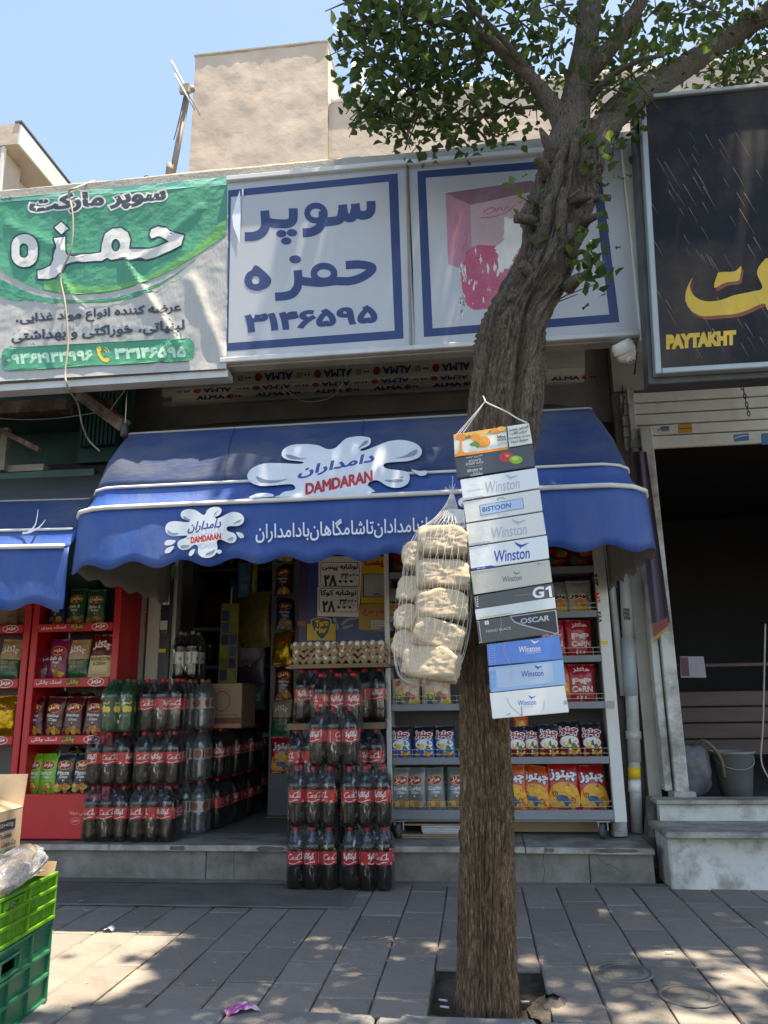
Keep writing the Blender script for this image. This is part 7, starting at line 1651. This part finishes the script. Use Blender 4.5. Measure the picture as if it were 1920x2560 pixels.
flap((-bw, bd_, bh_), (bw, bd_, bh_), (0, .15, 1), .11); flap((bw, -bd_, bh_), (bw, bd_, bh_), (-.9, 0, .25), .09); flap((-bw, -bd_, bh_), (-bw, bd_, bh_), (.3, 0, 1), .05); flap((-bw, -bd_, bh_), (bw, -bd_, bh_), (0, .9, .12), .10)
pr = Print(plane_map((bw, -bd_, 0), (0, 1, 0), (0, 0, 1), (1, 0, 0)), .001, .0004)
CBL = ink('carton_navy', 52, 54, 74); CTE = ink('carton_teal', 40, 135, 118)
pr.add(rrect(.12, .180, .235, .212, .006), CBL); pr.add(tx('12×400g', .135, .188, .22, .204, False, .02), ink('carton_text', 190, 160, 120)); pr.add(tx('Padideh', .14, .155, .215, .172, False, .01), CBL); pr.add(tx('Shimi Gharn Co.', .095, .128, .25, .146, False, .01), CBL); pr.add(tx('021-00000000', .095, .108, .25, .122, False, .015), CTE)
for x0 in (.09, .205): pr.add(rect(x0, .045, x0 + .045, .10), CBL)
pr.add(disc(.1125, .078, .016, .012), ink('carton_text', 190, 160, 120)); pr.add(rect(.111, .052, .114, .075), ink('carton_text', 190, 160, 120)); pr.add([[(.215, .055), (.24, .055), (.24, .075), (.2275, .092), (.215, .075)]], ink('carton_text', 190, 160, 120)); pr.add(rect(.16, .05, .168, .095), CBL)
pr.add(tx('پدیده شیمی قرن', .09, .022, .25, .038, True, .01), CBL); pr.add(rect(0, 0, .28, .012), CTE)
pr.build('print', oc)
pr = Print(plane_map((-bw, bd_ + .0, bh_), (1, 0, 0), (0, .15 / 1.011, 1 / 1.011), (0, -1, .15)), .0012); pr.add(tx('PLACE', .12, .03, .18, .045, False, .01), CBL); pr.build('print', oc)
def sheet(name, label, pts, m, cat, th=.003):
    L = Vector(pts[0]); v = [Vector(p) - L for p in pts]; n = (v[1] - v[0]).cross(v[2] - v[0]).normalized() * th; k = len(v)
    o = MB().add(v + [p - n for p in v], [tuple(range(k)), tuple(range(k, 2 * k))[::-1]] + [(i, k + i, k + (i + 1) % k, (i + 1) % k) for i in range(k)]).build(name, m); o.location = L
    return tag(o, label, cat)
sheet('card_sheet', 'brown cardboard flap leaning on the back rim of the lime crate', [(-1.66, 2.79, .41), (-1.52, 2.80, .41), (-1.52, 2.815, .455), (-1.66, 2.81, .46)], CARD, 'cardboard')
sheet('card_sheet', 'brown cardboard sheet lying on the lime crate under the bag', [(-1.85, 2.40, .425), (-1.56, 2.44, .432), (-1.53, 2.76, .438), (-1.80, 2.78, .428)], CARD, 'cardboard')
sheet('white_sheet', 'white paper sheet lying on the front of the lime crate', [(-1.80, 2.24, .440), (-1.50, 2.27, .438), (-1.52, 2.50, .446), (-1.74, 2.52, .448)], mat('paper_white', (.72, .71, .69), .7, .04, 5), 'paper')
sheet('card_strip', 'torn reddish card strip on the rim of the lime crate', [(-1.60, 2.26, .446), (-1.47, 2.27, .440), (-1.47, 2.37, .444), (-1.58, 2.38, .452)], mat('card_reddish', (.42, .22, .14), .9, .1, 9), 'cardboard')
def cbag(u, v):
    th = 2 * pi * u; ph = pi * (v - .5); n = Vector((cos(ph) * cos(th), cos(ph) * sin(th), sin(ph)))
    r = 1 + .22 * noise.noise(n * 3.1 + Vector((3, 1, 0))) + .10 * noise.noise(n * 8)
    return (n.x * .07 * r, n.y * .16 * r, n.z * .055 * r)
cbm = thing('clear_bag', 'clear plastic bag of flat bread lying on the lime crate', 'plastic bag', (-1.535, 2.55, .475), (radians(10), 0, radians(-4)))
MB().grid(cbag, 40, 24).build('plastic_skin', film('bag_plastic', (.97, .98, 1), .30, .7, .15, .9, 30, body=.6, streak=.35), cbm)
BREAD = mat('flat_bread', (.52, .36, .19), .9, .2, 12, .4, 60)
for k in range(4): MB().lathe([(0, .004), (.045, .005), (.052, .0), (.045, -.004), (0, -.004)], 18, M=Matrix.Translation((0, -.06 + .035 * k, -.02 + .008 * k)) @ Matrix.Rotation(.5 + .1 * k, 4, 'X') @ Matrix.Diagonal((1, 1.4, 1, 1))).build('bread_piece', BREAD, cbm)

# ================================================================== on the pavement
MATM = mat('rubber_mat', (0.115, 0.104, 0.093), .85, .2, 6, .3, 90, dirt=.6, dcol=(.16, .14, .12), dlo=.42, dhi=.65)
def matfn(u, v):
    X = -2.45 + 1.77 * u; Y = 4.08 + .50 * v; return (X, Y, .007 + (.008 * max(0, noise.noise((X * 5, 0, 1))) * (1 - v) ** 6) + .0012 * noise.noise((X * 4, Y * 4, 0)))
o = MB().grid(matfn, 70, 14).build('floor_mat', MATM); md = o.modifiers.new('t', 'SOLIDIFY'); md.thickness = .004; md.offset = -1
tag(o, 'worn dark rubber mat on the pavement in front of the step', 'mat')
IRON = mat('manhole_iron', (0.15, 0.138, 0.122), .7, .2, 9, .4, 90, dirt=.5, dcol=(.17, .15, .13))
for (cx_, cy_, r_, nm) in ((.497, 3.265, .108, 'round iron manhole cover in the pavement nearest the tree'), (.674, 3.04, .100, 'round iron manhole cover in the pavement farther right')):
    t = thing('manhole_cover', nm, 'manhole cover', (cx_, cy_, .001))
    MB().lathe([(0, .0032), (r_ * .84, .0032), (r_ * .85, .001), (r_ * .89, .001), (r_ * .90, .0042), (r_, .0042), (r_ * 1.01, .0)], 40).build('cover', IRON, t)
    MB().lathe([(r_ * .66, .003), (r_ * .665, .0046), (r_ * .695, .0046), (r_ * .70, .003)], 40).build('raised_ring', IRON, t)
    for yy in (-.25, .05): MB().bbox((-r_ * .45, r_ * yy, .0030), (r_ * .42, r_ * (yy + .09), .0048), .0008).build('raised_bar', IRON, t)
def crumple(label, name, px_, m, w, l, seed, cat='litter', rz=0, h=.02):
    p = at(*px_, Z=0)
    def fn(u, v): x = (u - .5) * w; y = (v - .5) * l; return (x, y, .004 + h * (.5 + .5 * noise.noise((x * 40 + seed, y * 40, 0))) * (1 - abs(2 * u - 1) ** 3) + .004)
    o = MB().grid(fn, 14, 10).build(name, m); o.location = (p.x, p.y, .001); o.rotation_euler = (0, 0, rz); return tag(o, label, cat), o
LILAC = mat('wrapper_purple', S(185, 80, 150), .3, .25, 30, spec=.6, dirt=.95, dcol=S(225, 215, 225), dsc=26, dlo=.45, dhi=.6)
_, o = crumple('crumpled purple and silver sweet wrapper near the kerb', 'sweet_wrapper', (606, 2535), LILAC, .11, .062, 3, rz=.55, h=.03)
crumple('small white torn cup piece on the sunlit slabs', 'paper_scrap', (272, 2330), mat('litter_white', (.68, .68, .66), .6, .05), .045, .034, 5, h=.02)
for k, (p, w, l, rz, nm) in enumerate((((202, 2258), .03, .012, .3, 'pale dry leaf on the pavement near the mat, farther one'), ((212, 2281), .028, .012, -.2, 'pale dry leaf on the pavement near the mat, nearer one'))): crumple(nm, 'dry_leaf', p, mat('dry_leaf', (.42, .41, .37), .8, .1), w, l, k, 'leaf', rz, .006)
crumple('small yellow leaf on the shaded slabs', 'fallen_leaf', (388, 2300), mat('yellow_leaf', (.36, .30, .06), .7, .1), .035, .014, 9, 'leaf', .1, .006)
for k, (p, rz, nm) in enumerate((((1108, 2507), -.3, 'white paper scrap in the tree pit left of the trunk, upper'), ((1112, 2524), -.25, 'white paper scrap in the tree pit left of the trunk, lower'), ((1312, 2511), .1, 'white cigarette end in the soil right of the trunk'), ((1362, 2518), 1.2, 'white cigarette end by the broken concrete'), ((1674, 2385), .05, 'white cigarette end on the slabs by the step'))):
    q = at(*p, Z=-.03 if k < 4 else 0); o = MB().tube([(-.016, 0, .0), (.016, 0, .0)], .0035, 8).build('cigarette_end' if k > 1 else 'paper_scrap', MATS['litter_white']); o.location = (q.x, q.y, (-.022 if k < 4 else .006)); o.rotation_euler = (0, 0, rz); tag(o, nm, 'litter')
for k in range(26):
    p = at(rnd.uniform(150, 1880), rnd.uniform(2240, 2520), Z=0)
    if -.25 < p.x < .3 and p.y < 3.3: continue
    o = MB().bbox((-.004, -.003, 0), (.004, .003, .002), .0008).build('grit', mat('grit', (.4, .38, .35), .9)); o.location = (p.x, p.y, .002); o.rotation_euler = (0, 0, rnd.uniform(0, 3)); tag(o, 'tiny pale crumb of litter on the pavement slabs', 'litter', 'crumbs of litter on the slabs')

# ================================================================== inside the shop
SHM = mat('shop_shelf', (.12, .12, .125), .6, .15, 4); 
bsf = thing('back_shelves', 'dim wall shelves of goods deep inside the shop', 'shelf unit', (-1.9, 6.4, .19)); L = bsf.location
Ps = lambda n, m, a, b: MB().bbox(Vector(a) - L, Vector(b) - L, .003).build(n, m, bsf)
for z in (.75, 1.30, 1.62, 2.12): Ps('shelf', mat('shelf_rim_red', (.14, .03, .03), .5) if z in (2.12,) else mat('shelf_pale', (.30, .31, .32), .6), (-2.38, 6.35, z - .03), (-.75, 6.75, z))
Ps('upright', SHM, (-2.395, 6.36, .19), (-2.365, 6.76, 2.8)); Ps('upright', SHM, (-.78, 6.36, .19), (-.75, 6.76, 2.8)); Ps('back_panel', mat('shelf_back_navy', (.02, .025, .05), .7), (-2.36, 6.76, .19), (-.78, 6.78, 2.8))
pal = [S(150, 40, 35), S(40, 90, 60), S(60, 70, 130), S(150, 120, 40), S(60, 60, 66), S(130, 60, 90)]
def jar(label, loc, col, h=.16, r=.035):
    key = 'jar%d%.2f%.3f' % (pal.index(col) if col in pal else 9, h, r)
    if key not in CNT:
        CNT[key] = (MB().lathe([(0, 0), (r, .003), (r, h * .62), (r * .8, h * .76), (r * .42, h * .86), (r * .42, h * .9)], 12).mesh('jar_body', mat('goods_%d' % (pal.index(col) if col in pal else 9), col, .3, .15, 12)), MB().lathe([(r * .46, h * .88), (r * .46, h), (0, h)], 12).mesh('lid', WHITE))
    t = thing('goods_bottle', label, 'bottle', loc, group='bottles on the dim shelves'); obj('bottle_body', CNT[key][0], t); obj('lid', CNT[key][1], t)
for k in range(15): jar('small bottle in the row on the top shelf deep inside the shop', (-2.28 + k * .095, 6.45, 2.121), pal[(1, 1, 4, 0, 0, 1, 1, 4, 2, 2, 4, 4, 0, 3, 4)[k]], .20)
for k in range(11): jar('dark jar in the row on the low shelf deep inside the shop', (-2.26 + k * .10, 6.47, 1.301), pal[(4, 0, 2, 4, 4, 2, 0, 4, 2, 4, 4)[k]], .18)
SACK = paper_mesh(.30, .20, .20, 8); 
REDN = mat('red_net_goods', S(110, 30, 28), .5, .5, 40, .5, 60)
for k in range(5):
    o = obj('goods_sack', SACK, None, (-2.20 + k * .24, 6.50, 1.78), (0, 0, .3 * k)); o.data = SACK.copy() if k == 0 else o.data
    if k == 0: SACK2 = o.data; SACK2.materials.clear(); SACK2.materials.append(REDN)
    else: o.data = SACK2
    o.scale = (.95, 1, 1.5); tag(o, 'large red bag of goods on the middle shelf inside the shop, %s from left' % ('first', 'second', 'third', 'fourth', 'fifth')[k], 'goods bag', 'red bags on the shop shelf')
# hanging cards of sachets near the entrance
hc = thing('sachet_display', 'tall hanging yellow and blue card of small packets inside the doorway', 'display card', at(560, 1580, Y=5.65)); L = hc.location
YH = 5.65; ch9 = lambda x, y: (380 + x * .3347, 1380 + y * .3347)
q = [at(*ch9(*p), Y=YH) for p in ((520, 385), (650, 385), (632, 985), (492, 985))]
MB().add([p - L for p in q] + [p - L + Vector((0, .006, 0)) for p in q], [(3, 2, 1, 0), (4, 5, 6, 7), (0, 1, 5, 4), (1, 2, 6, 5), (2, 3, 7, 6), (3, 0, 4, 7)]).build('card', mat('card_olive', S(140, 130, 50), .5, .15, 9), hc)
pk_ = [S(40, 60, 110), S(150, 140, 60), S(50, 80, 120), S(120, 110, 40), S(36, 44, 80)]
for r_ in range(6):
    for c_ in range(2):
        x0 = 525 - 4 * r_ + c_ * 62; y0 = 440 + r_ * 88
        p = [at(*ch9(*a), Y=YH - .008 - .004 * c_) for a in ((x0, y0), (x0 + 52, y0), (x0 + 50, y0 + 76), (x0 - 2, y0 + 76))]
        MB().add([a - L for a in p] + [a - L + Vector((0, .007, 0)) for a in p], [(3, 2, 1, 0), (0, 1, 5, 4), (1, 2, 6, 5), (2, 3, 7, 6), (3, 0, 4, 7)]).build('sachet', mat('sachet_%d' % ((r_ * 2 + c_) % 5), pk_[(r_ * 2 + c_) % 5], .4, .3, 30), hc)
MB().tube([at(*ch9(590, 385), Y=YH) - L, at(*ch9(598, 265), Y=YH) - L], .004, 5).build('string', WHITE, hc)
for k, (x, y, w, h, c) in enumerate(((690, 290, 44, 95, S(70, 110, 140)), (742, 330, 40, 110, S(170, 150, 50)), (670, 480, 80, 120, S(36, 52, 110)), (720, 640, 150, 150, S(110, 100, 50)), (700, 790, 130, 130, S(110, 90, 100)), (690, 960, 150, 110, S(60, 50, 70)), (720, 1150, 100, 60, S(50, 90, 90)), (800, 560, 60, 120, S(60, 70, 60)))):
    b_ = Bag(.0009 * w * 2.9, .0009 * h * 3.2, .06, 60 + k); me = b_.body([(1, mat('hung_goods_%d' % k, c, .4, .35, 25, .3, 40))]); p = at(*ch9(x, y + h / 2), Y=5.9 + .05 * (k % 3))
    o = obj('hanging_goods', me, None, (p.x, p.y, p.z), (0, 0, .2 * (-1) ** k)); tag(o, 'packet hanging in the dim doorway, %s' % ('pale blue one at the top', 'yellow one near the top', 'dark blue one', 'wide olive one', 'pinkish one', 'dark plum one', 'teal one lowest', 'grey green one at the right')[k], 'goods packet', 'goods hanging in the doorway')
# glossy bags on a stand at the right of the doorway
gs = thing('bag_stand', 'slim dark stand of glossy bags beside the blue panel', 'display stand', (at(710, 1550, Y=5.8).x, 5.85, .19))
MB().bbox((-.11, -.02, 0), (.11, .02, 2.3), .004).build('stand_board', SHM, gs)
for k in range(7):
    kk = ('onion', 'ketchup', 'salty', 'goldbag', 'ketchup', 'basil', 'bigred')[k]; me, pm, b = BAGS[kk]
    t = thing('snack_bag', 'glossy bag on the slim dark stand inside the doorway, %s from the top' % ('first', 'second', 'third', 'fourth', 'fifth', 'sixth', 'seventh')[k], 'snack bag', (gs.location.x + .01 * (-1) ** k, 5.79, 2.05 - .26 * k), (-.15, 0, .15 * (-1) ** k), 'bags on the slim stand'); obj('bag_body', me, t); obj('print', pm, t)
o = MB().bbox((-1.55, 5.75, .188), (-1.15, 6.05, .191), .0005).build('cardboard_mat', CARD); tag(o, 'flat cardboard sheet on the shop floor inside the doorway', 'cardboard')
tk = thing('stacked_cartons', 'pile of plain cartons deep in the shop behind the doorway', 'cartons', (at(640, 1850, Y=7.2).x, 7.3, .187))
for k in range(4): MB().bbox((-.22, -.2, .32 * k), (.22, .2, .32 * k + .318), .006).build('carton', mat('dim_card', (.30, .24, .17), .9, .1, 5), tk)

# ================================================================== inside the neighbour's doorway
BRN = mat('dark_wood', (.085, .05, .042), .7, .2, 5, .2, 40, stretch=(.4, 3, 3))
ck = thing('wooden_counter', 'low dark wooden plank counter inside the neighbouring doorway', 'counter', (1.75, 6.0, .33)); L = ck.location
for k in range(4): MB().bbox(Vector((1.35, 5.85, .92 - .11 * k)) - L, Vector((2.15, 5.88, 1.02 - .11 * k)) - L, .004).build('plank', BRN, ck)
for xx in (1.36, 2.11): MB().bbox(Vector((xx, 5.885, .33)) - L, Vector((xx + .04, 5.93, 1.02)) - L, .004).build('leg', BRN, ck)
MB().bbox(Vector((1.30, 5.84, 1.19)) - L, Vector((2.4, 5.9, 1.215)) - L, .004).build('ledge', BRN, ck)
bk = thing('plastic_bucket', 'grey plastic bucket inside the neighbouring doorway', 'bucket', (at(1835, 1930, Y=5.6).x, 5.6, .331))
MB().lathe([(0, .004), (.095, .004), (.135, .30), (.142, .302), (.142, .285), (.130, .285)], 22).build('pail', mat('bucket_grey', (.22, .22, .21), .5, .12, 5), bk)
MB().tube(smooth([(-.13, 0, .29), (-.10, -.09, .22), (0, -.13, .19), (.10, -.09, .22), (.13, 0, .29)]), .004, 6).build('handle', GREYI, bk)
sx_ = thing('tied_sack', 'dark tied sack lying against the wooden counter', 'sack', (at(1720, 1900, Y=5.6).x - .02, 5.62, .52)); o = obj('sack_body', paper_mesh(.30, .25, .34, 9), sx_); o.data.materials.clear(); o.data.materials.append(mat('sack_dark', (.10, .095, .10), .5, .3, 6)); MB().tube(smooth([(.05, -.05, .15), (.12, -.10, .18), (.2, -.12, .08), (.22, -.1, -.05)]), .012, 6).build('tie', mat('sack_tie', (.16, .13, .06), .6), sx_)
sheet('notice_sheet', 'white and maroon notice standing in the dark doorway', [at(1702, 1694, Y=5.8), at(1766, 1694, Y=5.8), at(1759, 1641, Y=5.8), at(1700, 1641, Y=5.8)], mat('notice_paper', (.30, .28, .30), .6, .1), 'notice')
sheet('notice_strip', 'dark maroon panel on the left of the notice in the doorway', [at(1705, 1690, Y=5.795), at(1724, 1690, Y=5.795), at(1720, 1643, Y=5.795), at(1702, 1643, Y=5.795)], mat('notice_maroon', (.12, .03, .05), .6), 'notice', .002)
# hanging cloth with a red and yellow hem
fl_ = thing('hanging_cloth', 'long grey violet cloth with red and yellow hem at the edge of the dark doorway', 'cloth', at(1615, 1300, Y=4.98))
L = fl_.location; cw = lambda x, y: (1480 + x * .2893, 860 + y * .2893)
def clo(u, v):
    xa = 345 + (520 - 345) * v + (470 - 345 + 30 * v) * u * 1.0; y = 930 + 1480 * v
    return at(*cw(xa, y), Y=4.98 + .02 * sin(u * 9 + v * 2)) - L
VIO = mat('cloth_violet', S(96, 84, 100), .85, .1, 4)
MB().grid(clo, 14, 40).build('drape', VIO, fl_)
cz = lambda x, y: (1480 + x * .3615, 1440 + y * .3615)
pr = Print(lambda x, y, l: at(x, y, Y=4.955 - l) - L, .0); pr.add([[cz(418, 330), cz(525, 285), cz(530, 340), cz(425, 425)]], ink('hem_red', 120, 40, 38)); pr.add([[cz(425, 425), cz(530, 340), cz(528, 360), cz(420, 470)]], ink('hem_yellow', 150, 130, 40)); pr.build('hem', fl_)
MB().tube(smooth([at(1913, 1560, Y=5.0) - Vector((1.5, 5, 1)), at(1908, 1800, Y=5.0) - Vector((1.5, 5, 1)), at(1903, 1900, Y=5.0) - Vector((1.5, 5, 1)), at(1925, 1950, Y=5.0) - Vector((1.5, 5, 1))]), .005, 6).build('door_cable', CAB).location = (1.5, 5, 1)
tag(bpy.data.objects['door_cable'], 'thin beige cable hanging at the right edge of the doorway', 'cable')
